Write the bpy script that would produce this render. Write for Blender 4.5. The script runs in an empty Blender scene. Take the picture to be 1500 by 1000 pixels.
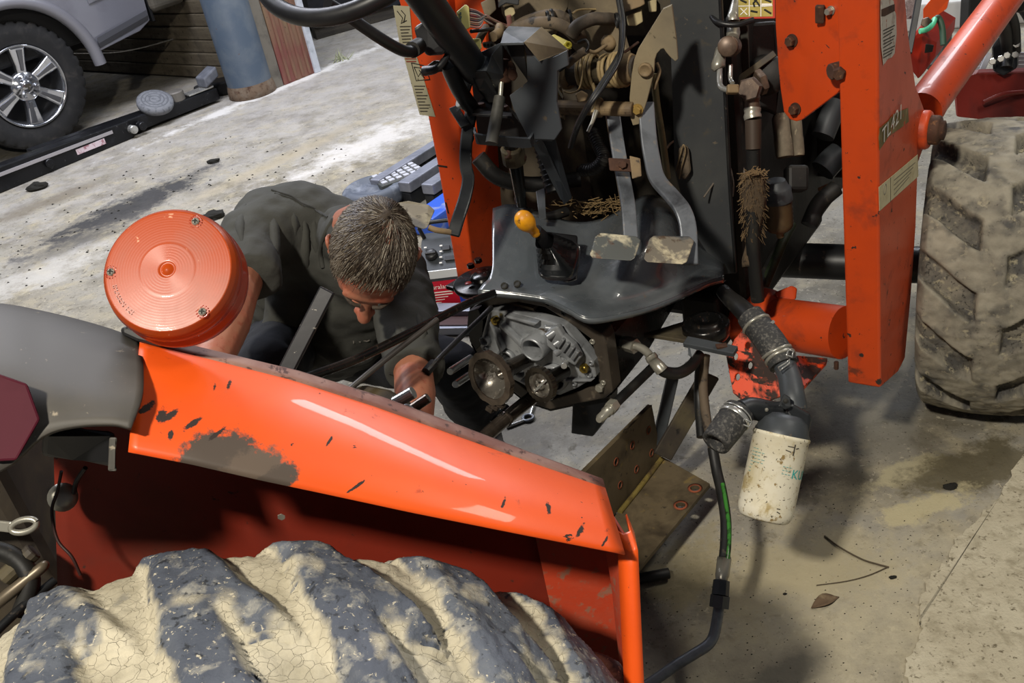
import bpy, bmesh, math, random
from mathutils import Vector as V, Matrix, noise as NZ

# ------------------------------------------------------------------ camera
F = 1458.33
PITCH, ROLL, CH = math.radians(30), math.radians(11.5), 1.72
FW = V((0, math.cos(PITCH), -math.sin(PITCH)))
_u0 = V((1, 0, 0)).cross(FW)
RT = V((1, 0, 0)) * math.cos(ROLL) - _u0 * math.sin(ROLL)
UPV = V((1, 0, 0)) * math.sin(ROLL) + _u0 * math.cos(ROLL)
CAM = V((0, 0, CH))
scene = bpy.context.scene
cd = bpy.data.cameras.new('camera'); cam = bpy.data.objects.new('camera', cd)
scene.collection.objects.link(cam); scene.camera = cam
cd.sensor_width = 36; cd.lens = 35; cd.clip_start = .02; cd.clip_end = 200
cam.matrix_world = Matrix((( RT.x, UPV.x, -FW.x, CAM.x), (RT.y, UPV.y, -FW.y, CAM.y), (RT.z, UPV.z, -FW.z, CAM.z), (0, 0, 0, 1)))

# ------------------------------------------------------------------ light
world = bpy.data.worlds.new('world'); scene.world = world; world.use_nodes = True
world.node_tree.nodes['Background'].inputs[0].default_value = (.62, .68, .82, 1)
world.node_tree.nodes['Background'].inputs[1].default_value = .10
def area(name, loc, target, sx, sy, power, col):
    ld = bpy.data.lights.new(name, 'AREA'); ld.shape = 'RECTANGLE'; ld.size = sx; ld.size_y = sy
    ld.energy = power; ld.color = col
    o = bpy.data.objects.new(name, ld); scene.collection.objects.link(o); o.location = loc
    o.rotation_euler = (V(target) - V(loc)).to_track_quat('-Z', 'Y').to_euler()
    return o
area('work_light', (-1.30, -.90, 3.9), (.25, 1.6, .5), .28, .22, 205, (1, .93, .80))
area('shop_light', (-1.7, 5.1, 3.9), (-1.5, 4.6, 0), 3.4, 1.2, 300, (.88, .90, 1))
area('bay_light', (2.6, 1.5, 3.6), (1.1, 1.9, .3), 1.2, .3, 40, (1, .95, .84))
area('yard_light', (3.4, 7.4, 4.2), (3.0, 6.2, 0), 2.4, 1.0, 260, (.9, .94, 1))
vs = scene.view_settings
vs.view_transform = 'Standard'; vs.look = 'None'; vs.exposure = 0.0; vs.gamma = 1; vs.use_curve_mapping = False

# ------------------------------------------------------------------ helpers
def ray(x, y): return FW + RT * ((x - 750) / F) + UPV * ((500 - y) / F)
def W(x, y, d): return CAM + ray(x, y) * d                       # a point at a given distance
def G(x, y, z=0.0):
    v = ray(x, y); return CAM + v * ((z - CH) / v.z)
def onp(x, y, P0, n):
    v = ray(x, y); return CAM + v * ((P0 - CAM).dot(n) / v.dot(n))
Z = V((0, 0, 1))
WL = {}
COL = scene.collection
def _link(o, c, parent):
    COL.objects.link(o)
    WL[o] = V(c)
    if parent is not None:
        o.parent = parent; o.location = V(c) - WL[parent]
    else: o.location = c
    return o
def thing(name, label, cat, loc, group=None, kind=None):
    o = bpy.data.objects.new(name, None); o.empty_display_size = .05
    _link(o, V(loc), None); return tag(o, label, cat, group, kind)
def tag(o, label=None, cat=None, group=None, kind=None):
    if label: o['label'] = label
    if cat: o['category'] = cat
    if group: o['group'] = group
    if kind: o['kind'] = kind
    return o
def node(name, loc, parent):                                        # an Empty for a part with sub-parts
    o = bpy.data.objects.new(name, None); o.empty_display_size = .03
    return _link(o, V(loc), parent)
def frame(n):
    n = n.normalized(); a = V((0, 0, 1)) if abs(n.z) < .9 else V((1, 0, 0))
    x = a.cross(n).normalized(); return x, n.cross(x), n
def crom(P, sub):
    P = [V(p) for p in P]
    if len(P) < 3 or sub < 2:
        return P, [float(i) for i in range(len(P))]
    out, ts = [], []
    for i in range(len(P) - 1):
        a = P[i - 1] if i else P[0] * 2 - P[1]; b, c = P[i], P[i + 1]
        d = P[i + 2] if i + 2 < len(P) else P[-1] * 2 - P[-2]
        for k in range(sub):
            t = k / sub
            out.append(.5 * ((2 * b) + (c - a) * t + (2 * a - 5 * b + 4 * c - d) * t * t + (3 * b - a - 3 * c + d) * t ** 3)); ts.append(i + t)
    out.append(P[-1]); ts.append(len(P) - 1.0)
    return out, ts

class MB:
    def __init__(s): s.v = []; s.f = []; s.sm = []
    def add(s, v, f, smooth=False):
        k = len(s.v); s.v += [V(p) for p in v]; s.f += [tuple(i + k for i in q) for q in f]; s.sm += [smooth] * len(f); return s
    def tube(s, P, r, seg=10, sub=6, smooth=True, cap=True, flat=None):
        Q, ts = crom(P, sub); rr = []
        for t in ts:
            if isinstance(r, (list, tuple)):
                i = min(int(t), len(r) - 2); rr.append(r[i] + (r[i + 1] - r[i]) * (t - i))
            else: rr.append(r)
        vs, fs = [], []; x = None
        for i, p in enumerate(Q):
            d = (Q[min(i + 1, len(Q) - 1)] - Q[max(i - 1, 0)])
            d = d.normalized() if d.length > 1e-9 else V((0, 0, 1))
            if x is None: x, y, _ = frame(d)
            x = (x - d * x.dot(d)).normalized(); y = d.cross(x)
            for k in range(seg):
                a = 2 * math.pi * k / seg; vs.append(p + (x * math.cos(a) + y * math.sin(a)) * rr[i])
        for i in range(len(Q) - 1):
            for k in range(seg):
                fs.append((i * seg + k, i * seg + (k + 1) % seg, (i + 1) * seg + (k + 1) % seg, (i + 1) * seg + k))
        s.add(vs, fs, smooth)
        if cap:
            n = len(Q) - 1
            s.add(vs[:seg], [tuple(range(seg))[::-1]]); s.add(vs[n * seg:], [tuple(range(seg))])
        return s
    def lathe(s, P, ax, prof, seg=24, smooth=True, close=True, rot=0):
        x, y, n = frame(V(ax)); P = V(P); vs, fs = [], []
        for (r, h) in prof:
            for k in range(seg):
                a = 2 * math.pi * k / seg + rot; vs.append(P + n * h + (x * math.cos(a) + y * math.sin(a)) * r)
        for i in range(len(prof) - 1):
            for k in range(seg):
                fs.append((i * seg + k, i * seg + (k + 1) % seg, (i + 1) * seg + (k + 1) % seg, (i + 1) * seg + k))
        s.add(vs, fs, smooth)
        if close:
            if prof[0][0] > 1e-6: s.add(vs[:seg], [tuple(range(seg))[::-1]])
            if prof[-1][0] > 1e-6: s.add(vs[-seg:], [tuple(range(seg))])
        return s
    def cyl(s, a, b, r, seg=16, ch=.12, smooth=False):
        a, b = V(a), V(b); h = (b - a).length; c = min(r * ch, h * .3)
        return s.lathe(a, b - a, [(r - c, 0), (r, c), (r, h - c), (r - c, h)], seg, smooth)
    def hexn(s, P, n, r, h, rot=.3): return s.lathe(P, n, [(r * .93, 0), (r, .1 * h), (r, .8 * h), (r * .86, h)], 6, False, True, rot)
    def box(s, c, x, y, z, dx, dy, dz):
        x, y, z = V(x).normalized(), V(y).normalized(), V(z).normalized(); c = V(c)
        vs = [c + x * dx * i + y * dy * j + z * dz * k for k in (-.5, .5) for j in (-.5, .5) for i in (-.5, .5)]
        return s.add(vs, [(0, 2, 3, 1), (4, 5, 7, 6), (0, 1, 5, 4), (2, 6, 7, 3), (0, 4, 6, 2), (1, 3, 7, 5)])
    def bar(s, a, b, w, t, side):
        a, b = V(a), V(b); d = (b - a).normalized(); sd = V(side); sd = (sd - d * sd.dot(d)).normalized(); n = d.cross(sd)
        return s.box((a + b) / 2, d, sd, n, (b - a).length, w, t)
    def strip(s, P, w, t, side, sub=5):                             # a flat bar swept along a path
        Q, _ = crom(P, sub); vs, fs = [], []; sd = V(side)
        for i, p in enumerate(Q):
            d = (Q[min(i + 1, len(Q) - 1)] - Q[max(i - 1, 0)]).normalized(); x = (sd - d * sd.dot(d)).normalized(); n = d.cross(x)
            ww = w[min(int(i * len(w) / len(Q)), len(w) - 1)] if isinstance(w, (list, tuple)) else w
            vs += [p + x * ww / 2 + n * t / 2, p - x * ww / 2 + n * t / 2, p - x * ww / 2 - n * t / 2, p + x * ww / 2 - n * t / 2]
        for i in range(len(Q) - 1):
            for k in range(4): fs.append((i * 4 + k, i * 4 + (k + 1) % 4, i * 4 + 4 + (k + 1) % 4, i * 4 + 4 + k))
        n = len(Q) - 1; fs += [(3, 2, 1, 0), (n * 4, n * 4 + 1, n * 4 + 2, n * 4 + 3)]
        return s.add(vs, fs)
    def poly(s, P, vec):                                            # polygon extruded by vec
        P = [V(p) for p in P]; n = len(P); vec = V(vec)
        nn = sum(((P[i] - P[0]).cross(P[(i + 1) % n] - P[0]) for i in range(1, n - 1)), V((0, 0, 0)))
        if nn.dot(vec) > 0: P = P[::-1]
        vs = P + [p + vec for p in P]
        return s.add(vs, [tuple(range(n)), tuple(range(2 * n - 1, n - 1, -1))] + [(i, n + i, n + (i + 1) % n, (i + 1) % n) for i in range(n)])
    def obj(s, name, mat, parent=None, bevel=0, seg=2, fix=True):
        lo = V([min(p[i] for p in s.v) for i in range(3)]); hi = V([max(p[i] for p in s.v) for i in range(3)]); c = (lo + hi) / 2
        if parent is None: c.z = lo.z
        me = bpy.data.meshes.new(name); me.from_pydata([p - c for p in s.v], [], s.f)
        me.polygons.foreach_set('use_smooth', s.sm)
        if fix:
            bm = bmesh.new(); bm.from_mesh(me); bmesh.ops.recalc_face_normals(bm, faces=bm.faces); bm.to_mesh(me); bm.free()
        me.materials.append(mat); o = bpy.data.objects.new(name, me); _link(o, c, parent)
        if bevel:
            b = o.modifiers.new('bevel', 'BEVEL'); b.width = bevel; b.segments = seg; b.limit_method = 'ANGLE'; b.angle_limit = .6; b.harden_normals = False
        return o
def tube(name, P, r, mat, parent=None, **k): return MB().tube(P, r, **k).obj(name, mat, parent)
def holed(name, outer, holes, thick, mat, parent=None, bevel=0, n=None):     # plate with real holes
    bm = bmesh.new(); es = []
    for L in [outer] + list(holes):
        vs_ = [bm.verts.new(p) for p in L]
        es += [bm.edges.new((vs_[i], vs_[(i + 1) % len(vs_)])) for i in range(len(vs_))]
    bmesh.ops.triangle_fill(bm, use_beauty=True, edges=es)
    P = [V(p) for p in outer]; nn = n or sum(((P[i] - P[0]).cross(P[i + 1] - P[0]) for i in range(1, len(P) - 1)), V((0, 0, 0))).normalized()
    if nn.dot(CAM - P[0]) < 0: nn = -nn
    bmesh.ops.recalc_face_normals(bm, faces=bm.faces)
    bm.faces.ensure_lookup_table(); bm.normal_update()
    if bm.faces[0].normal.dot(nn) < 0: bmesh.ops.reverse_faces(bm, faces=bm.faces)
    c = sum(P, V((0, 0, 0))) / len(P)
    if parent is None: c.z = min(p.z for p in P)
    for v in bm.verts: v.co -= c
    me = bpy.data.meshes.new(name); bm.to_mesh(me); bm.free(); me.materials.append(mat)
    o = bpy.data.objects.new(name, me); _link(o, c, parent)
    m = o.modifiers.new('solid', 'SOLIDIFY'); m.thickness = thick; m.offset = -1
    if bevel:
        b = o.modifiers.new('bevel', 'BEVEL'); b.width = bevel; b.segments = 2; b.limit_method = 'ANGLE'; b.angle_limit = .6
    return o
def ring(c, n, r, k=12, sx=1, x=None):
    a, b, _ = frame(V(n))
    if x is not None: a = V(x).normalized(); b = V(n).normalized().cross(a)
    return [V(c) + a * (r * sx * math.cos(2 * math.pi * i / k)) + b * (r * math.sin(2 * math.pi * i / k)) for i in range(k)]
def text(name, s, P, xd, yd, size, mat, parent, off=.0006, align='LEFT', bend=None, sx=1):
    cu = bpy.data.curves.new(name, 'FONT'); cu.body = s; cu.size = 1; cu.align_x = align; cu.resolution_u = 2
    t = bpy.data.objects.new(name, cu); me = bpy.data.meshes.new_from_object(t); bpy.data.curves.remove(cu)
    xd, yd = V(xd).normalized(), V(yd).normalized(); n = xd.cross(yd); P = V(P)
    for v in me.vertices:
        x, y = v.co.x * size * sx, v.co.y * size
        if bend: v.co = bend(x, y)
        else: v.co = P + xd * x + yd * y + n * off
    c = sum((v.co for v in me.vertices), V((0, 0, 0))) / max(1, len(me.vertices))
    for v in me.vertices: v.co -= c
    me.materials.append(mat); o = bpy.data.objects.new(name, me); return _link(o, c, parent)

# ------------------------------------------------------------------ materials
def hx(s):
    c = [int(s[i:i + 2], 16) / 255 for i in (0, 2, 4)]
    return tuple(x / 12.92 if x <= .04045 else ((x + .055) / 1.055) ** 2.4 for x in c) + (1,)
MATS = {}
def mat(name, col, rough=.5, metal=0, layers=(), bump=None, coat=0, spec=.5, attr=None, crack=None, trans=0, ior=1.45, sss=0):
    """layers: (scale, low, high, colour, roughness or None, stretch or None, metallic or None) laid over each other by noise"""
    m = bpy.data.materials.new(name); m.use_nodes = True; nt = m.node_tree; N, L = nt.nodes, nt.links
    b = N['Principled BSDF']; tc = N.new('ShaderNodeTexCoord').outputs['Object']
    def mix(kind, f, a, c):
        x = N.new('ShaderNodeMix'); x.data_type = kind; i = 6 if kind == 'RGBA' else 2
        for sk, v in ((0, f), (i, a), (i + 1, c)):
            if hasattr(v, 'links'): L.new(v, x.inputs[sk])
            else: x.inputs[sk].default_value = v
        return x.outputs[2 if kind == 'RGBA' else 0]
    def nz(scale, detail=5, stretch=None, dist=0.0, off=0):
        mp = N.new('ShaderNodeMapping'); L.new(tc, mp.inputs[0]); mp.inputs['Location'].default_value = (off, off * .7, off * 1.3)
        if stretch: mp.inputs['Scale'].default_value = stretch
        t = N.new('ShaderNodeTexNoise'); L.new(mp.outputs[0], t.inputs[0]); t.inputs['Scale'].default_value = scale; t.inputs['Detail'].default_value = detail
        t.inputs['Roughness'].default_value = .6; t.inputs['Distortion'].default_value = dist
        return t.outputs[0]
    def ramp(x, lo, hi):
        r = N.new('ShaderNodeMapRange'); L.new(x, r.inputs[0]); r.inputs[1].default_value = lo; r.inputs[2].default_value = hi; return r.outputs[0]
    C = hx(col) if isinstance(col, str) else col; R_, Mt = rough, metal
    for i, ly in enumerate(layers):
        sc, lo, hi, lc, lr = ly[:5]; st = ly[5] if len(ly) > 5 else None; lm = ly[6] if len(ly) > 6 else None
        f = ramp(nz(sc, 6, st, .3, i * 3.7 + len(name)), lo, hi)
        C = mix('RGBA', f, C, hx(lc) if isinstance(lc, str) else lc)
        if lr is not None: R_ = mix('FLOAT', f, R_, lr)
        if lm is not None: Mt = mix('FLOAT', f, Mt, lm)
    if attr:                                                         # (attribute, colour, roughness, softness)
        a = N.new('ShaderNodeAttribute'); a.attribute_name = attr[0]
        mm = N.new('ShaderNodeMath'); mm.operation = 'ADD'; L.new(a.outputs['Fac'], mm.inputs[0])
        m2 = N.new('ShaderNodeMath'); m2.operation = 'MULTIPLY_ADD'; L.new(nz(attr[4] if len(attr) > 4 else 40, 8), m2.inputs[0]); m2.inputs[1].default_value = attr[3]; m2.inputs[2].default_value = -.5 * attr[3]
        L.new(m2.outputs[0], mm.inputs[1]); f = ramp(mm.outputs[0], .3, .7)
        C2 = mix('RGBA', ramp(nz(14, 6), .35, .7), hx(attr[1]), hx(attr[5]) if len(attr) > 5 else hx(attr[1]))
        C = mix('RGBA', f, C, C2); R_ = mix('FLOAT', f, R_, attr[2])
        fa = f
    for v, k in ((C, 'Base Color'), (R_, 'Roughness'), (Mt, 'Metallic')):
        if hasattr(v, 'links'): L.new(v, b.inputs[k])
        else: b.inputs[k].default_value = v
    b.inputs['Specular IOR Level'].default_value = spec; b.inputs['Coat Weight'].default_value = coat
    b.inputs['Transmission Weight'].default_value = trans; b.inputs['IOR'].default_value = ior
    if sss: b.inputs['Subsurface Weight'].default_value = sss; b.inputs['Subsurface Radius'].default_value = (.01, .004, .002)
    prev = None
    for bp in (bump or ()):
        x = N.new('ShaderNodeBump'); x.inputs['Strength'].default_value = bp[1]; x.inputs['Distance'].default_value = bp[2] if len(bp) > 2 else .002
        L.new(nz(bp[0], 6, bp[3] if len(bp) > 3 else None, 0, 9), x.inputs['Height'])
        if prev: L.new(prev, x.inputs['Normal'])
        prev = x.outputs[0]
    if crack:
        t = N.new('ShaderNodeTexVoronoi'); t.feature = 'DISTANCE_TO_EDGE'; t.inputs['Scale'].default_value = crack[0]
        mp = N.new('ShaderNodeVectorMath'); mp.operation = 'ADD'; L.new(tc, mp.inputs[0])
        nn = N.new('ShaderNodeTexNoise'); nn.inputs['Scale'].default_value = crack[0] * .6; L.new(tc, nn.inputs[0])
        sc_ = N.new('ShaderNodeVectorMath'); sc_.operation = 'SCALE'; L.new(nn.outputs[1], sc_.inputs[0]); sc_.inputs['Scale'].default_value = .6 / crack[0] * 2
        L.new(sc_.outputs[0], mp.inputs[1]); L.new(mp.outputs[0], t.inputs['Vector'])
        e = ramp(t.outputs['Distance'], 0, crack[1])
        if attr:
            q = N.new('ShaderNodeMath'); q.operation = 'SUBTRACT'; q.inputs[0].default_value = 1; L.new(fa, q.inputs[1])
            q2 = N.new('ShaderNodeMath'); q2.operation = 'MAXIMUM'; L.new(e, q2.inputs[0]); L.new(q.outputs[0], q2.inputs[1]); e = q2.outputs[0]
        x = N.new('ShaderNodeBump'); x.inputs['Strength'].default_value = .8; x.inputs['Distance'].default_value = crack[2]; L.new(e, x.inputs['Height'])
        if prev: L.new(prev, x.inputs['Normal'])
        prev = x.outputs[0]
        cc = mix('RGBA', e, hx(crack[3]), C); L.new(cc, b.inputs['Base Color'])
    if prev: L.new(prev, b.inputs['Normal'])
    MATS[name] = m; return m
def blobs(m, L_):
    """chips and stains with their own place: (world point, (rx, ry, rz), colour, roughness, edge, amount, ragged)"""
    nt = m.node_tree; N, L = nt.nodes, nt.links; b = N['Principled BSDF']; pos = N.new('ShaderNodeNewGeometry').outputs['Position']
    nz = N.new('ShaderNodeTexNoise'); nz.inputs['Scale'].default_value = 130; nz.inputs['Detail'].default_value = 6; nz.inputs['Roughness'].default_value = .75; L.new(pos, nz.inputs[0])
    def cur(k): return b.inputs[k].links[0].from_socket if b.inputs[k].links else None
    C, R_ = cur('Base Color'), cur('Roughness')
    for (p, rr, col, rough, edge, amt, nw) in L_:
        a = N.new('ShaderNodeVectorMath'); a.operation = 'SUBTRACT'; L.new(pos, a.inputs[0]); a.inputs[1].default_value = p
        s = N.new('ShaderNodeVectorMath'); s.operation = 'MULTIPLY'; L.new(a.outputs[0], s.inputs[0]); s.inputs[1].default_value = [1 / x for x in rr]
        l = N.new('ShaderNodeVectorMath'); l.operation = 'LENGTH'; L.new(s.outputs[0], l.inputs[0])
        k = N.new('ShaderNodeMath'); k.operation = 'MULTIPLY_ADD'; L.new(nz.outputs[0], k.inputs[0]); k.inputs[1].default_value = nw; L.new(l.outputs['Value'], k.inputs[2])
        r = N.new('ShaderNodeMapRange'); L.new(k.outputs[0], r.inputs[0]); r.inputs[1].default_value = 1 + nw * .5; r.inputs[2].default_value = 1 + nw * .5 - edge; r.inputs[3].default_value = 0; r.inputs[4].default_value = amt
        for kind, new in (('RGBA', hx(col)), ('FLOAT', rough)):
            x_ = N.new('ShaderNodeMix'); x_.data_type = kind; i = 6 if kind == 'RGBA' else 2; L.new(r.outputs[0], x_.inputs[0]); x_.inputs[i + 1].default_value = new
            if kind == 'RGBA': L.new(C, x_.inputs[i]); C = x_.outputs[2]
            else: L.new(R_, x_.inputs[i]); R_ = x_.outputs[0]
    L.new(C, b.inputs['Base Color']); L.new(R_, b.inputs['Roughness'])
def emis(m, col, s): m.node_tree.nodes['Principled BSDF'].inputs['Emission Color'].default_value = hx(col); m.node_tree.nodes['Principled BSDF'].inputs['Emission Strength'].default_value = s

CHIP = '2b211c'
ORANGE = mat('orange_paint', 'e05416', .42, 0, [(6, .45, .75, 'd24a14', .48), (28, .66, .70, 'b5431a', .5), (75, .70, .72, CHIP, .7), (21, .715, .725, CHIP, .75)], [(60, .08, .001)], coat=.15)
ORANGEW = mat('worn_orange_paint', 'c04212', .45, 0, [(5, .45, .70, 'b03c14', .5), (11, .56, .70, '93361a', .55), (55, .66, .68, CHIP, .75), (17, .70, .71, '2a1d16', .8)], [(70, .12, .001)], coat=.1)
REDP = mat('dark_red_paint', 'a82610', .5, 0, [(7, .5, .8, '86200f', .6), (30, .66, .70, '3a1a12', .75)], [(60, .1, .001)])
REDPANEL = mat('red_panel_paint', '74200e', .6, 0, [(6, .5, .8, '5c1a0c', .7), (50, .66, .70, '3d1c12', .75), (3, .55, .8, '543022', .8)], [(80, .1, .001)])  # base red darkened for shade under the skirt, grime layers on top
BLACKM = mat('black_painted_steel', '17181a', .42, .1, [(9, .5, .75, '2c2a27', .55), (50, .62, .7, '4a4036', .7)], [(90, .15, .001)])
OILY = mat('oily_black_steel', '121212', .22, .3, [(12, .5, .75, '2a2520', .35), (60, .62, .7, '3a2c20', .5)], [(50, .25, .001)])
PANM = mat('oily_grey_paint', '474c50', .26, .05, [(7, .45, .7, '585c5f', .32), (5, .60, .78, '2f2c27', .2), (30, .68, .74, '6a5236', .6)], [(13, .45, .006), (60, .12, .0012)], coat=.6)
GREYM = mat('grey_painted_steel', '44484c', .45, .2, [(8, .5, .75, '35383a', .5), (40, .64, .7, '6b5c4a', .7)], [(80, .12, .001)])
DUSTY = mat('dusty_steel', '7d6a4e', .7, .15, [(12, .45, .65, '57493a', .6), (50, .6, .68, '3a3128', .6), (6, .6, .75, '8d7850', .8)], [(60, .3, .001)])
DUSTDK = mat('dusty_black_metal', '36302a', .65, .1, [(8, .45, .7, '4d4435', .75), (35, .6, .68, '1d1b19', .6), (4, .55, .75, '5e553c', .85)], [(60, .25, .001)])
BLUESTEEL = mat('worn_blue_grey_steel', '666a70', .4, .35, [(12, .5, .7, '3c3f43', .45), (40, .6, .7, '7d7164', .6), (5, .62, .7, '6e4230', .75)], [(70, .2, .001)])
RUST = mat('rusty_steel', '4d3325', .8, .2, [(18, .45, .65, '35221a', .85), (60, .58, .68, '7a5438', .85)], [(45, .6, .002)])
RUSTPLATE = mat('rust_stained_plate', '645843', .6, .1, [(9, .45, .65, '3f3629', .6), (20, .6, .7, '7d6a3c', .8), (45, .64, .7, '2a241e', .6)], [(50, .3, .001)])
ALU = mat('cast_aluminium', '9a9da0', .36, .4, [(14, .45, .7, '6f7174', .4), (50, .62, .7, '4a4a4a', .45)], [(120, .25, .0008)])
STEEL = mat('bright_steel', 'b8b8b4', .25, .65, [(20, .5, .75, '77756f', .35)], [(80, .1, .0005)])
CHROME = mat('polished_alloy', 'c9cbd0', .14, .95, [(5, .5, .8, '8f9196', .22)])
GEARM = mat('oiled_gear_steel', '5d5248', .2, .6, [(25, .45, .7, '3a322c', .3)], [(60, .2, .001)])
ZINC = mat('zinc_fitting', '9a978c', .32, .5, [(25, .5, .7, '5c574c', .45)], [(60, .1, .0006)])
BRONZE = mat('browned_fitting', '665548', .42, .3, [(25, .5, .7, '42352d', .5), (60, .62, .7, '7e6f62', .5)], [(60, .15, .0006)])
RUBBER = mat('black_rubber', '161616', .5, 0, [(12, .5, .75, '26241f', .6), (60, .62, .7, '3d362c', .75)], [(90, .3, .001)])
RUBDUST = mat('dusty_rubber_hose', '5e5142', .8, 0, [(14, .45, .65, '3f3830', .8), (40, .6, .68, '272320', .75)], [(80, .4, .001)])
RUBGREY = mat('scuffed_rubber_hose', '2b2b2b', .7, 0, [(170, .5, .66, '5d5a55', .85), (15, .55, .75, '1a1a1a', .6), (40, .62, .7, '6a6660', .8)], [(120, .6, .001)])
BLKPLASTIC = mat('black_plastic', '141416', .4, 0, [(10, .5, .8, '202022', .5)], [(90, .08, .0005)])
CAPPLASTIC = mat('weathered_grey_plastic', '403d38', .6, 0, [(7, .45, .7, '4c4842', .65), (3, .5, .8, '35322e', .55), (24, .68, .76, '66594a', .7), (60, .66, .72, '8a8070', .7)], [(40, .12, .001)])
YELLOW = mat('scuffed_yellow_plastic', 'd89412', .4, 0, [(14, .5, .68, 'b0720e', .5), (30, .60, .66, '5a3c12', .6)], coat=.2)
CREAM = mat('pale_yellow_connector', 'cfc57a', .5, 0, [(14, .5, .75, 'b0a763', .6)])
CREAMD = mat('dirty_cream_connector', '9c8f6c', .7, 0, [(20, .45, .7, '6d6148', .75)])
CONC = None
WHITEF = mat('dirty_white_paint', 'd6d0bc', .45, 0, [(9, .48, .68, 'c3b896', .55), (28, .56, .66, 'a8976c', .7), (70, .60, .66, '8a7448', .75), (130, .63, .67, '453c2c', .8)], [(40, .06, .0006)], coat=.15)
DECAL = mat('faded_decal', '9c967e', .6, 0, [(12, .45, .7, '88826a', .7), (60, .62, .68, '6c6450', .8)])
DECALW = mat('worn_white_decal', 'b9b0a4', .6, 0, [(30, .55, .62, '9a8d82', .7), (70, .62, .66, '8f3d20', .6)])
DECALC = mat('cream_decal', 'c8bd98', .6, 0, [(25, .5, .7, 'b3a682', .7)])
DECALY = mat('yellow_decal', 'ab9a4c', .6, 0, [(25, .5, .7, '857533', .7)])
INK = mat('dark_print', '3a352c', .7)
INKK = mat('black_print', '18160f', .7)
TEAL = mat('teal_print', '1f9a94', .6)
WHITEP = mat('white_print', 'e6e2da', .6)
GREENP = mat('green_print', '4ca22c', .45)
MINT = mat('mint_green_hose', '5fd0a0', .45)
SILVER = mat('silver_car_paint', '9a9ba6', .3, .6, [(4, .5, .8, '8b8b94', .35)], coat=.5)
TYREBLK = mat('black_tyre_rubber', '1c1c1d', .75, 0, [(14, .5, .7, '2b2a29', .8), (5, .6, .75, '4a4540', .85)], [(120, .3, .001)])
TREAD = mat('dusty_tyre_rubber', '4a4f5a', .6, 0, [(9, .45, .7, '60656e', .68), (34, .54, .66, '8f8d86', .8), (90, .58, .66, '2f3238', .6), (160, .62, .66, 'b5ad9a', .85)], [(34, .5, .004), (110, .6, .002)], attr=('dust', 'bfb7a2', .95, .6, 60, '9c947f'), crack=(75, .018, .0010, 'a8a08a'))
TREADF = mat('muddy_tyre_rubber', '44423f', .78, 0, [(14, .42, .62, '726c60', .85), (50, .55, .66, '918973', .9), (110, .56, .64, '35322d', .85)], [(40, .5, .003), (140, .5, .002)], attr=('dust', '8f897a', .95, .5, 30, '6f6a5e'))
AMBER = mat('amber_lens', '9e3c0c', .32, 0, [(7, .42, .66, '8c4630', .42), (60, .68, .71, 'c89070', .5)], [(300, .05, .0003)], coat=.06, spec=.3)
AMBERD = mat('smoked_amber_rim', '8c2a14', .3, 0, [(6, .5, .8, '5c1a10', .4)], coat=.5)
REDLENS = mat('dull_red_lens', '42081a', .65, 0, [(8, .5, .75, '360816', .7)], spec=.2)
SHIRT = mat('charcoal_cotton', '383834', .9, 0, [(5, .45, .7, '3e3e38', .9), (2.5, .5, .8, '2b2b28', .9)], [(9, .5, .010), (420, .3, .0008)])
JEANS = mat('dark_denim', '14161c', .9, 0, [(9, .5, .7, '1c1f27', .9)], [(10, .5, .008), (500, .3, .0006)])
SKIN = mat('tanned_skin', '98634c', .5, 0, [(22, .45, .7, '9a5540', .55), (60, .6, .7, '8b4a36', .55)], [(90, .35, .0012), (350, .25, .0005)], sss=.08)
LIP = mat('dark_lip_skin', '7d3e33', .5, 0)
HAIR = mat('grey_brown_hair', '4a3f33', .5, 0, [(30, .45, .6, '9c9384', .5), (70, .55, .65, '3c3229', .5)])
HAIRD = mat('grey_hair_base', '3d3329', .8, 0, [(40, .5, .65, '5c5246', .8), (90, .55, .65, '2a221b', .8)], [(200, .6, .002)])
BOOT = mat('brown_work_boot', '2a211a', .7, 0, [(20, .5, .7, '3a2d22', .8)])
WOODD = mat('dark_weathered_board', '2e2a26', .85, 0, [(3, .45, .7, '3e3931', .85, (1, 1, 14)), (30, .6, .7, '1e1b18', .9)], [(60, .3, .002)])
BLUEPOST = mat('faded_blue_paint', '465260', .5, .1, [(5, .45, .7, '5a626a', .55), (3, .5, .75, '5d5e60', .6, (1, 1, .3)), (30, .68, .72, '5a3c2c', .8)], [(60, .1, .001)])
REDDOOR = mat('faded_red_metal', '73383a', .6, .1, [(3, .45, .7, '7a6a50', .7, (1, 1, .4)), (30, .66, .7, '4a3a30', .8)])
TRIMW = mat('grey_white_trim', 'b7bcc4', .6, 0, [(20, .5, .7, '9aa0a8', .6)])
BOXGREY = mat('charger_grey_case', '32363a', .5, 0, [(20, .5, .75, '3e4246', .5)])
BOXRED = mat('red_label', 'b5122a', .45)
BOXBLUE = mat('blue_label', '1c3fae', .45)
BOXSIL = mat('silver_plastic', 'a8aaac', .35, .5)
LEAF = mat('dry_leaf', '5c4a38', .85, 0, [(40, .5, .7, '7a6a52', .9)])
GRASS = mat('pale_weed', '8c9070', .8)
BUSH = mat('dark_green_foliage', '16301c', .8, 0, [(9, .5, .7, '24452a', .8)])
TARP = mat('black_wrap_plastic', '15171c', .3, 0, [(6, .5, .7, '23272f', .3)], [(14, .6, .01)])
TWIG = mat('dry_twig', '4a4032', .85)
DIRT = mat('black_debris', '17150f', .9)
GUN = mat('lift_black_paint', '101114', .38, .2, [(10, .55, .75, '22242a', .5), (50, .66, .7, '5a5a5c', .6)], [(60, .1, .001)])

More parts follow.
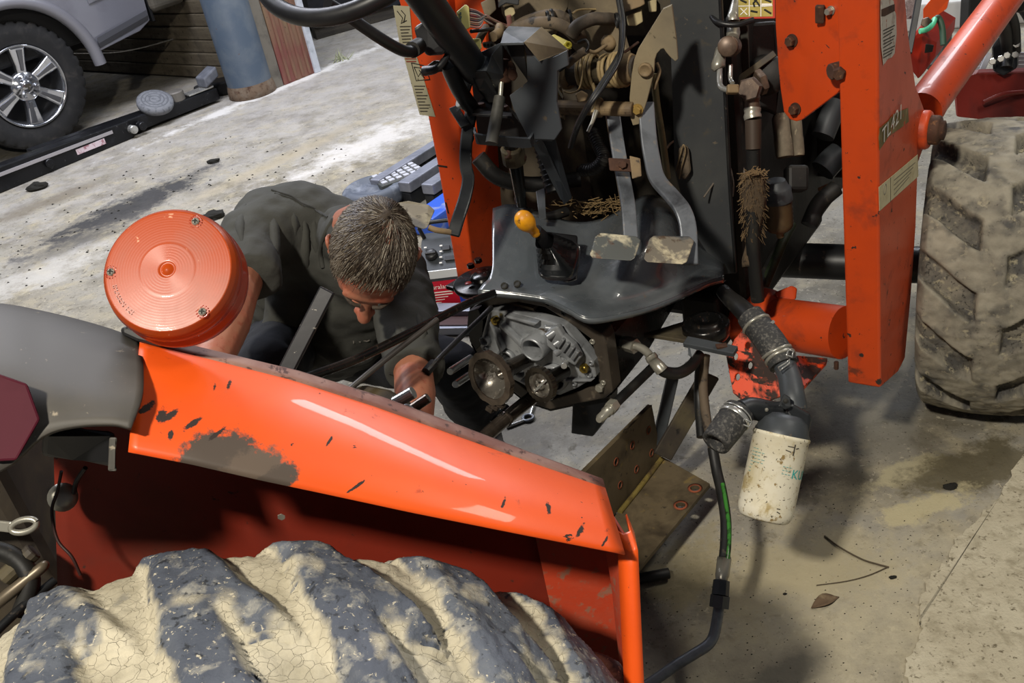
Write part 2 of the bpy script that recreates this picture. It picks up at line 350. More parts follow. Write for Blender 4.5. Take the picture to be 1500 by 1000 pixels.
# ------------------------------------------------------------------ the setting
def floor_mat():
    m = mat('stained_concrete', '847e70', .8, 0, [(1.1, .42, .66, '949086', .85), (3.2, .48, .66, '6a6456', .7), (7, .50, .68, '9a917a', .85), (24, .56, .70, '645e51', .75), (60, .60, .68, 'a39b88', .85), (130, .61, .68, '40392f', .8)],
            [(3, .25, .012), (28, .4, .005), (150, .45, .002)], spec=.35)
    nt = m.node_tree; N, L = nt.nodes, nt.links; b = N['Principled BSDF']
    pos = N.new('ShaderNodeNewGeometry').outputs['Position']
    nz = N.new('ShaderNodeTexNoise'); nz.inputs['Scale'].default_value = 7; nz.inputs['Detail'].default_value = 10; nz.inputs['Roughness'].default_value = .74; L.new(pos, nz.inputs[0])
    C = b.inputs['Base Color'].links[0].from_socket; R_ = b.inputs['Roughness'].links[0].from_socket
    def blob(x, y, rx, ry, rot, col, rough, edge=.45, amt=1.0, nw=3.0):
        nonlocal C, R_
        a = N.new('ShaderNodeVectorMath'); a.operation = 'SUBTRACT'; L.new(pos, a.inputs[0]); a.inputs[1].default_value = (x, y, 0)
        mp = N.new('ShaderNodeVectorRotate'); mp.rotation_type = 'Z_AXIS'; L.new(a.outputs[0], mp.inputs[0]); mp.inputs['Angle'].default_value = -rot
        s = N.new('ShaderNodeVectorMath'); s.operation = 'MULTIPLY'; L.new(mp.outputs[0], s.inputs[0]); s.inputs[1].default_value = (1 / rx, 1 / ry, 0)
        l = N.new('ShaderNodeVectorMath'); l.operation = 'LENGTH'; L.new(s.outputs[0], l.inputs[0])
        k = N.new('ShaderNodeMath'); k.operation = 'MULTIPLY_ADD'; L.new(nz.outputs[0], k.inputs[0]); k.inputs[1].default_value = nw; L.new(l.outputs['Value'], k.inputs[2])
        r = N.new('ShaderNodeMapRange'); L.new(k.outputs[0], r.inputs[0]); r.inputs[1].default_value = 1 + nw * .5; r.inputs[2].default_value = 1 + nw * .5 - edge; r.inputs[3].default_value = 0; r.inputs[4].default_value = amt
        for kind, cur, new in (('RGBA', 'C', hx(col)), ('FLOAT', 'R', rough)):
            if new is None: continue
            x_ = N.new('ShaderNodeMix'); x_.data_type = kind; i = 6 if kind == 'RGBA' else 2
            L.new(r.outputs[0], x_.inputs[0]); L.new(C if kind == 'RGBA' else R_, x_.inputs[i]); x_.inputs[i + 1].default_value = new
            if kind == 'RGBA': C = x_.outputs[2]
            else: R_ = x_.outputs[0]
    far = G(520, 150); blob(far.x, far.y + 1.2, 4.2, 2.8, .4, 'aeabaa', .85, 1.6, .85)         # pale dusty drive
    nb_ = G(1230, 860); blob(nb_.x, nb_.y - .1, .75, .42, .25, 'b7ae95', .82, 1.3, .9)  # floor colour lightened here in place of stronger lamp light
    for (px, py, rx, ry, rot, c, r, e, am) in (
            (195, 300, .62, .20, .75, '26272b', .85, .5, .9), (120, 350, .50, .16, .75, '4a4846', .85, .8, .75), (60, 300, .5, .12, .7, '6a6152', .85, .6, .7), (430, 120, 1.4, .10, .75, 'd6d3cf', .8, .6, .7),
            (60, 400, .4, .2, .6, 'b8b4ac', .85, .7, .6), (540, 210, .8, .22, .7, 'c9c5c0', .85, .8, .7), (420, 230, .9, .1, .75, '9a8f78', .85, .7, .6),
            (1330, 690, .13, .05, .3, 'a89f80', .8, .3, .8), (1420, 690, .22, .11, .2, '5a5340', .35, .35, .85), (1365, 740, .16, .05, .2, 'b3a987', .8, .3, .8),
            (1240, 610, .25, .2, .2, '6a6558', .5, .6, .6), (760, 640, .35, .22, .4, '57524a', .55, .7, .7), (1010, 840, .16, .10, .6, '7a7053', .8, .5, .7), (1150, 985, .13, .06, .4, '5d5b55', .85, .7, .7), (1160, 830, .3, .2, .2, '9b9174', .8, .8, .7)):
        p = G(px, py); blob(p.x, p.y, rx, ry, rot, c, r, e, am)
    L.new(C, b.inputs['Base Color']); L.new(R_, b.inputs['Roughness'])
    return m
FLOORM = floor_mat()
fl = MB()
nx, ny = 60, 70
for j in range(ny + 1):
    for i in range(nx + 1):
        x, y = -9 + 20 * i / nx, -2 + 24 * j / ny; fl.v.append(V((x, y, -.004 + 0 * .004 * NZ.noise(V((x * 2, y * 2, 0))))))
for j in range(ny):
    for i in range(nx): fl.f.append((j * (nx + 1) + i, j * (nx + 1) + i + 1, (j + 1) * (nx + 1) + i + 1, (j + 1) * (nx + 1) + i)); fl.sm.append(True)
o = fl.obj('floor', FLOORM); o.location.z = 0; WL[o].z = 0
for v in o.data.vertices: v.co.z = 0
tag(o, 'stained concrete shop floor under the tractor', 'floor', kind='structure')

# broken, rougher slab edge, bottom right
ROUGH = mat('rough_broken_concrete', 'b0a893', .9, 0, [(6, .45, .7, 'c2bba6', .9), (25, .5, .68, '978f7a', .9), (90, .58, .68, '6a6250', .9)], [(30, .6, .006), (140, .8, .003)], spec=.3)
edge = [(1500, 668), (1478, 700), (1455, 742), (1420, 770), (1395, 800), (1388, 822), (1362, 842), (1348, 880), (1345, 905), (1352, 925), (1340, 950), (1325, 972), (1330, 1005), (1318, 1040), (1700, 1040), (1700, 640)]
random.seed(3)
E2 = []
for i in range(len(edge) - 3):
    a, b = edge[i], edge[i + 1]
    for k in range(5):
        t = k / 5; E2.append((a[0] + (b[0] - a[0]) * t + random.uniform(-4, 4), a[1] + (b[1] - a[1]) * t + random.uniform(-4, 4)))
E2 += edge[-3:]
sl = MB().poly([G(*p) for p in E2], (0, 0, .007)).obj('floor_patch', ROUGH, None, .003)
tag(sl, 'rough pale concrete slab with a broken edge, bottom right of the floor', 'floor slab', kind='structure')

# plank siding behind the pickup
wa, wb = G(120, 106), G(345, 120); wd = (wb - wa); wd.z = 0; wl = wd.length; wd.normalize(); wn = V((wd.y, -wd.x, 0))
if wn.dot(CAM - wa) < 0: wn = -wn
wa = wa - wd * 5.2; wl += 5.2
wall = MB().box(wa + wd * wl / 2 + Z * 1.3 - wn * .06, wd, wn, Z, wl, .06, 2.6).obj('wall_back', WOODD)
tag(wall, 'dark weathered plank wall behind the pickup', 'wall', kind='structure')
WOODT = mat('tan_weathered_board', '5c5344', .85, 0, [(3, .45, .7, '6d6454', .85, (1, 1, 10)), (9, .5, .72, '463f34', .85), (30, .6, .7, '2e2a24', .9)], [(60, .3, .002)])
for i in range(26):
    z0 = .02 + i * .098
    MB().box(wa + wd * wl / 2 + Z * (z0 + .045) + wn * (.0 + .006 * (i % 2)) - wn * .014, wd, wn - Z * .15, Z + wn * .15, wl - .02 * (i % 3), .03, .092).obj('plank', WOODT, wall, .005)

# steel post
pb = G(371, 137)
post = thing('steel_post', 'faded blue round steel post standing on the concrete beside the pickup', 'post', pb)
MB().lathe(pb, Z, [(.16, 0), (.165, .01), (.157, .03), (.157, 3.3), (.15, 3.31)], 40).obj('post_shaft', BLUEPOST, post)
RUSTB = mat('rust_band', '6b5a4a', .8, .1, [(30, .5, .65, '4a3426', .85), (8, .5, .7, '7d7468', .8)])
MB().lathe(pb, Z, [(.164, .0), (.17, .005), (.168, .05), (.159, .09)], 40, True, False).obj('post_foot', RUSTB, post)
MB().tube([pb + Z * (2.2 + .0 * i) + V((math.cos(a) * .159, math.sin(a) * .159, .12 * math.sin(a * 3))) for i, a in enumerate([x * .1 for x in range(-28, -8)])], .003, 6, 1).obj('scratch', RUSTB, post)

# red sheet-metal wall end with pale corner trim
da, db = G(418, 125), G(462, 107); dd = (db - da).normalized(); dn = V((dd.y, -dd.x, 0))
if dn.dot(CAM - da) < 0: dn = -dn
w = thing('sheet_metal_wall_end', 'faded red sheet metal wall end with pale corner trim beside the blue post', 'wall panel', (da + db) / 2)
L_ = (db - da).length
MB().box((da + db) / 2 + Z * 1.3 - dn * .07, dd, dn, Z, L_, .13, 2.6).obj('sheet_panel', REDDOOR, w, .004)
for k in range(4): MB().box(da + dd * L_ * (.18 + .22 * k) + Z * 1.3 - dn * .003, dd, dn, Z, .022, .012, 2.58).obj('panel_rib', REDDOOR, w, .005)
MB().box(db + Z * 1.3 - dn * .07 + dd * .02, dd, dn, Z, .05, .17, 2.6).obj('corner_trim', TRIMW, w, .004)
MB().box(da + Z * 1.3 - dn * .06 - dd * .05, dd, dn, Z, .09, .10, 2.6).obj('jamb_board', mat('tan_jamb', '6a655c', .7, 0, [(8, .5, .7, '4f4b45', .7)]), w, .004)
MB().box(da + Z * 1.3 - dn * .10 - dd * .14, dd, dn, Z, .09, .08, 2.6).obj('jamb_board', mat('brown_jamb', '3a2824', .7), w, .004)

# ------------------------------------------------------------------ pickup
TE, TN = V((.707, .707, 0)), V((.707, -.707, 0))
tb = G(78, 214); hub = tb + Z * .415 - TN * .0
truck = thing('pickup_truck', 'silver pickup with a six-spoke polished wheel, parked by the plank wall', 'pickup truck', tb)
whl = node('wheel', hub, truck)
def tyre_mesh(name, C, ax, R_, wdt, rim, nth, nv, prof, lug, m, parent, dust=True, up=Z):
    """C centre, ax axle direction, prof(v)->(radius drop, lateral), lug(theta, v)->(height 0..1, depth)"""
    ax = V(ax).normalized(); e1 = (V(up) - ax * V(up).dot(ax)).normalized(); e2 = ax.cross(e1)
    vs, fs, du = [], [], []
    for i in range(nth):
        th = 2 * math.pi * i / nth; er = e1 * math.cos(th) + e2 * math.sin(th)
        for j in range(nv + 1):
            v = -1 + 2 * j / nv; dr, la = prof(v); h, dp, dz = lug(th, v)
            vs.append(er * (R_ - dr + dp) + ax * (la * wdt / 2)); du.append(dz)
    for i in range(nth):
        for j in range(nv): fs.append((i * (nv + 1) + j, i * (nv + 1) + j + 1, ((i + 1) % nth) * (nv + 1) + j + 1, ((i + 1) % nth) * (nv + 1) + j))
    me = bpy.data.meshes.new(name); me.from_pydata(vs, [], fs); me.polygons.foreach_set('use_smooth', [True] * len(fs))
    if dust:
        a = me.attributes.new('dust', 'FLOAT', 'POINT'); a.data.foreach_set('value', du)
    me.materials.append(m); o = bpy.data.objects.new(name, me); return _link(o, C, parent)
def sst(x, a, b):
    t = max(0, min(1, (x - a) / (b - a))); return t * t * (3 - 2 * t)
def prof_round(crown, wall, rim):
    def f(v):
        a = abs(v); s = 1 if v > 0 else -1
        if a < .62: return crown * (a / .62) ** 2, s * a / .62 * .88
        t = (a - .62) / .38                                            # shoulder down the sidewall to the bead
        return crown + (wall) * (t ** 1.25), s * (.88 + .14 * math.sin(min(1, t * 1.25) * math.pi * .62) - .10 * t * t)
    return f
def lug_truck(th, v):
    a = abs(v)
    if a > .74: return 0, 0, 0
    n = 34; ph = (th * n / 6.2832 + (.5 if v > 0 else 0) + .35 * math.sin(v * 7)) % 1
    b = sst(ph, .0, .1) * (1 - sst(ph, .68, .8)); g = sst(abs(a - .28), .03, .06)
    if a > .64: b *= 1 - sst(a, .66, .74)
    return b, b * g * .013, 0
tyre_mesh('tyre', hub - TN * .135, TN, .405, .27, .26, 272, 44, prof_round(.008, .125, .26), lug_truck, TYREBLK, whl, False)
rp = [(.262, -.24), (.268, -.20), (.26, -.18), (.25, -.06), (.262, -.008), (.268, .004), (.262, .010), (.25, .0), (.242, -.02), (.235, -.05), (.225, -.2)]
MB().lathe(hub - TN * .01, TN, rp, 64, True, False).obj('rim', CHROME, whl)
MB().lathe(hub - TN * .17, TN, [(.24, 0), (.0, .005)], 32).obj('brake_backing', mat('dark_brake', '0c0c0e', .6), whl)
for k in range(6):
    a = math.radians(8 + 60 * k); er = Z * math.cos(a) + TE * math.sin(a); et = TN.cross(er)
    P = lambda r, t, h: hub + er * r + et * t + TN * h
    vs = [P(.05, -.028, -.03), P(.05, .028, -.03), P(.15, .033, -.018), P(.15, -.033, -.018), P(.25, .05, -.012), P(.25, -.05, -.012)]
    q = MB().poly([P(.05, -.03, -.026), P(.14, -.034, -.016), P(.248, -.052, -.010), P(.248, .052, -.010), P(.14, .034, -.016), P(.05, .03, -.026)], TN * -.045)
    q.obj('spoke', CHROME, whl, .007, 3)
    MB().poly([P(.10, -.012, -.0165), P(.235, -.030, -.0065), P(.235, .006, -.0065), P(.10, .006, -.0165)], TN * .004).obj('spoke_inset', mat('brushed_alloy%d' % k, '77787c', .35, .9), whl, .002)
MB().lathe(hub - TN * .05, TN, [(.10, 0), (.098, .02), (.088, .032), (.045, .034), (.042, .05), (.036, .056), (0, .057)], 40).obj('hub_cap', CHROME, whl)
hq = lambda x, z: hub + TE * x + Z * z + TN * .0075
MB().poly([hq(-.018, .016), hq(-.024, .004), hq(-.016, -.006), hq(-.007, .002), hq(-.009, -.012), hq(0, -.024), hq(.009, -.012), hq(.007, .002), hq(.016, -.006), hq(.024, .004), hq(.018, .016), hq(0, .02)], TN * .0015).obj('hub_emblem', INK, whl)
for k in range(6):
    a = math.radians(38 + 60 * k); MB().lathe(hub + (Z * math.cos(a) + TE * math.sin(a)) * .066 - TN * .02, TN, [(.014, 0), (.014, .022), (.008, .03), (0, .031)], 6, False).obj('lug_nut', CHROME, whl)
# body side with wheel arch
TP = hub + TN * .02
def tq(e, z): return V((TP.x, TP.y, 0)) + TE * e + Z * z
arch = [tq(.50 * math.cos(a), .40 + .52 * math.sin(a)) for a in [math.radians(x) for x in range(8, 173, 8)]]
body = [tq(.50, .47)] + arch + [tq(-.52, .47), tq(-.56, .45), tq(-3.6, .45), tq(-3.62, 1.25), tq(1.0, 1.28), tq(1.03, .9), tq(1.0, .56), tq(.9, .515)]
MB().poly(body, TN * -.04).obj('side_panel', SILVER, truck, .006)
lip = MB().tube([tq(.52 * math.cos(a), .40 + .545 * math.sin(a)) + TN * .018 for a in [math.radians(x) for x in range(0, 181, 9)]], .042, 12, 2).obj('arch_flare', mat('grey_flare', '85858c', .4, .3), truck)
MB().poly([tq(.56, .49) + TN * .004, tq(.99, .565) + TN * .004, tq(.99, .60) + TN * .02, tq(.56, .53) + TN * .02], Z * .04).obj('rocker_moulding', mat('dark_moulding', '55565c', .45, .3), truck, .004)
MB().poly([tq(.60, .78), tq(1.01, .82), tq(1.01, .86), tq(.60, .82)], TN * .012).obj('body_crease', SILVER, truck, .006)
MB().box(tq(1.18, .78) - TN * .22, TE, TN, Z, .30, .5, .36).obj('bumper_corner', mat('dull_bumper', '56524a', .5, .3, [(8, .5, .7, '6a645a', .5)]), truck, .05, 4)
MB().box(tq(1.035, .82) - TN * .05, TE, TN, Z, .02, .09, .55).obj('panel_gap_seal', BLKPLASTIC, truck, .003)
MB().box(tq(-1.3, .9) - TN * .9, TE, TN, Z, 4.4, 1.64, .7).obj('body_shell', mat('truck_underbody', '0b0b0d', .7), truck, .02)
MB().box(tq(-1.3, .50) - TN * .7, TE, TN, Z, 4.2, .12, .16).obj('chassis_rail', mat('truck_chassis', '0d0d0e', .7), truck, .01)
tube('brake_cable', [tq(.35, .52) - TN * .3, tq(.9, .36) - TN * .35, tq(1.5, .30) - TN * .4], .006, STEEL, truck, seg=6)

# ------------------------------------------------------------------ lift arm lying in front of the pickup
ra, rb_ = G(-60, 300), G(318, 148); rd = (rb_ - ra); rd.z = 0; rl = rd.length; rd.normalize(); rn = V((rd.y, -rd.x, 0))
lift = thing('vehicle_lift_arm', 'long black vehicle lift arm lying on the concrete in front of the pickup tyre', 'lift arm', (ra + rb_) / 2)
RQ = lambda e, n, z: ra + rd * e + rn * n + Z * z
MB().poly([RQ(0, .12, 0), RQ(rl * .62, .08, 0), RQ(rl * .62, .08, .12), RQ(0, .12, .16)], rn * -.10).obj('outer_tube', GUN, lift, .008)
MB().poly([RQ(rl * .3, -.10, 0), RQ(rl * .96, -.03, .0), RQ(rl * .96, -.03, .09), RQ(rl * .3, -.10, .12)], rn * -.09).obj('rear_tube', GUN, lift, .008)
MB().poly([RQ(rl * .55, .05, .02), RQ(rl, .06, .02), RQ(rl, .06, .10), RQ(rl * .55, .05, .12)], rn * -.09).obj('inner_tube', GUN, lift, .008)
MB().bar(RQ(.1, .125, .11), RQ(rl * .55, .085, .09), .02, .01, Z).obj('edge_strip', mat('bare_edge', 'a7a3a6', .5, .4), lift)
MB().box(RQ(rl * .42, .092, .055), rd, rn, Z, .34, .004, .035).obj('warning_label', mat('pink_white_label', 'c9b9c0', .6, 0, [(30, .5, .6, '9a6b74', .6)]), lift)
pr = node('lift_pad', G(219, 168), lift); pw = W(219, 160, 7.0)
pcx = RQ((G(219, 178) - ra).dot(rd), .0, .10)
MB().lathe(pcx, Z * .8 + rn * .42, [(.05, 0), (.05, .03), (.115, .035), (.12, .05), (.118, .075), (.09, .085), (.0, .086)], 32).obj('pad_disc', mat('grey_pad_rubber', '6b6d72', .7, 0, [(40, .5, .65, '505257', .8)]), pr)
for rr in (.03, .055, .08): MB().lathe(pcx + (Z * .8 + rn * .42).normalized() * .085, Z * .8 + rn * .42, [(rr, 0), (rr + .005, .004), (rr + .01, 0)], 28, True, False).obj('pad_ring', mat('pad_ring_%d' % int(rr * 1000), '55575c', .7), pr)
MB().cyl(pcx + rd * .17, pcx + rd * .17 + Z * .07, .06, 20).obj('pivot_boss', mat('grey_boss', '6a6660', .6, .3), lift)
for e in (.30, .62, .655): MB().cyl(RQ(rl * e, .07, .06), RQ(rl * e, .125, .06), .028, 14).obj('pin', STEEL if e == .62 else GUN, lift)
b2 = RQ((G(287, 145) - ra).dot(rd), 0, .13)
MB().box(b2 + Z * .05, rd + Z * .4, rn, Z, .13, .12, .07).obj('pad_block', mat('grey_block', '585b63', .6, 0, [(20, .5, .7, '6d7078', .6)]), lift, .01)
MB().box(b2 - Z * .015 - rd * .1, rd, rn, Z, .2, .1, .012).obj('pad_plate', STEEL, lift, .003)
b3 = G(322, 140)
MB().poly([b3 + V((-.17, 0, 0)), b3 + V((.1, -.05, 0)), b3 + V((.16, .08, 0)), b3 + V((.12, .14, .0)), b3 + V((-.1, .1, 0))], Z * .10).obj('rubber_wedge', BLKPLASTIC, None, .015)
tag(bpy.context.scene.collection.objects[-1], 'small black rubber wedge on the floor at the foot of the blue post', 'wedge')

# far yard: wrapped pallet, shrub, kerb
pc = G(566, 32)
cr = thing('wrapped_pallet', 'low pallet in black plastic wrap beyond the drive, seen past the steering wheel', 'pallet', pc)
random.seed(5)
bm_ = MB(); nx, ny = 14, 8
cx, cy = V((.93, .37, 0)), V((-.37, .93, 0)); top = []
for i in range(nx + 1):
    for j in range(ny + 1):
        top.append(pc + cx * (-.6 + 1.2 * i / nx) + cy * (.05 + 1.0 * j / ny) + Z * (.34 + .04 * NZ.noise(V((i * .5, j * .5, 1)))))
bm_.add(top, [(i * (ny + 1) + j, (i + 1) * (ny + 1) + j, (i + 1) * (ny + 1) + j + 1, i * (ny + 1) + j + 1) for i in range(nx) for j in range(ny)], True)
for (a, b) in (((-.6, .05), (.6, .05)), ((.6, .05), (.6, 1.05)), ((.6, 1.05), (-.6, 1.05)), ((-.6, 1.05), (-.6, .05))):
    A = pc + cx * a[0] + cy * a[1]; B = pc + cx * b[0] + cy * b[1]; bm_.add([A + Z * .1, B + Z * .1, B + Z * .35, A + Z * .35], [(0, 1, 2, 3)])
bm_.obj('plastic_wrap', TARP, cr)
for j in range(3): MB().box(pc + cy * (.12 + .43 * j) + Z * .05, cx, cy, Z, 1.2, .1, .1).obj('pallet_runner', WOODD, cr, .005)
def bush(pos, s, n, seed, label):
    random.seed(seed); r = thing('shrub', label, 'shrub', pos); q = MB()
    for _ in range(n):
        d = V((random.gauss(0, 1), random.gauss(0, 1), abs(random.gauss(0, 1)))).normalized() * s * random.uniform(.5, 1)
        p = pos + d; a = V((random.gauss(0, 1), random.gauss(0, 1), random.gauss(0, 1))).normalized(); b = a.orthogonal().normalized() * .03; a = a * .07
        q.add([p - a, p + b, p + a, p - b], [(0, 1, 2, 3)])
    tag(q.obj('foliage', BUSH, r), kind='stuff')
    for k in range(5): tube('stem', [pos, pos + V((random.uniform(-.2, .2), random.uniform(-.2, .2), s * .7))], .012, TWIG, r, seg=5)
bush(G(465, -30), .55, 900, 2, 'dark green shrub in the yard seen through the steering wheel rim')
wd_ = G(500, 88)
wk = MB(); random.seed(9)
for _ in range(26):
    a = random.uniform(0, 6.28); t = random.uniform(.3, 1); p = wd_ + V((random.uniform(-.06, .06), random.uniform(-.06, .06), 0)); e = V((math.cos(a) * .12 * t, math.sin(a) * .12 * t, .09 * random.uniform(.3, 1)))
    s_ = e.cross(Z).normalized() * .006; wk.add([p - s_, p + s_, p + e], [(0, 1, 2)])
tag(wk.obj('weed', GRASS), 'small pale weed growing from a crack in the pale drive', 'weed')
ka, kb = G(1375, 44), G(1560, 30); kd = (kb - ka).normalized(); kn = V((-kd.y, kd.x, 0))
KERB = mat('pale_kerb_concrete', 'bcbab6', .85, 0, [(6, .45, .7, 'a9a6a0', .85)], [(40, .3, .004)])
kerb = MB().poly([ka - kd * 3, kb + kd * 3, kb + kd * 3 + kn * 1.4, ka - kd * 3 + kn * 1.4], Z * .15).obj('kerb', KERB, None, .01)
tag(kerb, 'pale concrete kerb in the yard beyond the loader arm', 'kerb', kind='structure')

# ------------------------------------------------------------------ rear half of the tractor
RU, RV = V((1, 0, 0)), V((0, -1, 0))     # forward, outward (towards the viewer)
RC = V((-.42, .68, .535))                                                             # rear wheel centre
rear = thing('tractor_rear_half', 'rear half of the orange tractor with big muddy wheel, fender and amber lamp', 'tractor', (RC.x, RC.y, 0))
rw = node('rear_wheel', RC, rear)
def prof_rear(v):
    a = abs(v); s = 1 if v > 0 else -1
    if a < .55: return .022 * (a / .55) ** 2, s * a / .55 * .80
    t = (a - .55) / .45
    return .022 + .21 * t ** 1.5, s * (.80 + .21 * math.sin(min(1, t * 1.15) * math.pi * .6) - .06 * t * t)
def lug_rear(th, v):
    n = 21; h = 0.0; wob = .07 * NZ.noise(V((th * 7, v * 3, 8)))
    for row in (0, 1):
        vv = v + .40; s = vv if row else -vv                         # row 1 runs from the parting line to the outer shoulder
        if s < -.40: continue
        if row: sh_ = .85 * max(0, s + .30) ** 1.5
        else: sh_ = -1.9 * max(0, s + .34) ** 1.05
        ph = ((th * n / 6.2832) + (.55 if row else .47) + sh_ + wob) % 1
        wd_ = .25 + .05 * s
        b = 1 - sst(abs(ph - .5), wd_ * .55, wd_ * 1.20)
        b *= sst(s, -.34, -.12) * (1 - sst(abs(v), .60, .80))
        h = max(h, b)
    nn = NZ.noise(V((th * 13, v * 6, 3))) + .7 * NZ.noise(V((th * 31, v * 14, 5)))
    g = NZ.noise(V((th * 9, v * 4, 12))); wr = h + .10 * NZ.noise(V((th * 20, v * 9, 2)))
    zone = sst(h, .02, .12) * (1 - sst(h, .55, .75))
    crk = sum(math.exp(-((wr - c_) / .022) ** 2) for c_ in (.16, .36)) * sst(g, -.15, .2)
    dep = h * .021 + .005 * NZ.noise(V((th * 14, v * 5, 0))) + zone * .0022 * math.sin(wr * 32) - .005 * crk * (1 - sst(h, .5, .7)) + .0018 * NZ.noise(V((th * 60, v * 26, 4)))
    return h, dep, max(0, min(1, 1.04 - h * .92 + nn * .55 - .8 * crk * (1 - sst(h, .5, .7))))
tyre_mesh('tyre', RC, RV, .512, .46, .3, 900, 160, prof_rear, lug_rear, TREAD, rw)
MB().lathe(RC - RV * .17, RV, [(.315, 0), (.325, .02), (.30, .05), (.29, .29), (.325, .32), (.315, .34), (.28, .32), (.27, .16), (.12, .10), (0, .10)], 48, True, False).obj('rim', mat('dirty_wheel_paint', '7d3a1c', .6, 0, [(8, .45, .7, '5a4c3a', .8)]), rw)
for k in range(8):
    a = k * math.pi / 4; MB().hexn(RC + (Z * math.cos(a) + RU * math.sin(a)) * .10 - RV * .08, RV, .014, .015).obj('wheel_bolt', RUST, rw)

# fender: crest line (inner, high) and outer edge (low), swept as a rounded band
fn = node('fender', W(550, 680, 1.2), rear)
CR = [(205, 497, 1.165), (300, 520, 1.17), (430, 553, 1.185), (550, 592, 1.205), (660, 632, 1.225), (770, 672, 1.25), (885, 712, 1.28)]
OE = [(188, 662, 1.02), (280, 680, 1.03), (380, 703, 1.045), (470, 722, 1.06), (600, 750, 1.08), (760, 782, 1.11), (915, 812, 1.15)]
def lerp3(A, t):
    k = t * (len(A) - 1); i = max(0, min(int(k), len(A) - 2)); f = k - i; return tuple(A[i][j] + (A[i + 1][j] - A[i][j]) * f for j in range(3))
def skin(name, rows, m, parent, thick=.003, smooth=True, sub=0, closed=False):
    q = MB(); n = len(rows[0]); q.add([p for r in rows for p in r], [(i * n + j, i * n + j + 1, (i + 1) * n + j + 1, (i + 1) * n + j) for i in range(len(rows) - 1) for j in range(n - 1)], smooth)
    o = q.obj(name, m, parent)
    s = o.modifiers.new('solid', 'SOLIDIFY'); s.thickness = thick; s.offset = 0
    if sub:
        u = o.modifiers.new('sub', 'SUBSURF'); u.levels = u.render_levels = sub
    return o
def band(t, s, lift=0):
    """s 0..1 from the crest to the free edge: flat shoulder, then a rolled-down skirt"""
    a = V(W(*lerp3(CR, t))); b = V(W(*lerp3(OE, t))); ch = b - a
    bul = (CAM - (a + b) / 2).normalized() * (.030 * math.sin(s * math.pi) ** .8)
    return a + ch * s + bul * (1 - .2 * s) + Z * lift
rows = []
for i in range(41):
    t = i / 40
    rows.append([band(t, j / 16) for j in range(17)])
FORANGE = ORANGE.copy(); FORANGE.name = 'fender_orange_paint'
fsp = lambda t, s: band(t, s)
BROWN = '4a4038'
blobs(FORANGE, [(fsp(.20, .92), (.034, .04, .024), BROWN, .5, .25, 1, 1.3), (fsp(.255, .88), (.034, .04, .030), BROWN, .5, .25, 1, 1.3), (fsp(.315, .96), (.044, .04, .024), '5a4d42', .5, .25, 1, 1.2), (fsp(.37, .99), (.03, .04, .012), BROWN, .5, .2, 1, 1.2), (fsp(.03, .61), (0.0124, .012, 0.0022), CHIP, .7, .2, 1, 2.2), (fsp(.09, .64), (0.0161, .012, 0.0022), CHIP, .7, .2, 1, 2.2), (fsp(.15, .67), (0.0174, .012, 0.0019), CHIP, .7, .2, 1, 2.2), (fsp(.21, .70), (0.0124, .012, 0.0015), CHIP, .7, .2, 1, 2.2),
               (fsp(.075, .64), (0.0062, .012, 0.0043), CHIP, .7, .2, 1, 2.2), (fsp(.105, .78), (0.0031, .012, 0.0031), CHIP, .7, .2, 1, 2.2), (fsp(.45, .50), (0.0074, .012, 0.0009), CHIP, .7, .2, 1, 2.0), (fsp(.55, .86), (0.0136, .012, 0.0012), CHIP, .7, .2, 1, 2.0), (fsp(.80, .66), (0.0074, .012, 0.0012), CHIP, .7, .2, 1, 2.0), (fsp(.93, .80), (0.0099, .012, 0.0019), CHIP, .7, .2, 1, 2.2), (fsp(.97, .86), (0.0074, .012, 0.0012), CHIP, .7, .2, 1, 2.2), (fsp(.88, .6), (0.0037, .012, 0.0037), CHIP, .7, .2, 1, 2.2), (fsp(.22, .25), (0.0025, .012, 0.0025), CHIP, .7, .2, 1, 2.0), (fsp(.19, .3), (0.0037, .012, 0.0012), CHIP, .7, .2, 1, 2.0)])
skin('fender_skirt', rows, FORANGE, fn)
random.seed(77); ed = []
for i in range(120):
    t = .22 + .77 * i / 119; w0, w1 = -.004 * random.random(), .02 + .05 * random.random() * (.4 + .6 * t)
    ed.append([band(t, max(0, w0)) + (CAM - band(t, 0)).normalized() * .0012, band(t, w1 * .5) + (CAM - band(t, 0)).normalized() * .0022, band(t, w1) + (CAM - band(t, 0)).normalized() * .0014])
skin('chipped_primer_edge', ed, mat('ochre_primer', '9a7c50', .7, 0, [(60, .45, .6, '6a4a34', .7), (30, .55, .65, 'c4ab80', .7)]), fn, .0004)
# bare worn crest strip and inner panel
crest = []
for i in range(31):
    t = i / 30; a = V(W(*lerp3(CR, t))); b = V(W(*lerp3(OE, t))); inn = (a - b); inn.z = 0; inn.normalize()
    crest.append([band(t, .04), a + Z * .002, a + inn * .010 + Z * .002, a + inn * .022 - Z * .006, a + inn * .030 - Z * .03])
BARE = mat('bare_worn_crest', '6e4438', .6, .1, [(9, .45, .65, '8a6a5e', .6), (60, .58, .64, '4a302a', .7), (5, .62, .75, 'a08c80', .55)], [(60, .3, .001)])
skin('worn_crest', crest, BARE, fn)
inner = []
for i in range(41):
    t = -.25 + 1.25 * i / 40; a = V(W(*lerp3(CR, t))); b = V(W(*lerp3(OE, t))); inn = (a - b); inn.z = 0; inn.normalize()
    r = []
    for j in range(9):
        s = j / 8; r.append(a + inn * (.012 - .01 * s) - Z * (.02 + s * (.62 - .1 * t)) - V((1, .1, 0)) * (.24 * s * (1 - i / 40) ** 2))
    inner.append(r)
skin('inner_panel', inner, REDPANEL, fn, .004)
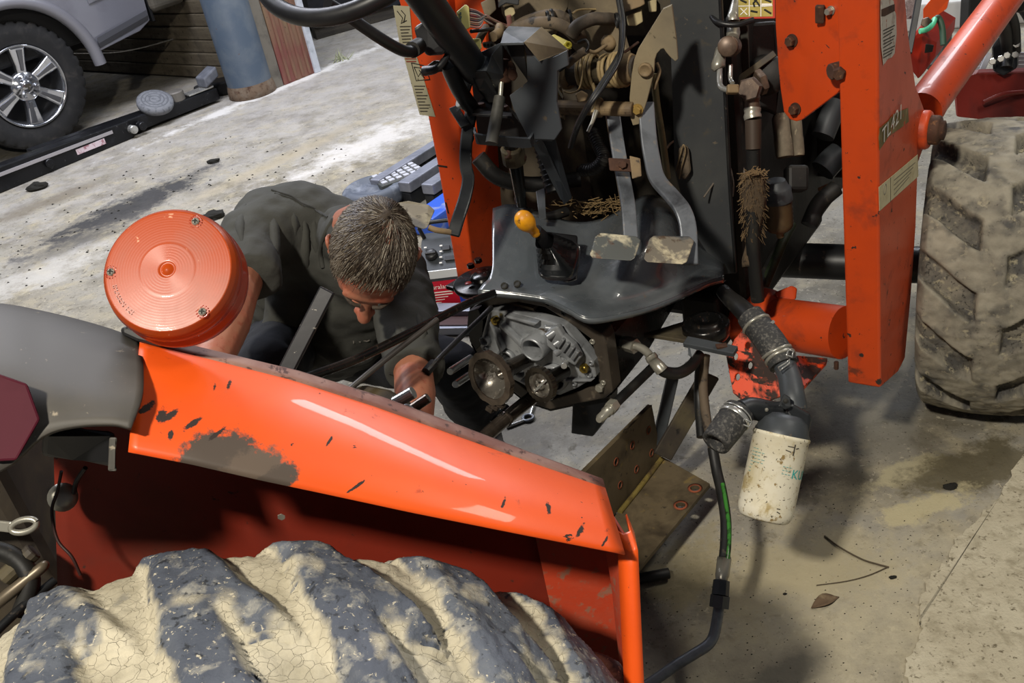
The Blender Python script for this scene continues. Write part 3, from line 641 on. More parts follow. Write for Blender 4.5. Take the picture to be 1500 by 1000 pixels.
# front lip: narrow strip that drops from the front corner of the skirt
def fr(s): return lerp3([(917, 778, 1.205), (922, 790, 1.195), (928, 806, 1.185), (932, 900, 1.19), (936, 985, 1.20), (940, 1080, 1.215)], s)
lipr = []
for i in range(21):
    p = V(W(*fr(i / 20))); lipr.append([p - RU * .016 - RV * .012, p - RU * .004 + RV * .004, p + RU * .004 + RV * .002, p + RU * .006 - RV * .03])
skin('front_lip', lipr, ORANGE, fn, .003)
# front wall of the wheel well, behind the lip
fw_ = []
for i in range(13):
    s = i / 12; p = V(W(*fr(s))); q = V(W(*lerp3(CR, 1.0))) - Z * (.02 + .45 * s); q2 = q - RU * .10
    fw_.append([p - RU * .004, p - RU * .010 - RV * .03, (p + q) / 2 - RU * .02, q, q2])
skin('front_wall', fw_, mat('red_dusty_panel', 'b03c20', .6, 0, [(9, .45, .7, 'a04a34', .7), (60, .55, .66, '8a5c48', .8)], [(120, .3, .001)]), fn, .004)
MB().hexn(W(413, 753, 1.30), RV, .006, .006).obj('rivet', ZINC, fn)
# weathered corner piece with tail lens
cp = node('fender_corner_cover', W(80, 560, 1.05), rear)
TOPL = [(-190, 452, 1.20), (-90, 450, 1.19), (0, 455, 1.18), (60, 466, 1.175), (115, 478, 1.17), (165, 492, 1.165), (207, 508, 1.163)]
MID = [(-190, 560, 1.03), (-90, 560, 1.03), (0, 555, 1.035), (60, 560, 1.04), (115, 565, 1.045), (165, 568, 1.05), (210, 572, 1.052)]
BOT = [(-190, 690, .99), (-90, 692, .99), (0, 690, .99), (62, 640, 1.0), (110, 625, 1.005), (165, 622, 1.008), (192, 628, 1.01)]
BACK = [(-190, 446, 1.32), (-90, 444, 1.31), (0, 449, 1.30), (60, 458, 1.29), (115, 472, 1.28), (165, 486, 1.27), (203, 500, 1.26)]
rows = []
for A in (BACK, TOPL, MID, BOT):
    Q, _ = crom([W(*p) for p in A], 4); rows.append(Q)
cols = []
for j in range(len(rows[0])):
    Q, _ = crom([r[j] for r in rows], 5); cols.append(Q)
skin('cover_shell', cols, CAPPLASTIC, cp, .005)
hexp = [(-40, 548, 1.005), (0, 548, 1.005), (40, 562, 1.005), (59, 614, .998), (24, 674, .985), (-10, 676, .985), (-60, 640, .99)]
MB().poly([W(*p) for p in hexp], -ray(10, 610).normalized() * .006).obj('tail_lens', REDLENS, cp, .003)
und = [W(62, 636, 1.03), W(105, 628, 1.04), W(170, 632, 1.04), W(170, 685, 1.06), W(110, 672, 1.07), W(60, 668, 1.06)]
MB().poly(und, ray(100, 650) * .08).obj('dark_liner', BLKPLASTIC, cp, .006)
MB().poly([W(160, 640, 1.035), W(172, 640, 1.035), W(168, 676, 1.04), W(172, 690, 1.035), W(158, 690, 1.035)], ray(160, 660) * .02).obj('bent_tab', CAPPLASTIC, cp, .002)
# dark recess items under the cover
MB().lathe(W(92, 728, 1.24), W(92, 728, 1.0) - W(92, 728, 1.24), [(.018, 0), (.018, .006), (.010, .010), (0, .010)], 20).obj('grommet', ZINC, fn)
tube('wire', [W(90, 690, 1.20), W(84, 720, 1.21), W(76, 748, 1.21), W(84, 790, 1.21), W(105, 815, 1.21), W(118, 842, 1.215)], .0022, mat('dark_wire', '2a1512', .5), fn, seg=6)
tube('wire', [W(125, 685, 1.2), W(112, 705, 1.22), W(108, 722, 1.23)], .003, BLKPLASTIC, fn, seg=6)
# bottom-left clutter of the rear half: rear axle housing, bracket, hydraulic pipe
hz = node('rear_axle_housing', W(20, 800, 1.3), rear)
HZD = W(-40, 700, 1.32)
MB().box(W(-30, 740, 1.42), RU, RV, Z, .22, .2, .5).obj('axle_casting', DUSTDK, hz, .02)
tube('spanner_eye', [W(35 + 19 * math.cos(k * math.pi / 8) * .95 + 5 * math.sin(k * math.pi / 8), 770 - 5 * math.cos(k * math.pi / 8) * 1.2 + 8 * math.sin(k * math.pi / 8), 1.28) for k in range(17)], .0042, ZINC, hz, seg=8, sub=2)
MB().strip([W(-60, 776, 1.29), W(-10, 770, 1.285), W(18, 772, 1.28)], .014, .006, UPV, 4).obj('spanner_shank', ZINC, hz, .002)
tube('hydraulic_pipe', [W(-30, 905, 1.25), W(15, 868, 1.25), W(60, 832, 1.26), W(66, 826, 1.27)], [.008, .008, .007, .005], mat('stained_pipe', '6b6152', .4, .5), hz)
tube('hydraulic_pipe', [W(-40, 960, 1.2), W(20, 900, 1.24), W(80, 850, 1.28)], .006, BLACKM, hz)
tube('hose', [W(-30, 800, 1.25), W(20, 815, 1.26), W(45, 850, 1.26), W(30, 900, 1.26)], .012, RUBBER, hz)
MB().cyl(W(5, 848, 1.26), W(50, 806, 1.27), .012, 12).obj('valve_body', DUSTDK, hz)

# amber turn signal on its rubber stalk
LD = 1.12
lc = W(250, 399, LD); ln = (CAM - lc).normalized(); ln = (ln - RT * .34 + UPV * .30).normalized()
ts = node('turn_signal_lamp', lc, rear)
LR = .0755
MB().lathe(lc - ln * .052, ln, [(LR * .9, 0), (LR * 1.0, .006), (LR * 1.03, .014), (LR * 1.03, .022), (LR * .98, .026), (LR * .975, .034), (LR * 1.02, .037), (LR * 1.02, .044), (LR * .97, .05)], 64, True, True).obj('rear_lens_rim', AMBERD, ts)
prof = [(LR * 1.0, -.008), (LR * 1.005, -.004), (LR * .985, .003), (LR * .94, .0065)]
nr = 20
for k in range(nr):                                                 # moulded concentric rings
    r = LR * (.93 - .83 * k / nr); hgt = .0065 + .004 * (1 - (r / LR) ** 2)
    amp = .0016 if r > LR * .42 else .0030
    prof += [(r, hgt + amp), (r - LR * .83 / nr * .5, hgt - amp * .3)]
prof += [(LR * .08, .0108), (LR * .05, .0125), (0, .013)]
MB().lathe(lc, ln, prof, 72).obj('amber_lens', AMBER, ts)
lx = RT.copy(); lx = (lx - ln * lx.dot(ln)).normalized(); ly = ln.cross(lx)
for (px, py) in ((287, 325), (163, 399), (297, 457)):
    p = onp(px, py, lc + ln * .007, ln)
    MB().lathe(p - ln * .002, ln, [(.0075, 0), (.0078, .003), (.0058, .0035), (.005, .0015)], 16, True, False).obj('screw_well', AMBERD, ts)
    sc = MB().lathe(p - ln * .001, ln, [(.0046, 0), (.0046, .003), (.003, .0045), (0, .0048)], 16).obj('screw', ZINC, ts)
    q = MB().box(p + ln * .0042, lx, ly, ln, .0054, .0011, .0012).box(p + ln * .0042, ly, lx, ln, .0054, .0011, .0012).obj('screw_slot', INKK, ts)
R0 = LR * .84
def bend_l(x, y):
    a = math.radians(196) + x / R0; r = R0 - y
    return lc + ln * .0092 + lx * (r * math.cos(a)) + ly * (r * math.sin(a))
text('moulded_lettering', 'IMASEN 121', lc, lx, ly, .0085, mat('moulded_amber', '8f3a1e', .35, 0, coat=.4), ts, bend=bend_l)
st = W(235, 497, 1.16)
MB().poly([W(176, 480, 1.15), W(186, 477, 1.15), W(236, 492, 1.15), W(240, 510, 1.15), W(200, 500, 1.15), W(178, 490, 1.15)], ray(210, 490) * .05).obj('stalk_clamp', BLKPLASTIC, ts, .004)
tube('rubber_stalk', [W(215, 500, 1.19), W(222, 485, 1.185), W(236, 462, 1.175)], [.018, .016, .018], RUBBER, ts, seg=16)

# transmission housing of the rear half, behind the fender
tr = node('transmission_housing', W(560, 620, 1.75), rear)
thn = V((.86, -.2, .47)).normalized()
top = [(440, 582, .80), (500, 572, .80), (533, 560, .80), (573, 568, .80), (600, 584, .80), (640, 614, .80), (700, 672, .80), (560, 720, .80), (440, 690, .80)]
MB().poly([G(*p) for p in top], V((0, 0, -.34))).obj('housing_casting', mat('oily_brown_casting', '3a3226', .7, 0, [(9, .45, .7, '54482f', .75), (30, .6, .7, '1f1b16', .6)], [(40, .5, .003)], spec=.2), tr, .010)
tube('gasket_edge', [W(535, 585, 1.64), W(552, 600, 1.635), W(580, 602, 1.64), W(598, 594, 1.65), (W(625, 622, 1.64)), W(645, 650, 1.61)], .0028, ALU, tr, seg=6)
for (a, b, r) in (((578, 590, 1.70), (606, 574, 1.69), .011), ((604, 598, 1.68), (628, 582, 1.675), .009)):
    MB().cyl(W(*a), W(*b), r, 16).obj('dowel_pin', STEEL if r > .01 else GEARM, tr)
MB().lathe(W(540, 582, 1.66), thn + V((0, -.6, .3)), [(.008, 0), (.008, .004), (.004, .005), (.003, .001)], 12).obj('bolt', ZINC, tr)
MB().lathe(W(568, 592, 1.66), thn + V((0, -.6, .3)), [(.007, 0), (.007, .004), (0, .005)], 6, False).obj('bolt', ZINC, tr)
MB().bar(W(400, 580, 1.62), W(480, 424, 1.62), .026, .012, RT).obj('flat_lever', mat('chipped_black_bar', '1d1d20', .35, .3, [(70, .64, .67, 'a09a90', .5), (3.5, .52, .6, '4a3018', .5)], [(60, .1, .001)]), rear, .0025)
tube('greasy_control_rod', [W(425, 570, 1.70), W(445, 555, 1.72), W(520, 527, 1.82), (W(600, 488, 1.93)), W(680, 447, 2.06), W(735, 425, 2.16)], .0088, OILY, rear, seg=12)
for (a, b) in ((.15, .2), (.42, .47), (.62, .66), (.86, .92)):
    P_ = [V(W(445, 555, 1.72)).lerp(V(W(735, 425, 2.16)), t) for t in (a, b)]
    off = V(W(590, 492, 1.915)) - V(W(445, 555, 1.72)).lerp(V(W(735, 425, 2.16)), .5)
tube('thin_control_rod', [W(488, 590, 1.72), W(560, 530, 1.82), W(640, 468, 1.95)], .0055, mat('grey_rod', '4a4744', .4, .4), rear, seg=8)
tube('thin_control_rod', [W(625, 548, 2.0), W(640, 528, 2.02), W(668, 500, 2.08), W(700, 470, 2.16), W(720, 450, 2.2)], .0058, BLACKM, rear, seg=8)
MB().cyl(W(624, 545, 1.99), W(636, 531, 2.01), .010, 12).obj('rod_end', BLACKM, rear)

# ------------------------------------------------------------------ front half of the tractor
TF = V((math.sin(math.radians(38)), math.cos(math.radians(38)), 0)); TR = V((TF.y, -TF.x, 0))
TO = W(790, 530, 2.3)
def T(x, y, t): return onp(x, y, TO + TF * t, TF)                    # on the cross plane t metres ahead of the split face
def S(x, y, s): return onp(x, y, TO + TR * s, TR)                    # on the lengthwise plane s metres to the right
front = thing('tractor_front_half', 'front half of the orange tractor: bare firewall, pedals, floor pan and open gear case', 'tractor', (TO.x, TO.y, 0))
def tpoly(px, t): return [T(x, y, t) for x, y in px]
def plate(name, px, t, th, m, parent, bevel=.0015): return MB().poly(tpoly(px, t), TF * th).obj(name, m, parent, bevel)

# --- bell housing flange and gear case
bell = node('bell_housing', TO, front)
fo = [(690, 452), (712, 437), (760, 428), (792, 437), (808, 445), (845, 467), (882, 489), (887, 500), (897, 574), (884, 584), (842, 592), (806, 600), (770, 588), (735, 560), (708, 535), (692, 505)]
fi = [(708, 462), (722, 448), (760, 443), (798, 450), (830, 470), (866, 497), (873, 525), (877, 562), (836, 577), (806, 586), (774, 574), (742, 548), (716, 524), (706, 500)]
CASTF = mat('oily_brown_cast_iron', '453e36', .34, .2, [(12, .5, .7, '2c2823', .3), (40, .6, .68, '5f564a', .45)], [(60, .25, .001)])
holed('flange', tpoly(fo, 0), [tpoly(fi, 0)], .045, CASTF, bell, .003)
bb = [T(x, y, .03) for x, y in fo]; bc = sum(bb, V((0, 0, 0))) / len(bb)
skin('housing_casting', [[p for p in bb] + [bb[0]], [bc + (p - bc) * .98 + TF * .2 for p in bb] + [bc + (bb[0] - bc) * .98 + TF * .2], [bc + (p - bc) * .8 + TF * .5 for p in bb] + [bc + (bb[0] - bc) * .8 + TF * .5]], OILY, bell, .008, False)
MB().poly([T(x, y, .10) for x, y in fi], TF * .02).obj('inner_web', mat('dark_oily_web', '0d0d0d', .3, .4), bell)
for (x, y) in ((803, 444), (868, 500), (884, 560), (700, 458), (698, 483), (826, 458)):
    MB().lathe(T(x, y, 0) , -TF, [(.0065, 0), (.0065, .003), (.004, .0035), (.0035, .001)], 14).obj('flange_hole', ZINC if x > 860 else OILY, bell)
MB().hexn(T(880, 566, 0), -TF, .010, .012).obj('flange_bolt', ZINC, bell)
MB().poly([G(727, 438, .665), G(743, 423, .665), G(800, 433, .665), G(781, 451, .665)], Z * -.008).obj('mount_plate', RUSTPLATE, bell, .001)
for (x, y) in ((743, 435), (772, 441)): MB().lathe(G(x, y, .666), Z, [(.007, -.002), (.006, .001), (0, .001)], 14).obj('plate_hole', INKK, bell)
plate('side_bracket', [(686, 456), (700, 452), (708, 470), (706, 505), (697, 512), (688, 500), (684, 478)], -.02, .02, BLACKM, bell)

gc = node('gear_case', T(790, 520, -.02), front)
ao = [(717, 454), (743, 456), (785, 466), (826, 478), (856, 513), (869, 530), (873, 552), (846, 568), (820, 579), (790, 572), (760, 560), (735, 547), (712, 526), (702, 505), (706, 490)]
bore = lambda x, y, r, t=-.02: ring(T(x, y, t), TF, r, 20, x=TR)
holed('case_plate', tpoly(ao, -.02), [bore(784, 505, .028), bore(816, 548, .028), bore(745, 522, .020), bore(714, 495, .008), bore(760, 545, .014)], .03, ALU, gc, .003)
def tub(x, y, t0, t1, ro, ri, m, name, seg=28): MB().lathe(T(x, y, t0), T(x, y, t0) * 0 - TF, [(ro, 0), (ro * 1.0, t0 - t1 - .003), (ro - .0025, t0 - t1), (ri + .0015, t0 - t1), (ri, t0 - t1 - .002), (ri, .0)], seg, True, False).obj(name, m, gc)
tub(784, 505, -.01, -.030, .035, .026, ALU, 'bore_ring'); tub(816, 548, -.01, -.032, .035, .027, ALU, 'bore_ring'); tub(745, 522, -.01, -.026, .026, .019, ALU, 'bore_ring')
tub(798, 494, -.005, -.062, .0300, .0240, ALU, 'bearing_tube')
MB().lathe(T(798, 494, -.02), -TF, [(.024, 0), (0, .001)], 20).obj('tube_floor', GEARM, gc)
tub(714, 495, -.015, -.032, .014, .009, ALU, 'bolt_boss')
MB().lathe(T(816, 548, .0), -TF, [(.024, 0), (.024, .055), (.018, .06), (0, .06)], 24).obj('seal_drum', BLKPLASTIC, gc)
MB().lathe(T(784, 505, .02), -TF, [(.026, 0), (.026, .02), (.020, .028), (0, .028)], 24).obj('bearing', GEARM, gc)
for (a, b, w0) in (((724, 466), (738, 508), .009), ((738, 470), (768, 500), .009), ((745, 457), (788, 468), .007), ((826, 555), (868, 552), .006), ((720, 456), (708, 490), .006), ((768, 552), (812, 577), .008), ((735, 515), (722, 540), .008)):
    MB().poly([T(a[0], a[1] - 1, -.021), T(b[0] + 5, b[1], -.021), T(b[0], b[1] + 4, -.021), T(a[0] - 2, a[1] + 2, -.021)], -TF * (.018 if w0 > .006 else .010)).obj('cast_rib', ALU, gc, .003)
for i, (x, y, r, ln_, dx, dy) in enumerate(((802, 493, .009, .075, 20, -14), (812, 505, .008, .06, 17, -12), (815, 517, .008, .05, 24, -16), (826, 526, .008, .05, 22, -14), (800, 480, .007, .04, 18, 2))):
    a = T(x, y, -.055 + .004 * i); b = T(x + dx, y + dy, -.03)
    MB().tube([a, b], [r, r * .95], 16, 1).lathe(a, a - b, [(r, 0), (r, .002), (r * .55, .0025), (r * .5, -.01)], 16, True, False).obj('rod_boss', ALU, gc)
MB().poly(tpoly([(806, 478), (822, 472), (830, 486), (846, 500), (856, 518), (848, 530), (834, 522), (820, 512), (806, 500)], -.03), -TF * .018).obj('shift_block', ALU, gc, .004)
for i in range(4): MB().bar(T(826 + i * 7, 496 + i * 6, -.052), T(818 + i * 7, 508 + i * 6, -.052), .007, .010, TR).obj('block_rib', ALU, gc, .002)
MB().cyl(T(832, 528, -.03), T(826, 536, -.075), .007, 14).obj('dowel_pin', STEEL, gc)
for (x, y) in ((728, 467), (858, 537)): MB().hexn(T(x, y, -.022), -TF, .011, .014).lathe(T(x, y, -.036), -TF, [(.006, 0), (.006, .010), (0, .0105)], 10).obj('brass_bolt', mat('yellow_zinc_%d' % x, '8f7a3a', .3, .9), gc)
for (x, y) in ((741, 479), (867, 530), (842, 560), (864, 548), (712, 510)): MB().lathe(T(x, y, -.021), -TF, [(.007, 0), (.007, .006), (.004, .007), (.004, .002)], 14).obj('case_boss', ALU, gc)
# gears
gn = (-TF - TR * .15 + Z * .18).normalized()
def gear(x, y, t, r, ri, cone, name, teeth, hub_r, m):
    c = T(x, y, t); g = node(name, c, front); a, b, n = frame(gn); q = MB()
    N_ = teeth * 4; P1 = []
    for k in range(N_):
        an = 2 * math.pi * k / N_; rr = r if (k % 4) in (0, 1) else r * (.965 if teeth else 1); P1.append((an, rr))
    out = [c + (a * math.cos(an) + b * math.sin(an)) * rr for an, rr in P1]; inn = [c + (a * math.cos(an) + b * math.sin(an)) * ri for an, _ in P1]
    outb = [p - gn * .014 for p in out]; innb = [p - gn * .004 for p in inn]; n_ = N_
    q.add(out + inn + outb + innb, [(k, (k + 1) % n_, n_ + (k + 1) % n_, n_ + k) for k in range(n_)] + [(k, 2 * n_ + k, 2 * n_ + (k + 1) % n_, (k + 1) % n_) for k in range(n_)] + [(n_ + k, n_ + (k + 1) % n_, 3 * n_ + (k + 1) % n_, 3 * n_ + k) for k in range(n_)])
    q.obj('toothed_rim', m, g, 0)
    MB().lathe(c, gn, [(ri * 1.02, -.002), (ri * .9, -.012), (hub_r * 1.6, -cone), (hub_r, -cone), (hub_r, -cone + .006), (hub_r * .55, -cone + .006), (hub_r * .5, -cone - .02), (0, -cone - .02)], 32, True, False).obj('dished_web', mat(name + '_web', '77726a', .22, .55, [(30, .45, .65, '4a433b', .3), (60, .58, .64, 'b0aca4', .2)], [(25, .5, .003)]), g)
    MB().lathe(c - gn * .012, -gn, [(ri * 1.0, 0), (ri * .8, cone * .6), (hub_r * 1.5, cone * 1.2), (hub_r * 1.3, cone * 1.2 + .07), (0, cone * 1.2 + .07)], 24, True, False).obj('gear_shaft', m, g)
    return g
g1 = gear(716, 555, -.15, .064, .048, .042, 'bevel_gear', 12, .013, GEARM)
for k in range(3): MB().bar(T(735 - k * 8, 590 + k * 3, -.152), T(733 - k * 8, 596 + k * 3, -.155), .018, .014, TR).obj('gear_lug', GEARM, g1, .002)
g2 = gear(789, 564, -.13, .041, .030, .008, 'drive_gear', 24, .012, mat('dark_gear', '4a443c', .3, .85, [(25, .45, .7, '2f2a26', .3)]))
for i in range(5): MB().bar(T(783 + i * 3, 572 - i * 3, -.128), T(789 + i * 3, 568 - i * 3, -.128), .004, .004, TR).obj('spline_glint', STEEL, g2)
for (a, b) in (((659, 544, -.16), (690, 524, -.06)), ((667, 563, -.16), (694, 545, -.06))): MB().cyl(T(*a), T(*b), .0085, 16).obj('locating_pin', STEEL, front)
MB().tube([T(700, 648, -.25), T(742, 612, -.12), T(785, 578, .0)], .0165, 20, 2).lathe(T(742, 612, -.12), T(742, 612, -.12) - T(785, 578, 0), [(.0185, 0), (.0185, .01), (.0165, .011)], 20).obj('input_shaft', GEARM, front)
tube('brake_link_rod', [T(722, 620, -.05), T(745, 595, .0)], .010, BLACKM, front)
MB().poly([T(838, 590, .02), T(892, 580, .02), T(890, 610, .04), T(868, 640, .05), T(836, 635, .05)], TF * .05).obj('lower_bracket', BLACKM, front, .004)

# --- floor pan
pan = node('floor_pan', W(880, 400, 2.15), front)
PR = [
 [(722, 306, 2.36), (745, 300, 2.37), (775, 305, 2.36), (810, 318, 2.35), (850, 326, 2.34), (890, 318, 2.34), (925, 296, 2.34), (950, 286, 2.35), (978, 294, 2.37), (1000, 318, 2.42), (1030, 350, 2.46), (1062, 372, 2.47)],
 [(721, 330, 2.27), (745, 328, 2.27), (775, 330, 2.27), (810, 338, 2.28), (850, 346, 2.30), (890, 340, 2.29), (925, 320, 2.25), (952, 312, 2.24), (982, 320, 2.27), (1002, 342, 2.33), (1030, 366, 2.38), (1062, 384, 2.40)],
 [(721, 362, 2.22), (745, 362, 2.22), (775, 363, 2.22), (810, 366, 2.23), (850, 370, 2.24), (890, 370, 2.21), (925, 358, 2.17), (955, 352, 2.17), (985, 360, 2.2), (1006, 372, 2.26), (1032, 384, 2.32), (1060, 392, 2.35)],
 [(721, 392, 2.18), (745, 396, 2.18), (775, 400, 2.18), (810, 404, 2.18), (846, 408, 2.17), (880, 412, 2.14), (915, 408, 2.13), (950, 402, 2.15), (985, 398, 2.2), (1010, 396, 2.25), (1034, 396, 2.3), (1060, 397, 2.33)],
 [(716, 408, 2.165), (742, 412, 2.16), (775, 416, 2.155), (812, 421, 2.14), (846, 434, 2.11), (878, 442, 2.10), (912, 438, 2.115), (948, 428, 2.15), (985, 415, 2.19), (1010, 407, 2.23), (1036, 402, 2.27), (1060, 400, 2.30)],
 [(708, 416, 2.15), (738, 420, 2.145), (772, 424, 2.135), (808, 430, 2.12), (842, 448, 2.08), (872, 458, 2.07), (910, 454, 2.085), (950, 443, 2.12), (988, 428, 2.16), (1014, 416, 2.20), (1038, 408, 2.24), (1060, 403, 2.28)],
 [(700, 426, 2.14), (735, 428, 2.13), (772, 432, 2.12), (803, 438, 2.11), (832, 452, 2.08), (862, 466, 2.06), (908, 460, 2.075), (952, 449, 2.11), (990, 434, 2.15), (1017, 421, 2.19), (1040, 411, 2.23), (1060, 406, 2.27)]]
rows = [crom([W(*p) for p in r], 5)[0] for r in PR]; cols = [crom([r[j] for r in rows], 5)[0] for j in range(len(rows[0]))]
skin('pan_sheet', cols, PANM, pan, .004)
skin('rolled_edge', [[c_[-1], c_[-1] - Z * .012, c_[-1] - Z * .014 + TF * .01] for c_ in cols], PANM, pan, .003)
for (x, y) in ((757, 415), (809, 425), (738, 418)): MB().lathe(W(x, y, 2.135), Z * .8 - TF * .5, [(.0085, -.004), (.007, .002), (.0055, 0)], 14).obj('bolt_hole', INKK, pan)
# boot and shift lever
sh = node('shift_lever', W(815, 380, 2.15), front)
bo = [(790, 338, 2.20), (846, 345, 2.20), (846, 410, 2.13), (832, 414, 2.13), (790, 403, 2.14)]
MB().poly([W(*p) for p in bo], -ray(815, 380) * .012).obj('boot_frame', BLKPLASTIC, sh, .004)
bc0, bc1 = W(819, 381, 2.13), W(792, 344, 1.985)
q = MB(); bx_ = (W(846, 385, 2.15) - W(790, 378, 2.15)).normalized(); bd = (bc1 - bc0).normalized(); by_ = bd.cross(bx_).normalized(); bx_ = by_.cross(bd); rr_ = []
for k in range(13):
    s = k / 12; c_ = bc0.lerp(bc1, s * .8); w_ = (.045 - .026 * s) * (1.0 if k % 2 == 0 else .72); h_ = (.046 - .028 * s) * (1.0 if k % 2 == 0 else .72)
    rr_.append([c_ + bx_ * w_ * math.copysign(abs(math.cos(a)) ** .55, math.cos(a)) + by_ * h_ * math.copysign(abs(math.sin(a)) ** .55, math.sin(a)) for a in [i * math.pi / 12 for i in range(24)]])
q.add([p for r in rr_ for p in r], [(i * 24 + j, i * 24 + (j + 1) % 24, i * 24 + 24 + (j + 1) % 24, i * 24 + 24 + j) for i in range(12) for j in range(24)], True)
q.obj('rubber_boot', mat('shiny_boot_rubber', '1c1c1e', .2, 0, [(14, .5, .75, '28272a', .28)], coat=.8), sh)
tube('boot_neck', [W(812, 368, 2.09), W(798, 352, 2.04), W(786, 336, 2.0)], [.022, .016, .010], BLKPLASTIC, sh, seg=16)
kd_ = (W(763, 316, 1.955) - W(784, 340, 2.0)).normalized(); ka_ = W(786, 343, 2.005)
tube('lever_rod', [W(805, 365, 2.08), W(784, 340, 2.0)], .007, BLACKM, sh)
MB().lathe(ka_, kd_, [(.0085, 0), (.010, .003), (.0095, .012), (.010, .020), (.0145, .030), (.0185, .040), (.0195, .050), (.0180, .060), (.0135, .068), (.006, .0725), (0, .073)], 28).obj('yellow_knob', YELLOW, sh)

# --- pedals
bp = node('brake_pedal', W(975, 300, 2.05), front); bp2 = node('brake_pedal', W(910, 300, 2.08), front)
bp['label'] = 'right brake pedal with a worn pale pad'; bp2['label'] = 'left brake pedal with a scratched rusty pad'
MB().strip([W(946, 150, 2.10), W(950, 200, 2.09), (W(955, 232, 2.08)), W(963, 262, 2.06), W(985, 288, 2.03), W(1000, 308, 2.01), W(1008, 335, 2.0), W(1010, 388, 1.99)], .034, .012, RT, 5).obj('pedal_arm', BLUESTEEL, bp, .003)
MB().strip([W(897, 160, 2.14), W(905, 215, 2.12), W(912, 255, 2.1), W(920, 300, 2.06), W(924, 350, 2.04)], .030, .010, RT, 4).obj('pedal_arm', BLUESTEEL, bp2, .003)
MB().bar(W(890, 165, 2.155), W(918, 330, 2.06), .010, .012, RT).obj('arm_flange', DUSTY, bp2, .001)
PADM = mat('worn_pedal_pad', '6d675c', .5, .2, [(13, .50, .58, 'b8ae92', .65), (30, .56, .64, '4a3a2c', .7), (9, .56, .64, '3f4346', .4)], [(60, .4, .001)])
PADM2 = mat('rusty_pedal_pad', '575a58', .45, .2, [(14, .52, .60, 'c0b89e', .6), (9, .54, .62, '70462a', .75), (30, .58, .64, '3a281c', .8)], [(60, .4, .001)])
def pad(px, d, m, par):
    P = [W(x, y, d + dd) for x, y, dd in px]; MB().poly(P, ray(px[0][0], px[0][1]) * .007).obj('pedal_pad', m, par, .003)
pad([(880, 341, .02), (932, 346, .02), (939, 352, .015), (930, 378, -.02), (924, 382, -.025), (868, 378, -.025), (864, 373, -.02), (872, 346, .015)], 2.0, PADM2, bp2)
pad([(958, 345, .02), (1010, 346, .02), (1017, 353, .015), (1006, 384, -.02), (1000, 387, -.025), (948, 384, -.025), (943, 379, -.02), (951, 350, .015)], 1.96, PADM, bp)
lk = node('pedal_latch', W(925, 242, 2.07), front)
MB().poly([W(891, 231, 2.075), W(925, 233, 2.075), W(927, 252, 2.07), W(893, 250, 2.07)], ray(910, 240) * -.012).obj('latch_block', RUST, lk, .003)
MB().poly([W(922, 228, 2.06), W(938, 232, 2.06), (W(940, 258, 2.06)), W(926, 262, 2.06)], ray(930, 245) * -.010).obj('latch_plate', DUSTY, lk, .002)
MB().hexn(W(912, 241, 2.06), -ray(912, 241), .009, .010).obj('latch_bolt', RUST, lk)
hook = node('pedal_hook_plate', W(950, 90, 2.05), front)
hp = [(984, 7), (971, 13), (953, 42), (935, 71), (929, 87), (925, 110), (922, 144), (923, 172), (927, 184), (936, 182), (941, 168), (947, 150), (953, 127), (958, 105), (959, 88), (962, 79), (968, 72), (972, 71), (976, 77), (982, 84), (989, 90), (993, 87), (991, 60), (987, 30)]
HN = (-TF + TR * .25).normalized(); HP0 = W(945, 100, 2.03)
MB().poly([onp(x, y, HP0, HN) for x, y in hp], -HN * .009).obj('hook_plate', mat('dusty_hook_steel', '8a7d63', .65, .1, [(7, .45, .7, '766a54', .65), (3, .5, .75, '5f5a50', .55), (50, .64, .7, '4a4032', .7)], [(60, .15, .0006)]), hook, .0015)
MB().lathe(onp(946, 101, HP0, HN), HN, [(.0135, 0), (.0145, .004), (.0145, .009), (.011, .011), (.010, .0095), (0, .0095)], 24).obj('pivot_pin', DUSTY, hook)
MB().hexn(onp(934, 160, HP0, HN), HN, .009, .012).lathe(onp(934, 160, HP0, HN), HN, [(.012, 0), (.012, .003)], 18).obj('hook_bolt', mat('ochre_bolt', '94793f', .6, .3), hook)
# pedal shaft with return springs
psh = node('pedal_shaft', W(890, 105, 2.1), front)
sa, sb = W(822, 108, 2.16), W(932, 100, 2.06); sd_ = (sb - sa)
MB().cyl(sa, sb, .026, 20).obj('shaft_tube', DUSTDK, psh)
MB().lathe(W(912, 101, 2.075), sd_, [(.030, 0), (.032, .004), (.031, .02), (.028, .026)], 20).obj('shaft_collar', DUSTY, psh)
MB().lathe(W(825, 108, 2.155), sd_, [(.026, 0), (.034, .004), (.034, .014), (.026, .018)], 20).obj('shaft_collar', DUSTY, psh)
def spring(p0, p1, r, turns, wr, name, m, par):
    a, b, n = frame(p1 - p0); L_ = (p1 - p0).length; N_ = turns * 14
    tube(name, [p0 + n * L_ * i / N_ + (a * math.cos(i * 2 * math.pi / 14) + b * math.sin(i * 2 * math.pi / 14)) * r for i in range(N_ + 1)], wr, m, par, seg=6, sub=1)
SPR = mat('dusty_spring_wire', '9a8660', .7, .1, [(30, .5, .7, '6d5c42', .7)])
spring(W(852, 105, 2.13), W(876, 104, 2.11), .034, 4, .0042, 'return_spring', SPR, psh); spring(W(900, 103, 2.09), W(916, 101, 2.075), .034, 3, .0042, 'return_spring', SPR, psh)
spring(W(886, 104, 2.1), W(896, 103, 2.09), .032, 2, .0042, 'return_spring', SPR, psh)
tube('spring_leg', [W(868, 122, 2.1), W(872, 140, 2.1), W(868, 165, 2.1)], .004, SPR, psh)
pc_ = node('cross_link', W(870, 158, 2.12), front)
MB().cyl(W(815, 157, 2.17), W(928, 160, 2.08), .0155, 18).obj('link_bar', DUSTY, pc_)
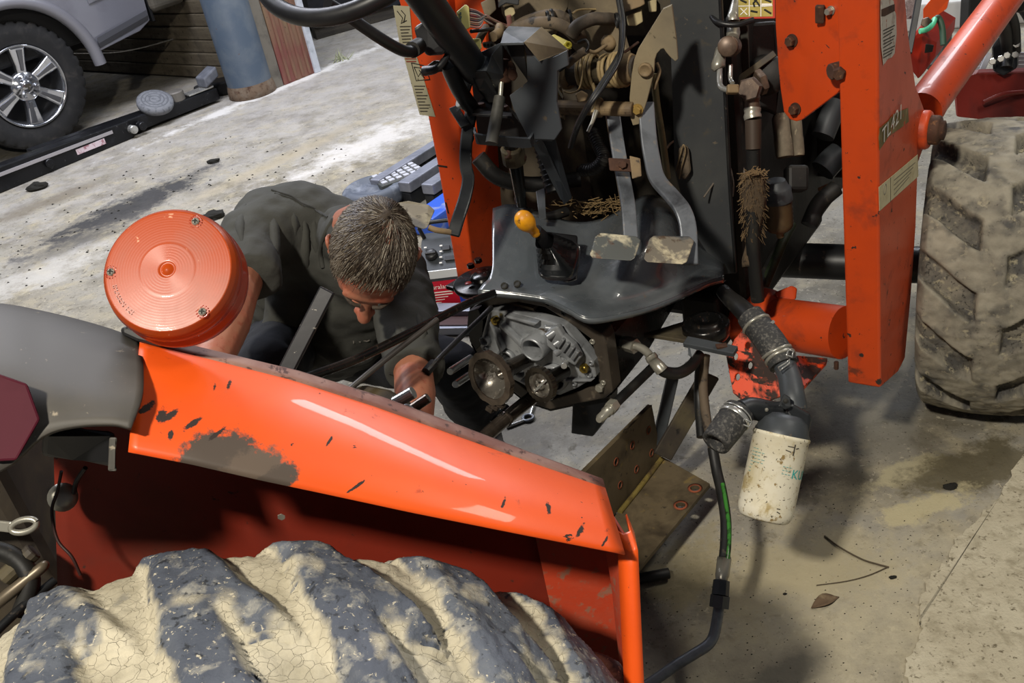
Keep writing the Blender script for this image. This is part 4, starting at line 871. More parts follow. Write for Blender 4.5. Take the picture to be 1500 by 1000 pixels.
MB().lathe(W(868, 158, 2.125), sd_, [(.0155, 0), (.021, .004), (.021, .02), (.0155, .024)], 18).obj('link_collar', DUSTY, pc_)
MB().poly([W(812, 130, 2.17), W(822, 126, 2.17), W(829, 158, 2.16), W(828, 176, 2.16), W(818, 170, 2.165)], ray(820, 150) * .006).obj('link_lug', DUSTY, pc_, .002)
MB().hexn(W(820, 136, 2.165), -ray(820, 136), .006, .006).obj('lug_bolt', mat('ochre_nut', '8c7844', .6), pc_)
tube('grease_nipple', [W(873, 163, 2.10), W(868, 178, 2.09), W(861, 193, 2.09)], [.006, .004, .0035], ZINC, pc_)
tube('pull_rod', [W(958, 108, 2.13), W(962, 150, 2.15), W(970, 200, 2.16), W(978, 262, 2.18)], .0075, mat('olive_rod', '6b6244', .6, .2, [(20, .5, .7, '4a4430', .6)]), front, seg=10)
tube('cotter_pin', [W(962, 92, 2.06), W(966, 104, 2.06), W(962, 118, 2.06), W(958, 130, 2.07)], .004, DUSTY, front, seg=6)
# clutch pedal (left)
cpn = node('clutch_pedal', W(670, 260, 2.0), front); cpn['label'] = 'clutch pedal with a dirty pad on a bent black arm'
MB().strip([W(690, 165, 2.12), W(684, 200, 2.10), W(682, 240, 2.08), W(686, 262, 2.07), W(681, 290, 2.05), W(672, 318, 2.03), W(664, 345, 2.02)], .026, .012, RT, 5).obj('pedal_arm', mat('black_arm', '1f2123', .35, .2, [(9, .5, .75, '2e3032', .45)]), cpn, .003)
tube('pad_stem', [W(628, 333, 2.01), W(640, 337, 2.01), W(660, 340, 2.02)], .006, DUSTY, cpn)
P = [(583, 297, 2.08), (598, 294, 2.08), (628, 300, 2.07), (637, 308, 2.06), (626, 333, 2.0), (620, 336, 2.0), (602, 330, 2.02), (580, 303, 2.07)]
MB().poly([W(*p) for p in P], ray(610, 315) * .007).obj('pedal_pad', mat('dirty_clutch_pad', '6e6654', .7, .1, [(12, .45, .62, '8c846c', .75), (40, .58, .66, '4a4336', .8), (5, .62, .68, 'b0a47e', .7)], [(60, .5, .001)]), cpn, .003)
MB().strip([W(691, 200, 2.13), W(687, 212, 2.12), W(687, 240, 2.1)], .012, .012, RT, 3).obj('arm_rib', BLACKM, cpn, .002)

# --- firewall and dash structure
fwn = node('firewall', W(850, 120, 2.6), front)
plate('firewall_sheet', [(700, -160), (1040, -160), (1044, 400), (1000, 430), (720, 430), (715, 200)], .45, .006, mat('dusty_firewall', '38332b', .8, 0, [(3, .45, .7, '544b3c', .85), (9, .5, .7, '24211d', .7), (5, .60, .72, '6b6148', .9)], [(20, .3, .004)]), fwn)
plate('upper_panel', [(722, -60), (838, -60), (832, 10), (806, 58), (760, 62), (735, 20)], .30, .02, mat('dusty_tan_panel', '7d705a', .8, 0, [(5, .45, .7, '564d3f', .8), (14, .55, .7, '7d7159', .85), (60, .66, .7, '352f27', .8)], [(20, .3, .003)]), fwn)
plate('heat_shield', [(838, -60), (905, -60), (905, 30), (920, 80), (900, 92), (860, 90), (838, 70), (830, 30)], .30, .015, MATS['dusty_tan_panel'], fwn)
# black side sheet right of the pedals
sp_ = node('side_sheet', W(1035, 200, 2.35), front)
holed('sheet', [T(x, y, .40) for x, y in ((980, -120), (1052, -120), (1062, 100), (1072, 290), (1078, 400), (1056, 402), (1010, 330), (988, 250), (983, 90))], [ring(T(1001, 228, .40), TF, .012, 14, x=TR)], .006, mat('black_side_sheet', '3a3c3e', .5, .1, [(4, .45, .7, '474847', .55), (26, .6, .72, '4a443a', .7), (80, .66, .7, '5e564a', .8)], [(30, .2, .002)]), sp_, .001)
plate('sheet_fold', [(1052, -120), (1090, -120), (1098, 120), (1094, 260), (1086, 400), (1076, 400), (1068, 200), (1060, 60)], .50, .006, mat('grey_side_fold', '34342f', .6, .1, [(5, .45, .7, '403e38', .65), (40, .6, .7, '27251f', .7)]), sp_)
tube('fold_seam', [T(1050, -100, .395), T(1060, 100, .395), T(1070, 290, .395), T(1078, 398, .395)], .004, BLACKM, sp_, seg=6)
MB().poly([T(993, 255, .39), T(996, 215, .39), T(1003, 210, .39), T(1010, 214, .39), T(1014, 250, .39), T(1006, 262, .39)], -TF * .012).obj('rubber_grommet', RUBDUST, sp_, .006)
tube('grommet_wire', [T(990, 250, .375), T(997, 225, .37), T(1001, 212, .37), T(1004, 222, .37), T(998, 246, .37), T(995, 262, .37)], .0018, DUSTY, sp_, seg=5)
tube('loose_pale_wire', [W(1022, -20, 2.38), W(1016, 15, 2.37), W(1016, 70, 2.36), W(1026, 120, 2.35), W(1032, 150, 2.34), W(1026, 178, 2.33), W(1008, 196, 2.32), W(985, 208, 2.31), W(976, 218, 2.31)], .0026, mat('pale_wire', '8a7a66', .6), front, seg=6)
for P in ([(1032, 145, 2.33), (1045, 175, 2.32), (1062, 205, 2.31), (1085, 235, 2.30), (1092, 262, 2.3)], [(1068, 200, 2.3), (1064, 225, 2.29), (1050, 260, 2.28), (1031, 289, 2.27)], [(1066, 215, 2.3), (1070, 245, 2.29), (1074, 268, 2.28), (1073, 288, 2.28)], [(1074, 138, 2.3), (1068, 170, 2.3), (1067, 210, 2.3)]):
    tube('loose_grey_wire', [W(*p) for p in P], .0024, mat('grey_wire_%d' % P[0][0], '5d554c', .7), front, seg=6)

# steering column bracket
cb = node('column_bracket', W(770, 130, 2.1), front)
BR = mat('grey_black_bracket', '3c4045', .46, .1, [(5, .45, .7, '4b4f52', .5), (3, .5, .75, '303338', .45), (40, .64, .7, '5a4f40', .7)], [(50, .15, .001)])
plate('right_cheek', [(765, 62), (790, 90), (812, 83), (830, 74), (832, 96), (816, 104), (815, 150), (822, 190), (812, 205), (788, 204), (775, 205), (752, 160), (746, 140), (772, 120), (771, 80)], .04, .006, BR, cb)
MB().poly([T(734, 63, .04), T(766, 62, .04), T(773, 118, .04), T(773, 118, .12), T(766, 62, .13), T(738, 63, .13)], TF * .004).obj('pocket_back', BLACKM, cb)
MB().poly([T(733, 63, .0), T(767, 62, .0), T(792, 40, .10), T(745, 38, .10), T(738, 46, .06)], Z * -.005).obj('top_flap', mat('scraped_flap', '4e5256', .45, .3, [(9, .5, .65, '6e7072', .5), (4, .5, .7, '35383a', .5)]), cb, .001)
MB().poly([T(767, 62, .0), T(792, 40, .10), T(832, 74, .10), T(790, 90, .03)], TF * .004).obj('tan_gusset', MATS['dusty_tan_panel'], cb, .001)
MB().poly([T(687, 104, -.02), T(701, 78, .02), T(735, 62, .04), T(735, 90, .04), T(712, 104, -.02)], TF * .006).obj('left_step', BR, cb, .001)
MB().poly([T(688, 105, -.02), T(712, 105, -.02), T(730, 140, .03), T(733, 150, .04), T(715, 150, .04), T(700, 132, .0)], TF * .006).obj('left_gusset', BLACKM, cb, .001)
MB().poly([T(712, 104, -.02), T(720, 80, .0), T(735, 63, .02), T(737, 110, .03), T(728, 138, .03)], TF * .004).obj('inner_wall', BR, cb, .001)
MB().lathe(W(738, 104, 1.99), (CAM - W(738, 104, 1.99)) + RT * .5, [(.022, -.03), (.025, -.02), (.0245, .005), (.020, .012), (.012, .010), (.008, .016), (0, .014)], 18).obj('rusty_pivot', RUST, cb)
MB().poly([W(745, 98, 1.97), W(755, 100, 1.97), W(759, 112, 1.97), W(752, 120, 1.98), W(744, 114, 1.98)], ray(750, 108) * -.012).obj('rust_flake', RUST, cb, .004)
MB().tube([W(735, 116, 1.99), W(733, 142, 1.99)], .005, 10, 1).obj('rod_tip', ZINC, cb)
MB().tube([W(732, 142, 1.99), W(720, 210, 1.98)], [.0115, .0125], 14, 1).obj('rubber_rod_sleeve', mat('grey_sleeve', '34332f', .6, 0, [(30, .5, .7, '4a4842', .7)]), cb)
MB().poly([W(691, 166, 2.06), W(704, 146, 2.12), W(728, 140, 2.15), W(748, 158, 2.12), W(750, 170, 2.06)], Z * -.006).obj('shelf_plate', BLACKM, cb, .001)
for (x, y) in ((705, 158), (740, 162)): MB().hexn(W(x, y, 2.10), Z, .010, .010).obj('shelf_bolt', RUST, cb)
MB().strip([W(697, 196, 2.06), W(700, 203, 2.02), W(730, 206, 2.02), W(772, 209, 2.03), W(779, 205, 2.03), W(786, 197, 2.04), W(812, 199, 2.06)], .028, .0045, V((0, .5, -.9)), 3).obj('tray_strip', BR, cb, .001)
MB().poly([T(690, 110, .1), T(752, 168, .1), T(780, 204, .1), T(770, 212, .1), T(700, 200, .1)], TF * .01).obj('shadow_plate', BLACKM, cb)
MB().bar(W(793, 165, 2.07), W(810, 195, 2.07), .018, .004, RT).obj('side_tab', BLACKM, cb, .001)
MB().strip([W(776, 196, 2.06), W(780, 182, 2.06), W(785, 180, 2.06), W(786, 186, 2.06)], .010, .004, RT, 3).obj('bent_tab', BLUESTEEL, cb, .001)
MB().bar(W(786, 205, 2.08), W(828, 290, 2.26), .022, .006, RT).obj('stay_bar', BR, cb, .001)
MB().poly([W(790, 205, 2.1), W(814, 204, 2.1), W(838, 290, 2.26), W(826, 300, 2.26)], ray(810, 240) * .02).obj('stay_plate', mat('stay_plate_grey', '30343a', .4, .2), cb, .001)
# lower steering shaft and joint
ls = node('lower_steering_shaft', W(755, 250, 2.2), front)
tube('shaft', [W(748, 205, 2.14), W(756, 245, 2.2), W(764, 300, 2.28)], [.020, .016, .012], OILY, ls, seg=14)
MB().cyl(W(750, 215, 2.15), W(754, 238, 2.18), .026, 14).obj('universal_joint', DUSTDK, ls)
MB().cyl(W(742, 226, 2.14), W(768, 232, 2.17), .010, 10).obj('joint_cross', RUST, ls)
tube('bellows', [W(798, 215, 2.3), W(806, 245, 2.3), W(815, 280, 2.3)], .024, RUBBER, ls)
for k in range(8): MB().lathe(W(799 + k * 2, 216 + k * 7.5, 2.3), W(815, 280, 2.3) - W(798, 215, 2.3), [(.023, 0), (.028, .004), (.023, .008)], 18, True, False).obj('bellows_fold', RUBBER, ls)
MB().poly([W(785, 280, 2.3), W(798, 275, 2.3), W(800, 320, 2.24), W(790, 322, 2.24)], ray(790, 300) * .004).obj('strap_bracket', GREYM, ls, .001)
# corrugated conduit by the pedals
cn = node('corrugated_conduit', W(880, 220, 2.25), front)
cpts, _ = crom([W(868, 192, 2.28), W(878, 215, 2.26), W(884, 232, 2.24), W(872, 246, 2.26), W(850, 250, 2.3)], 12)
tube('conduit', cpts, .013, RUBBER, cn, sub=1)
for i in range(2, len(cpts) - 2, 2): MB().lathe(cpts[i], cpts[i + 1] - cpts[i - 1], [(.013, -.002), (.0155, 0), (.013, .002)], 14, True, False).obj('conduit_rib', RUBBER, cn)
# hoses and debris behind the pan
tube('thick_hose', [W(760, 290, 2.36), W(770, 312, 2.33), W(800, 318, 2.33), W(830, 310, 2.36)], .012, RUBBER, front)
tube('thick_hose', [W(700, 230, 2.4), W(730, 260, 2.42), W(780, 270, 2.45), W(850, 262, 2.45)], .02, RUBBER, front)
nst = MB(); random.seed(4)
for _ in range(160):
    p = W(random.gauss(880, 30), random.gauss(302, 7), 2.335 + random.uniform(-.01, .02)); d = V((random.gauss(0, 1), random.gauss(0, .6), random.gauss(0, .3))).normalized() * random.uniform(.012, .03)
    nst.tube([p, p + d], .0011, 4, 1, False, False)
tag(nst.obj('dry_grass_debris', mat('dry_straw', '6e5a3a', .9), front), kind='stuff')

# --- steering wheel and column
sw = node('steering_wheel', W(572, -60, 1.66), front)
wc = W(522, -112, 1.60); wax = (wc - W(700, 112, 2.0)).normalized(); wax = (wax + Z * .15).normalized(); a_, b_, _ = frame(wax)
tube('rim', [wc + (a_ * math.cos(k * math.pi / 18) + b_ * math.sin(k * math.pi / 18)) * .185 for k in range(37)], .0145, BLKPLASTIC, sw, seg=16, sub=2)
for k in range(3):
    an = k * 2.094 + 1.55; MB().bar(wc + (a_ * math.cos(an) + b_ * math.sin(an)) * .03 - wax * .03, wc + (a_ * math.cos(an) + b_ * math.sin(an)) * .178, .03, .010, wax.cross(a_ * math.cos(an) + b_ * math.sin(an))).obj('spoke', BLKPLASTIC, sw, .003)
MB().lathe(wc - wax * .05, wax, [(.035, 0), (.045, .02), (.045, .05), (.03, .06), (0, .06)], 24).obj('hub', BLKPLASTIC, sw)
sc_ = node('steering_column', W(660, 60, 1.85), front)
COLM = mat('satin_black_tube', '15171a', .38, .1, [(5, .5, .75, '202225', .45)])
MB().tube([W(572, -72, 1.66), W(645, 30, 1.80), W(697, 103, 2.0)], .030, 28, 1).obj('column_tube', COLM, sc_)
tube('lower_tube', [W(655, 92, 1.93), W(672, 130, 2.02), W(692, 160, 2.1)], .0165, COLM, sc_, seg=16)
MB().cyl(W(672, 149, 2.08), W(690, 158, 2.1), .012, 14).obj('cross_pin', STEEL, sc_)
MB().poly([W(606, 40, 1.84), W(626, 28, 1.84), W(640, 42, 1.84), W(655, 62, 1.85), W(652, 80, 1.86), W(625, 82, 1.86), W(612, 62, 1.85)], ray(630, 60) * .05).obj('switch_housing', BLKPLASTIC, sc_, .006)
MB().box(W(632, 42, 1.83), RT, UPV, FW, .016, .004, .004).obj('switch_mark', mat('red_white_mark', 'd8a09a', .5), sc_)
tube('column_clamp', [W(622, 104, 1.9), W(640, 100, 1.88), W(654, 84, 1.88), W(655, 72, 1.88)], [.010, .008, .006, .006], BLKPLASTIC, sc_)
MB().poly([W(622, 99, 1.9), W(636, 88, 1.9), W(690, 92, 1.97), W(690, 100, 1.98), (W(640, 106, 1.93))], ray(650, 95) * .03).obj('lower_clamp', BLKPLASTIC, sc_, .004)
tube('control_stalk', [W(480, 5, 1.62), W(510, 24, 1.66), W(560, 58, 1.72), W(590, 74, 1.77), W(604, 74, 1.80), W(616, 66, 1.83)], .0105, BLKPLASTIC, front, seg=14)
tube('stalk_boot', [W(604, 73, 1.80), W(614, 67, 1.825)], .015, RUBBER, front, seg=14)
MB().poly([T(667, 100, .02), T(684, 95, .02), T(690, 112, .03), (T(690, 120, .03)), T(684, 140, .05), T(676, 138, .05), T(674, 118, .04)], TF * .012).obj('column_stay', GREYM, front, .002)
MB().bar(W(664, 157, 2.10), W(682, 185, 2.08), .020, .006, RT).obj('spring_bracket', BLACKM, front, .001)

# --- wiring
wr = node('wiring_harness', W(790, 30, 2.15), front)
def conn(px, d, m, name, th=.02, cells=0):
    MB().poly([W(x, y, d) for x, y in px], ray(*px[0]) * th).obj(name, m, wr, .0025)
conn([(668, 18), (682, 6), (687, 10), (689, 40), (674, 49), (668, 42), (672, 36), (670, 22)], 1.90, CREAM, 'connector', .014)
for i in range(4): MB().box(W(674.5 + (i % 2) * .5, 20 + i * 5.2, 1.898), UPV, RT, FW, .0052, .0035, .002).obj('connector_socket', mat('socket_grey_%d' % i, '5d6a60', .6), wr)
conn([(684, 57), (704, 56), (706, 70), (700, 78), (690, 66)], 2.0, CREAM, 'connector', .012)
conn([(738, 10), (752, 7), (755, 20), (748, 26), (740, 24)], 2.1, CREAMD, 'connector', .02)
conn([(704, 4), (724, -6), (727, 14), (712, 28)], 2.15, MATS['dusty_tan_panel'], 'relay_box', .03)
conn([(729, -10), (762, -14), (760, 8), (742, 5), (730, 12)], 2.08, BLACKM, 'relay_box', .04)
conn([(908, -20), (940, -20), (945, 6), (938, 10), (912, 19)], 2.1, DUSTY, 'relay_box', .04)
conn([(917, 24), (940, 13), (942, 32), (932, 38), (920, 38)], 2.12, CREAMD, 'connector', .03)
conn([(949, 2), (962, -2), (962, 17), (951, 18)], 2.15, CREAMD, 'connector', .03)
conn([(790, 60), (812, 50), (832, 60), (836, 68), (838, 72), (830, 73), (800, 66)], 2.02, mat('dull_yellow_cap', 'a39a5a', .6, 0, [(14, .5, .7, '8a8260', .7)]), 'cap_bracket', .012)
MB().lathe(W(831, 66, 2.0), -ray(831, 66) + RT * .3, [(.008, 0), (.008, .006), (.004, .006), (.004, 0)], 14).obj('yellow_eyelet', mat('yellow_eyelet', 'b0a52e', .5), wr)
WC = ['b58a80', '2f2f38', 'c0b6ac', '6a2f38', '8c8270', '30343c', 'a8907a', '5c5448']
random.seed(8)
for i in range(9):
    y0 = 13 + i * 3.2
    tube('thin_wire', [W(688, y0, 1.915), W(698 + i * .6, y0 + 3 - i * .3, 1.95), W(712, 26 + random.uniform(-4, 5), 2.02), W(728 + random.uniform(-3, 3), 36 + random.uniform(-5, 5), 2.10), W(745, 38 + i * .4, 2.14)], .0019, mat('wire_colour_%d' % i, WC[i % 8], .6), wr, seg=5)
for (P, r, m) in (([(690, 46, 1.95), (706, 44, 1.98), (722, 42, 2.02)], .004, BLKPLASTIC), ([(700, 62, 2.02), (706, 50, 2.02), (712, 40, 2.04)], .008, RUBDUST), ([(722, 54, 2.0), (730, 48, 2.02), (732, 40, 2.05)], .010, DUSTY), ([(745, 22, 2.1), (747, 38, 2.12)], .006, mat('pinkish_wire', '8a5f58', .7)),
        ([(752, 42, 2.12), (775, 30, 2.10), (805, 22, 2.08), (825, 26, 2.08), (845, 42, 2.10), (852, 60, 2.12)], .0125, RUBDUST), ([(758, 40, 2.09), (785, 34, 2.06), (810, 34, 2.05), (830, 42, 2.06), (846, 56, 2.08)], .0130, RUBDUST),
        ([(836, 52, 2.05), (846, 38, 2.04), (868, 28, 2.05), (885, 28, 2.07), (905, 28, 2.10)], .0135, mat('darker_hose', '3c352d', .75, 0, [(20, .5, .7, '574c40', .8)])),
        ([(838, 20, 2.06), (850, 14, 2.08), (880, 14, 2.10), (905, 17, 2.1)], .0022, SPR), ([(905, -10, 2.06), (911, 30, 2.05), (910, 70, 2.04), (905, 85, 2.02), (885, 118, 2.0), (865, 150, 2.0), (848, 180, 2.05), (836, 215, 2.15)], .0065, RUBBER),
        ([(908, -10, 2.05), (914, 35, 2.04), (909, 84, 2.01), (888, 122, 1.99), (862, 158, 2.0), (842, 195, 2.08)], .0040, BLKPLASTIC), ([(830, 95, 2.05), (845, 82, 2.03), (857, 74, 2.02)], .0085, RUBDUST), ([(820, 104, 2.06), (838, 90, 2.04), (856, 78, 2.02), (862, 66, 2.03), (857, 58, 2.03), (846, 62, 2.03)], .0030, BLKPLASTIC),
        ([(862, 74, 2.03), (872, 76, 2.04), (888, 66, 2.06)], .004, DUSTY), ([(852, 80, 2.05), (853, 105, 2.06), (848, 130, 2.06), (836, 136, 2.07), (826, 134, 2.08)], .0018, SPR), ([(910, 80, 2.06), (935, 62, 2.08)], .003, RUST), ([(818, 106, 2.07), (817, 128, 2.08), (824, 142, 2.1)], .0025, ZINC)):
    tube('harness_hose' if r > .008 else 'harness_wire', [W(*p) for p in P], r, m, wr, seg=12 if r > .006 else 6)
for (x, y, d) in ((809, 24, 2.06), (803, 27, 2.05), (835, 25, 2.07), (904, 30, 2.06)): MB().lathe(W(x, y, d), RT + UPV * .2, [(.0155, -.003), (.016, 0), (.0155, .003)], 14, True, False).obj('cable_tie', BLKPLASTIC, wr)
MB().poly([W(842, 138, 2.05), W(852, 132, 2.05), W(862, 138, 2.05), W(858, 148, 2.05), W(846, 150, 2.05)], ray(850, 140) * .02).obj('micro_switch', DUSTY, wr, .003)
MB().lathe(W(892, 62, 2.12), -ray(892, 62), [(.014, -.01), (.018, 0), (.016, .008), (.009, .012), (0, .010)], 12).obj('sender_unit', DUSTY, wr)
MB().hexn(W(787, 82, 2.03), -ray(787, 82), .011, .004).obj('slot_nut', DUSTY, wr)
MB().lathe(W(797, 86, 2.02), -ray(797, 86), [(.010, 0), (.012, .005), (.007, .006), (.006, 0)], 14).obj('cable_eye', mat('tan_eye', '9a8460', .7), wr)
conn([(706, 62), (722, 60), (727, 66), (722, 72), (708, 70)], 2.02, mat('grey_plug', '8a867c', .6), 'connector', .012)
for i in range(3): MB().lathe(W(710 + i * 5, 66, 2.018), -ray(710, 66), [(.003, 0), (.003, .002), (.0015, .002)], 8).obj('plug_pin', INK, wr)

# ------------------------------------------------------------------ front loader frame
RG = W(1289, 568, 2.28); tR = (RG - TO).dot(TF); sR = (RG - TO).dot(TR)
ld = thing('loader_frame', 'orange front loader frame with two upright towers, cross tube and lift arm', 'loader frame', (RG.x, RG.y, 0))
rt_ = node('loader_tower', RG, ld); rt_['label'] = 'right tower with worn decals, beside the muddy front tyre'
wdt = (T(1241, 565, tR) - RG).length
so = [(1286, -150), (1322, -150), (1327, 0), (1330, 40), (1336, 85), (1342, 125), (1354, 158), (1358, 180), (1354, 215), (1345, 240), (1342, 330), (1335, 430), (1326, 525), (1316, 545), (1290, 568), (1288, 300), (1287, 100)]
TOWERO = ORANGEW.copy(); TOWERO.name = 'tower_orange_paint'
rp_ = lambda x, y: S(x, y, sR); tp_ = lambda x, y: T(x, y, tR)
blobs(TOWERO, [(rp_(1288, 470), (.008, .008, .012), CHIP, .75, .2, 1, 2), (rp_(1286, 505), (.007, .007, .030), CHIP, .75, .2, 1, 1.6), (rp_(1286, 535), (.008, .008, .012), CHIP, .75, .2, 1, 2), (rp_(1289, 562), (.014, .014, .010), CHIP, .75, .2, 1, 2), (tp_(1262, 520), (.006, .006, .006), CHIP, .75, .2, 1, 2), (tp_(1275, 380), (.010, .008, .006), CHIP, .75, .2, 1, 2), (tp_(1272, 415), (.012, .01, .012), '7a3216', .7, .6, .8, 2), (tp_(1284, 395), (.004, .004, .008), CHIP, .75, .2, 1, 2),
               (tp_(1282, 330), (.003, .003, .02), CHIP, .75, .2, 1, 2.2), (tp_(1282, 250), (.002, .002, .03), CHIP, .75, .2, 1, 2.4), (tp_(1270, 150), (.0016, .0016, .05), CHIP, .75, .2, 1, 2.4), (tp_(1236, 360), (.01, .01, .10), '8f3a18', .6, .8, .7, 2), (tp_(1250, 545), (.03, .02, .015), '5a2a18', .7, .7, .9, 3), (tp_(1280, 120), (.02, .01, .02), 'a03c18', .6, .8, .6, 2), (rp_(1310, 545), (.02, .02, .01), '7a3418', .6, .8, .8, 2), (rp_(1318, 150), (.04, .03, .02), '8a3216', .55, 1, .7, 2)])
MB().poly([S(x, y, sR) for x, y in so], -TR * wdt).obj('tower_box', TOWERO, rt_, .006, 3)
wp = [(1133, -150), (1234, -150), (1234, 60), (1233, 128), (1226, 137), (1174, 176), (1166, 178), (1157, 175), (1148, 164), (1143, 130), (1140, 100), (1136, 40)]
WN = (-TF - TR * .35).normalized(); WP0 = T(1234, 100, tR - .01)
MB().poly([onp(x, y, WP0, WN) for x, y in wp], -WN * .012).obj('wing_plate', ORANGEW, rt_, .002)
for (x, y, r, m) in ((1161, 59, .0105, RUST), (1166, 159, .0105, RUST), (1218, 15, .007, ZINC)):
    P = onp(x, y, WP0, WN); MB().lathe(P, WN, [(r * 1.25, 0), (r * 1.25, .003)], 20).hexn(P + WN * .003, WN, r, .012).obj('wing_bolt', m, rt_)
MB().bar(onp(1207, 5, WP0, WN) + WN * .012, onp(1205, 32, WP0, WN) + WN * .008, .018, .010, TR).obj('latch_bar', RUST, rt_, .003)
pb_ = T(1233, 101, tR - .02); MB().cyl(pb_, pb_ + WN * .02 - TR * .01, .016, 14).obj('pin_boss', RUST, rt_); MB().hexn(pb_ + WN * .018 + TR * .008, WN + TR * .4, .013, .018).obj('pin_bolt', RUST, rt_)
for (x, y, l) in ((1260, 155, .012), (1246, 173, .014)): MB().bar(T(x, y - 3, tR - .0015), T(x - 1, y + 4, tR - .0015), .005, .002, TR).obj('weld_spatter', mat('pale_fleck_%d' % x, 'b09a8a', .6), rt_)
SO = lambda x, y: S(x, y, sR + .0012)
sx_ = (SO(1310, 250) - SO(1300, 256)).normalized(); 
def sdec(name, px, m, par=rt_): return MB().poly([SO(*p) for p in px], TR * .0006).obj(name, m, par)
sdec('warning_decal', [(1290, 0), (1303, -4), (1309, 2), (1309, 14), (1312, 20), (1313, 50), (1310, 78), (1306, 84), (1300, 86), (1294, 96), (1291, 70), (1290, 30)], DECALW)
MB().poly([SO(1290, 14), SO(1304, 8), SO(1310, 6), SO(1310, 16), SO(1295, 24), SO(1290, 24)], TR * .001).obj('bare_patch', RUST, rt_)
for i in range(9): MB().bar(SO(1293, 45 + i * 5) + TR * .001, SO(1310 - (i % 3) * 2, 37 + i * 5) + TR * .001, .0020, .0004, Z).obj('print_line', INK, rt_)
sdec('model_decal', [(1287, 202), (1288, 188), (1300, 178), (1308, 168), (1320, 162), (1330, 158), (1331, 178), (1318, 188), (1302, 199), (1288, 220)], mat('tarnished_gold_decal', '6b5a2a', .5, .3, [(20, .5, .65, '8a7a4a', .5), (50, .6, .66, 'b4481c', .5)]))
text('model_lettering', 'TL421', SO(1290, 213) + TR * .0014, (TF * .93 + Z * .0).normalized(), Z, .046, mat('chrome_print', 'd8d2c8', .5, .0, [(60, .60, .63, 'b4481c', .5)]), rt_, sx=1.35)
sdec('capacity_decal', [(1287, 274), (1344, 226), (1345, 258), (1288, 309)], DECALC)
MB().bar(SO(1304, 260) + TR * .001, SO(1304, 296) + TR * .001, .0016, .0004, TF).obj('decal_rule', INK, rt_)
for i in range(4): MB().bar(SO(1309, 264 + i * 7) + TR * .001, SO(1340 - i * 3, 238 + i * 7) + TR * .001, .0022, .0004, Z).obj('print_line', mat('grey_print_%d' % i, '7a7260', .7), rt_)
MB().lathe(SO(1296, 277), TR, [(.012, 0), (.012, .001), (.009, .001), (.0088, 0)], 16).obj('decal_emblem', mat('grey_emblem', '8a8476', .7), rt_)
BS = SO(1352, 190)
MB().lathe(BS - TR * .01, TR, [(.044, 0), (.044, .02), (.040, .026), (.02, .026)], 28).obj('pivot_boss', ORANGEW, rt_)
MB().lathe(BS + TR * .012, TR, [(.030, 0), (.033, .004), (.033, .022), (.029, .026), (.022, .027), (.022, .034), (.016, .036), (0, .036)], 20).obj('pivot_nut', RUST, rt_)
# left tower
LG = W(698, 440, 2.72); tL = (LG - TO).dot(TF); sL = (LG - TO).dot(TR)
lt = node('loader_tower', LG, ld); lt['label'] = 'left tower with two long faded instruction decals, behind the steering column'
lp = [(566, -60), (650, -60), (660, 60), (672, 190), (684, 330), (698, 444), (676, 438), (669, 405), (640, 240), (612, 100)]
MB().poly([T(x, y, tL) for x, y in lp], TF * .20).obj('tower_box', ORANGEW, lt, .006, 3)
MB().poly([T(x, y, tL + .03) for x, y in ((650, -60), (708, -60), (712, 60), (716, 200), (704, 250), (672, 200), (656, 60))], TF * .012).obj('wing_plate', ORANGEW, lt, .002)
LT = lambda x, y: T(x, y, tL - .0015)
MB().poly([LT(576, 8), LT(600, 9), LT(606, 76), LT(588, 78)], -TF * .0006).obj('instruction_decal', DECAL, lt)
MB().poly([LT(592, 84), LT(611, 84), LT(638, 171), LT(615, 168)], -TF * .0006).obj('instruction_decal', DECAL, lt)
for i in range(8): MB().bar(LT(586 + i * .8, 39 + i * 4.6) - TF * .001, LT(602 + i * .5 - (i % 3) * 2, 38.5 + i * 4.6) - TF * .001, .0026, .0004, Z).obj('print_line', INK, lt)
for i in range(9): MB().bar(LT(607 + i * 1.1, 126 + i * 4.6) - TF * .001, LT(623 + i * 1.2 - (i % 3) * 3, 126 + i * 4.6) - TF * .001, .0026, .0004, Z).obj('print_line', INK, lt)
for P in ([(582, 16), (590, 26), (588, 34), (596, 30)], [(588, 15), (594, 22), (592, 33)], [(607, 98), (613, 112), (620, 100), (607, 98)], [(614, 102), (622, 114), (616, 108)], [(603, 92), (622, 96), (630, 116), (610, 118), (603, 92)]): tube('print_drawing', [LT(*p) - TF * .001 for p in P], .0014, INKK, lt, seg=4, sub=1)
for i in range(2): MB().bar(LT(594 + i * 1.5, 86 + i * 4) - TF * .001, LT(610, 86 + i * 4) - TF * .001, .003, .0004, Z).obj('print_line', mat('red_print_%d' % i, '7a3a2c', .7), lt)
MB().bar(LT(641, 242) - TF * .001, LT(655, 244) - TF * .001, .004, .001, Z).obj('paint_scratch', INKK, lt)
MB().bar(LT(653, 296) - TF * .001, LT(657, 312) - TF * .001, .004, .001, TR).obj('paint_scratch', INKK, lt)
# lift arm tube and boom parts ahead of the right tower
bt = node('lift_arm', W(1410, 80, 2.4), ld)
ba, bb2 = W(1352, 160, 2.42), W(1540, -95, 3.15)
MB().tube([ba, bb2], .048, 28, 1).obj('arm_tube', ORANGEW, bt)
MB().lathe(ba + (bb2 - ba).normalized() * .02, bb2 - ba, [(.048, -.03), (.0495, -.005), (.0495, .0), (.048, .02)], 28, True, False).obj('arm_end_band', ORANGEW, bt)
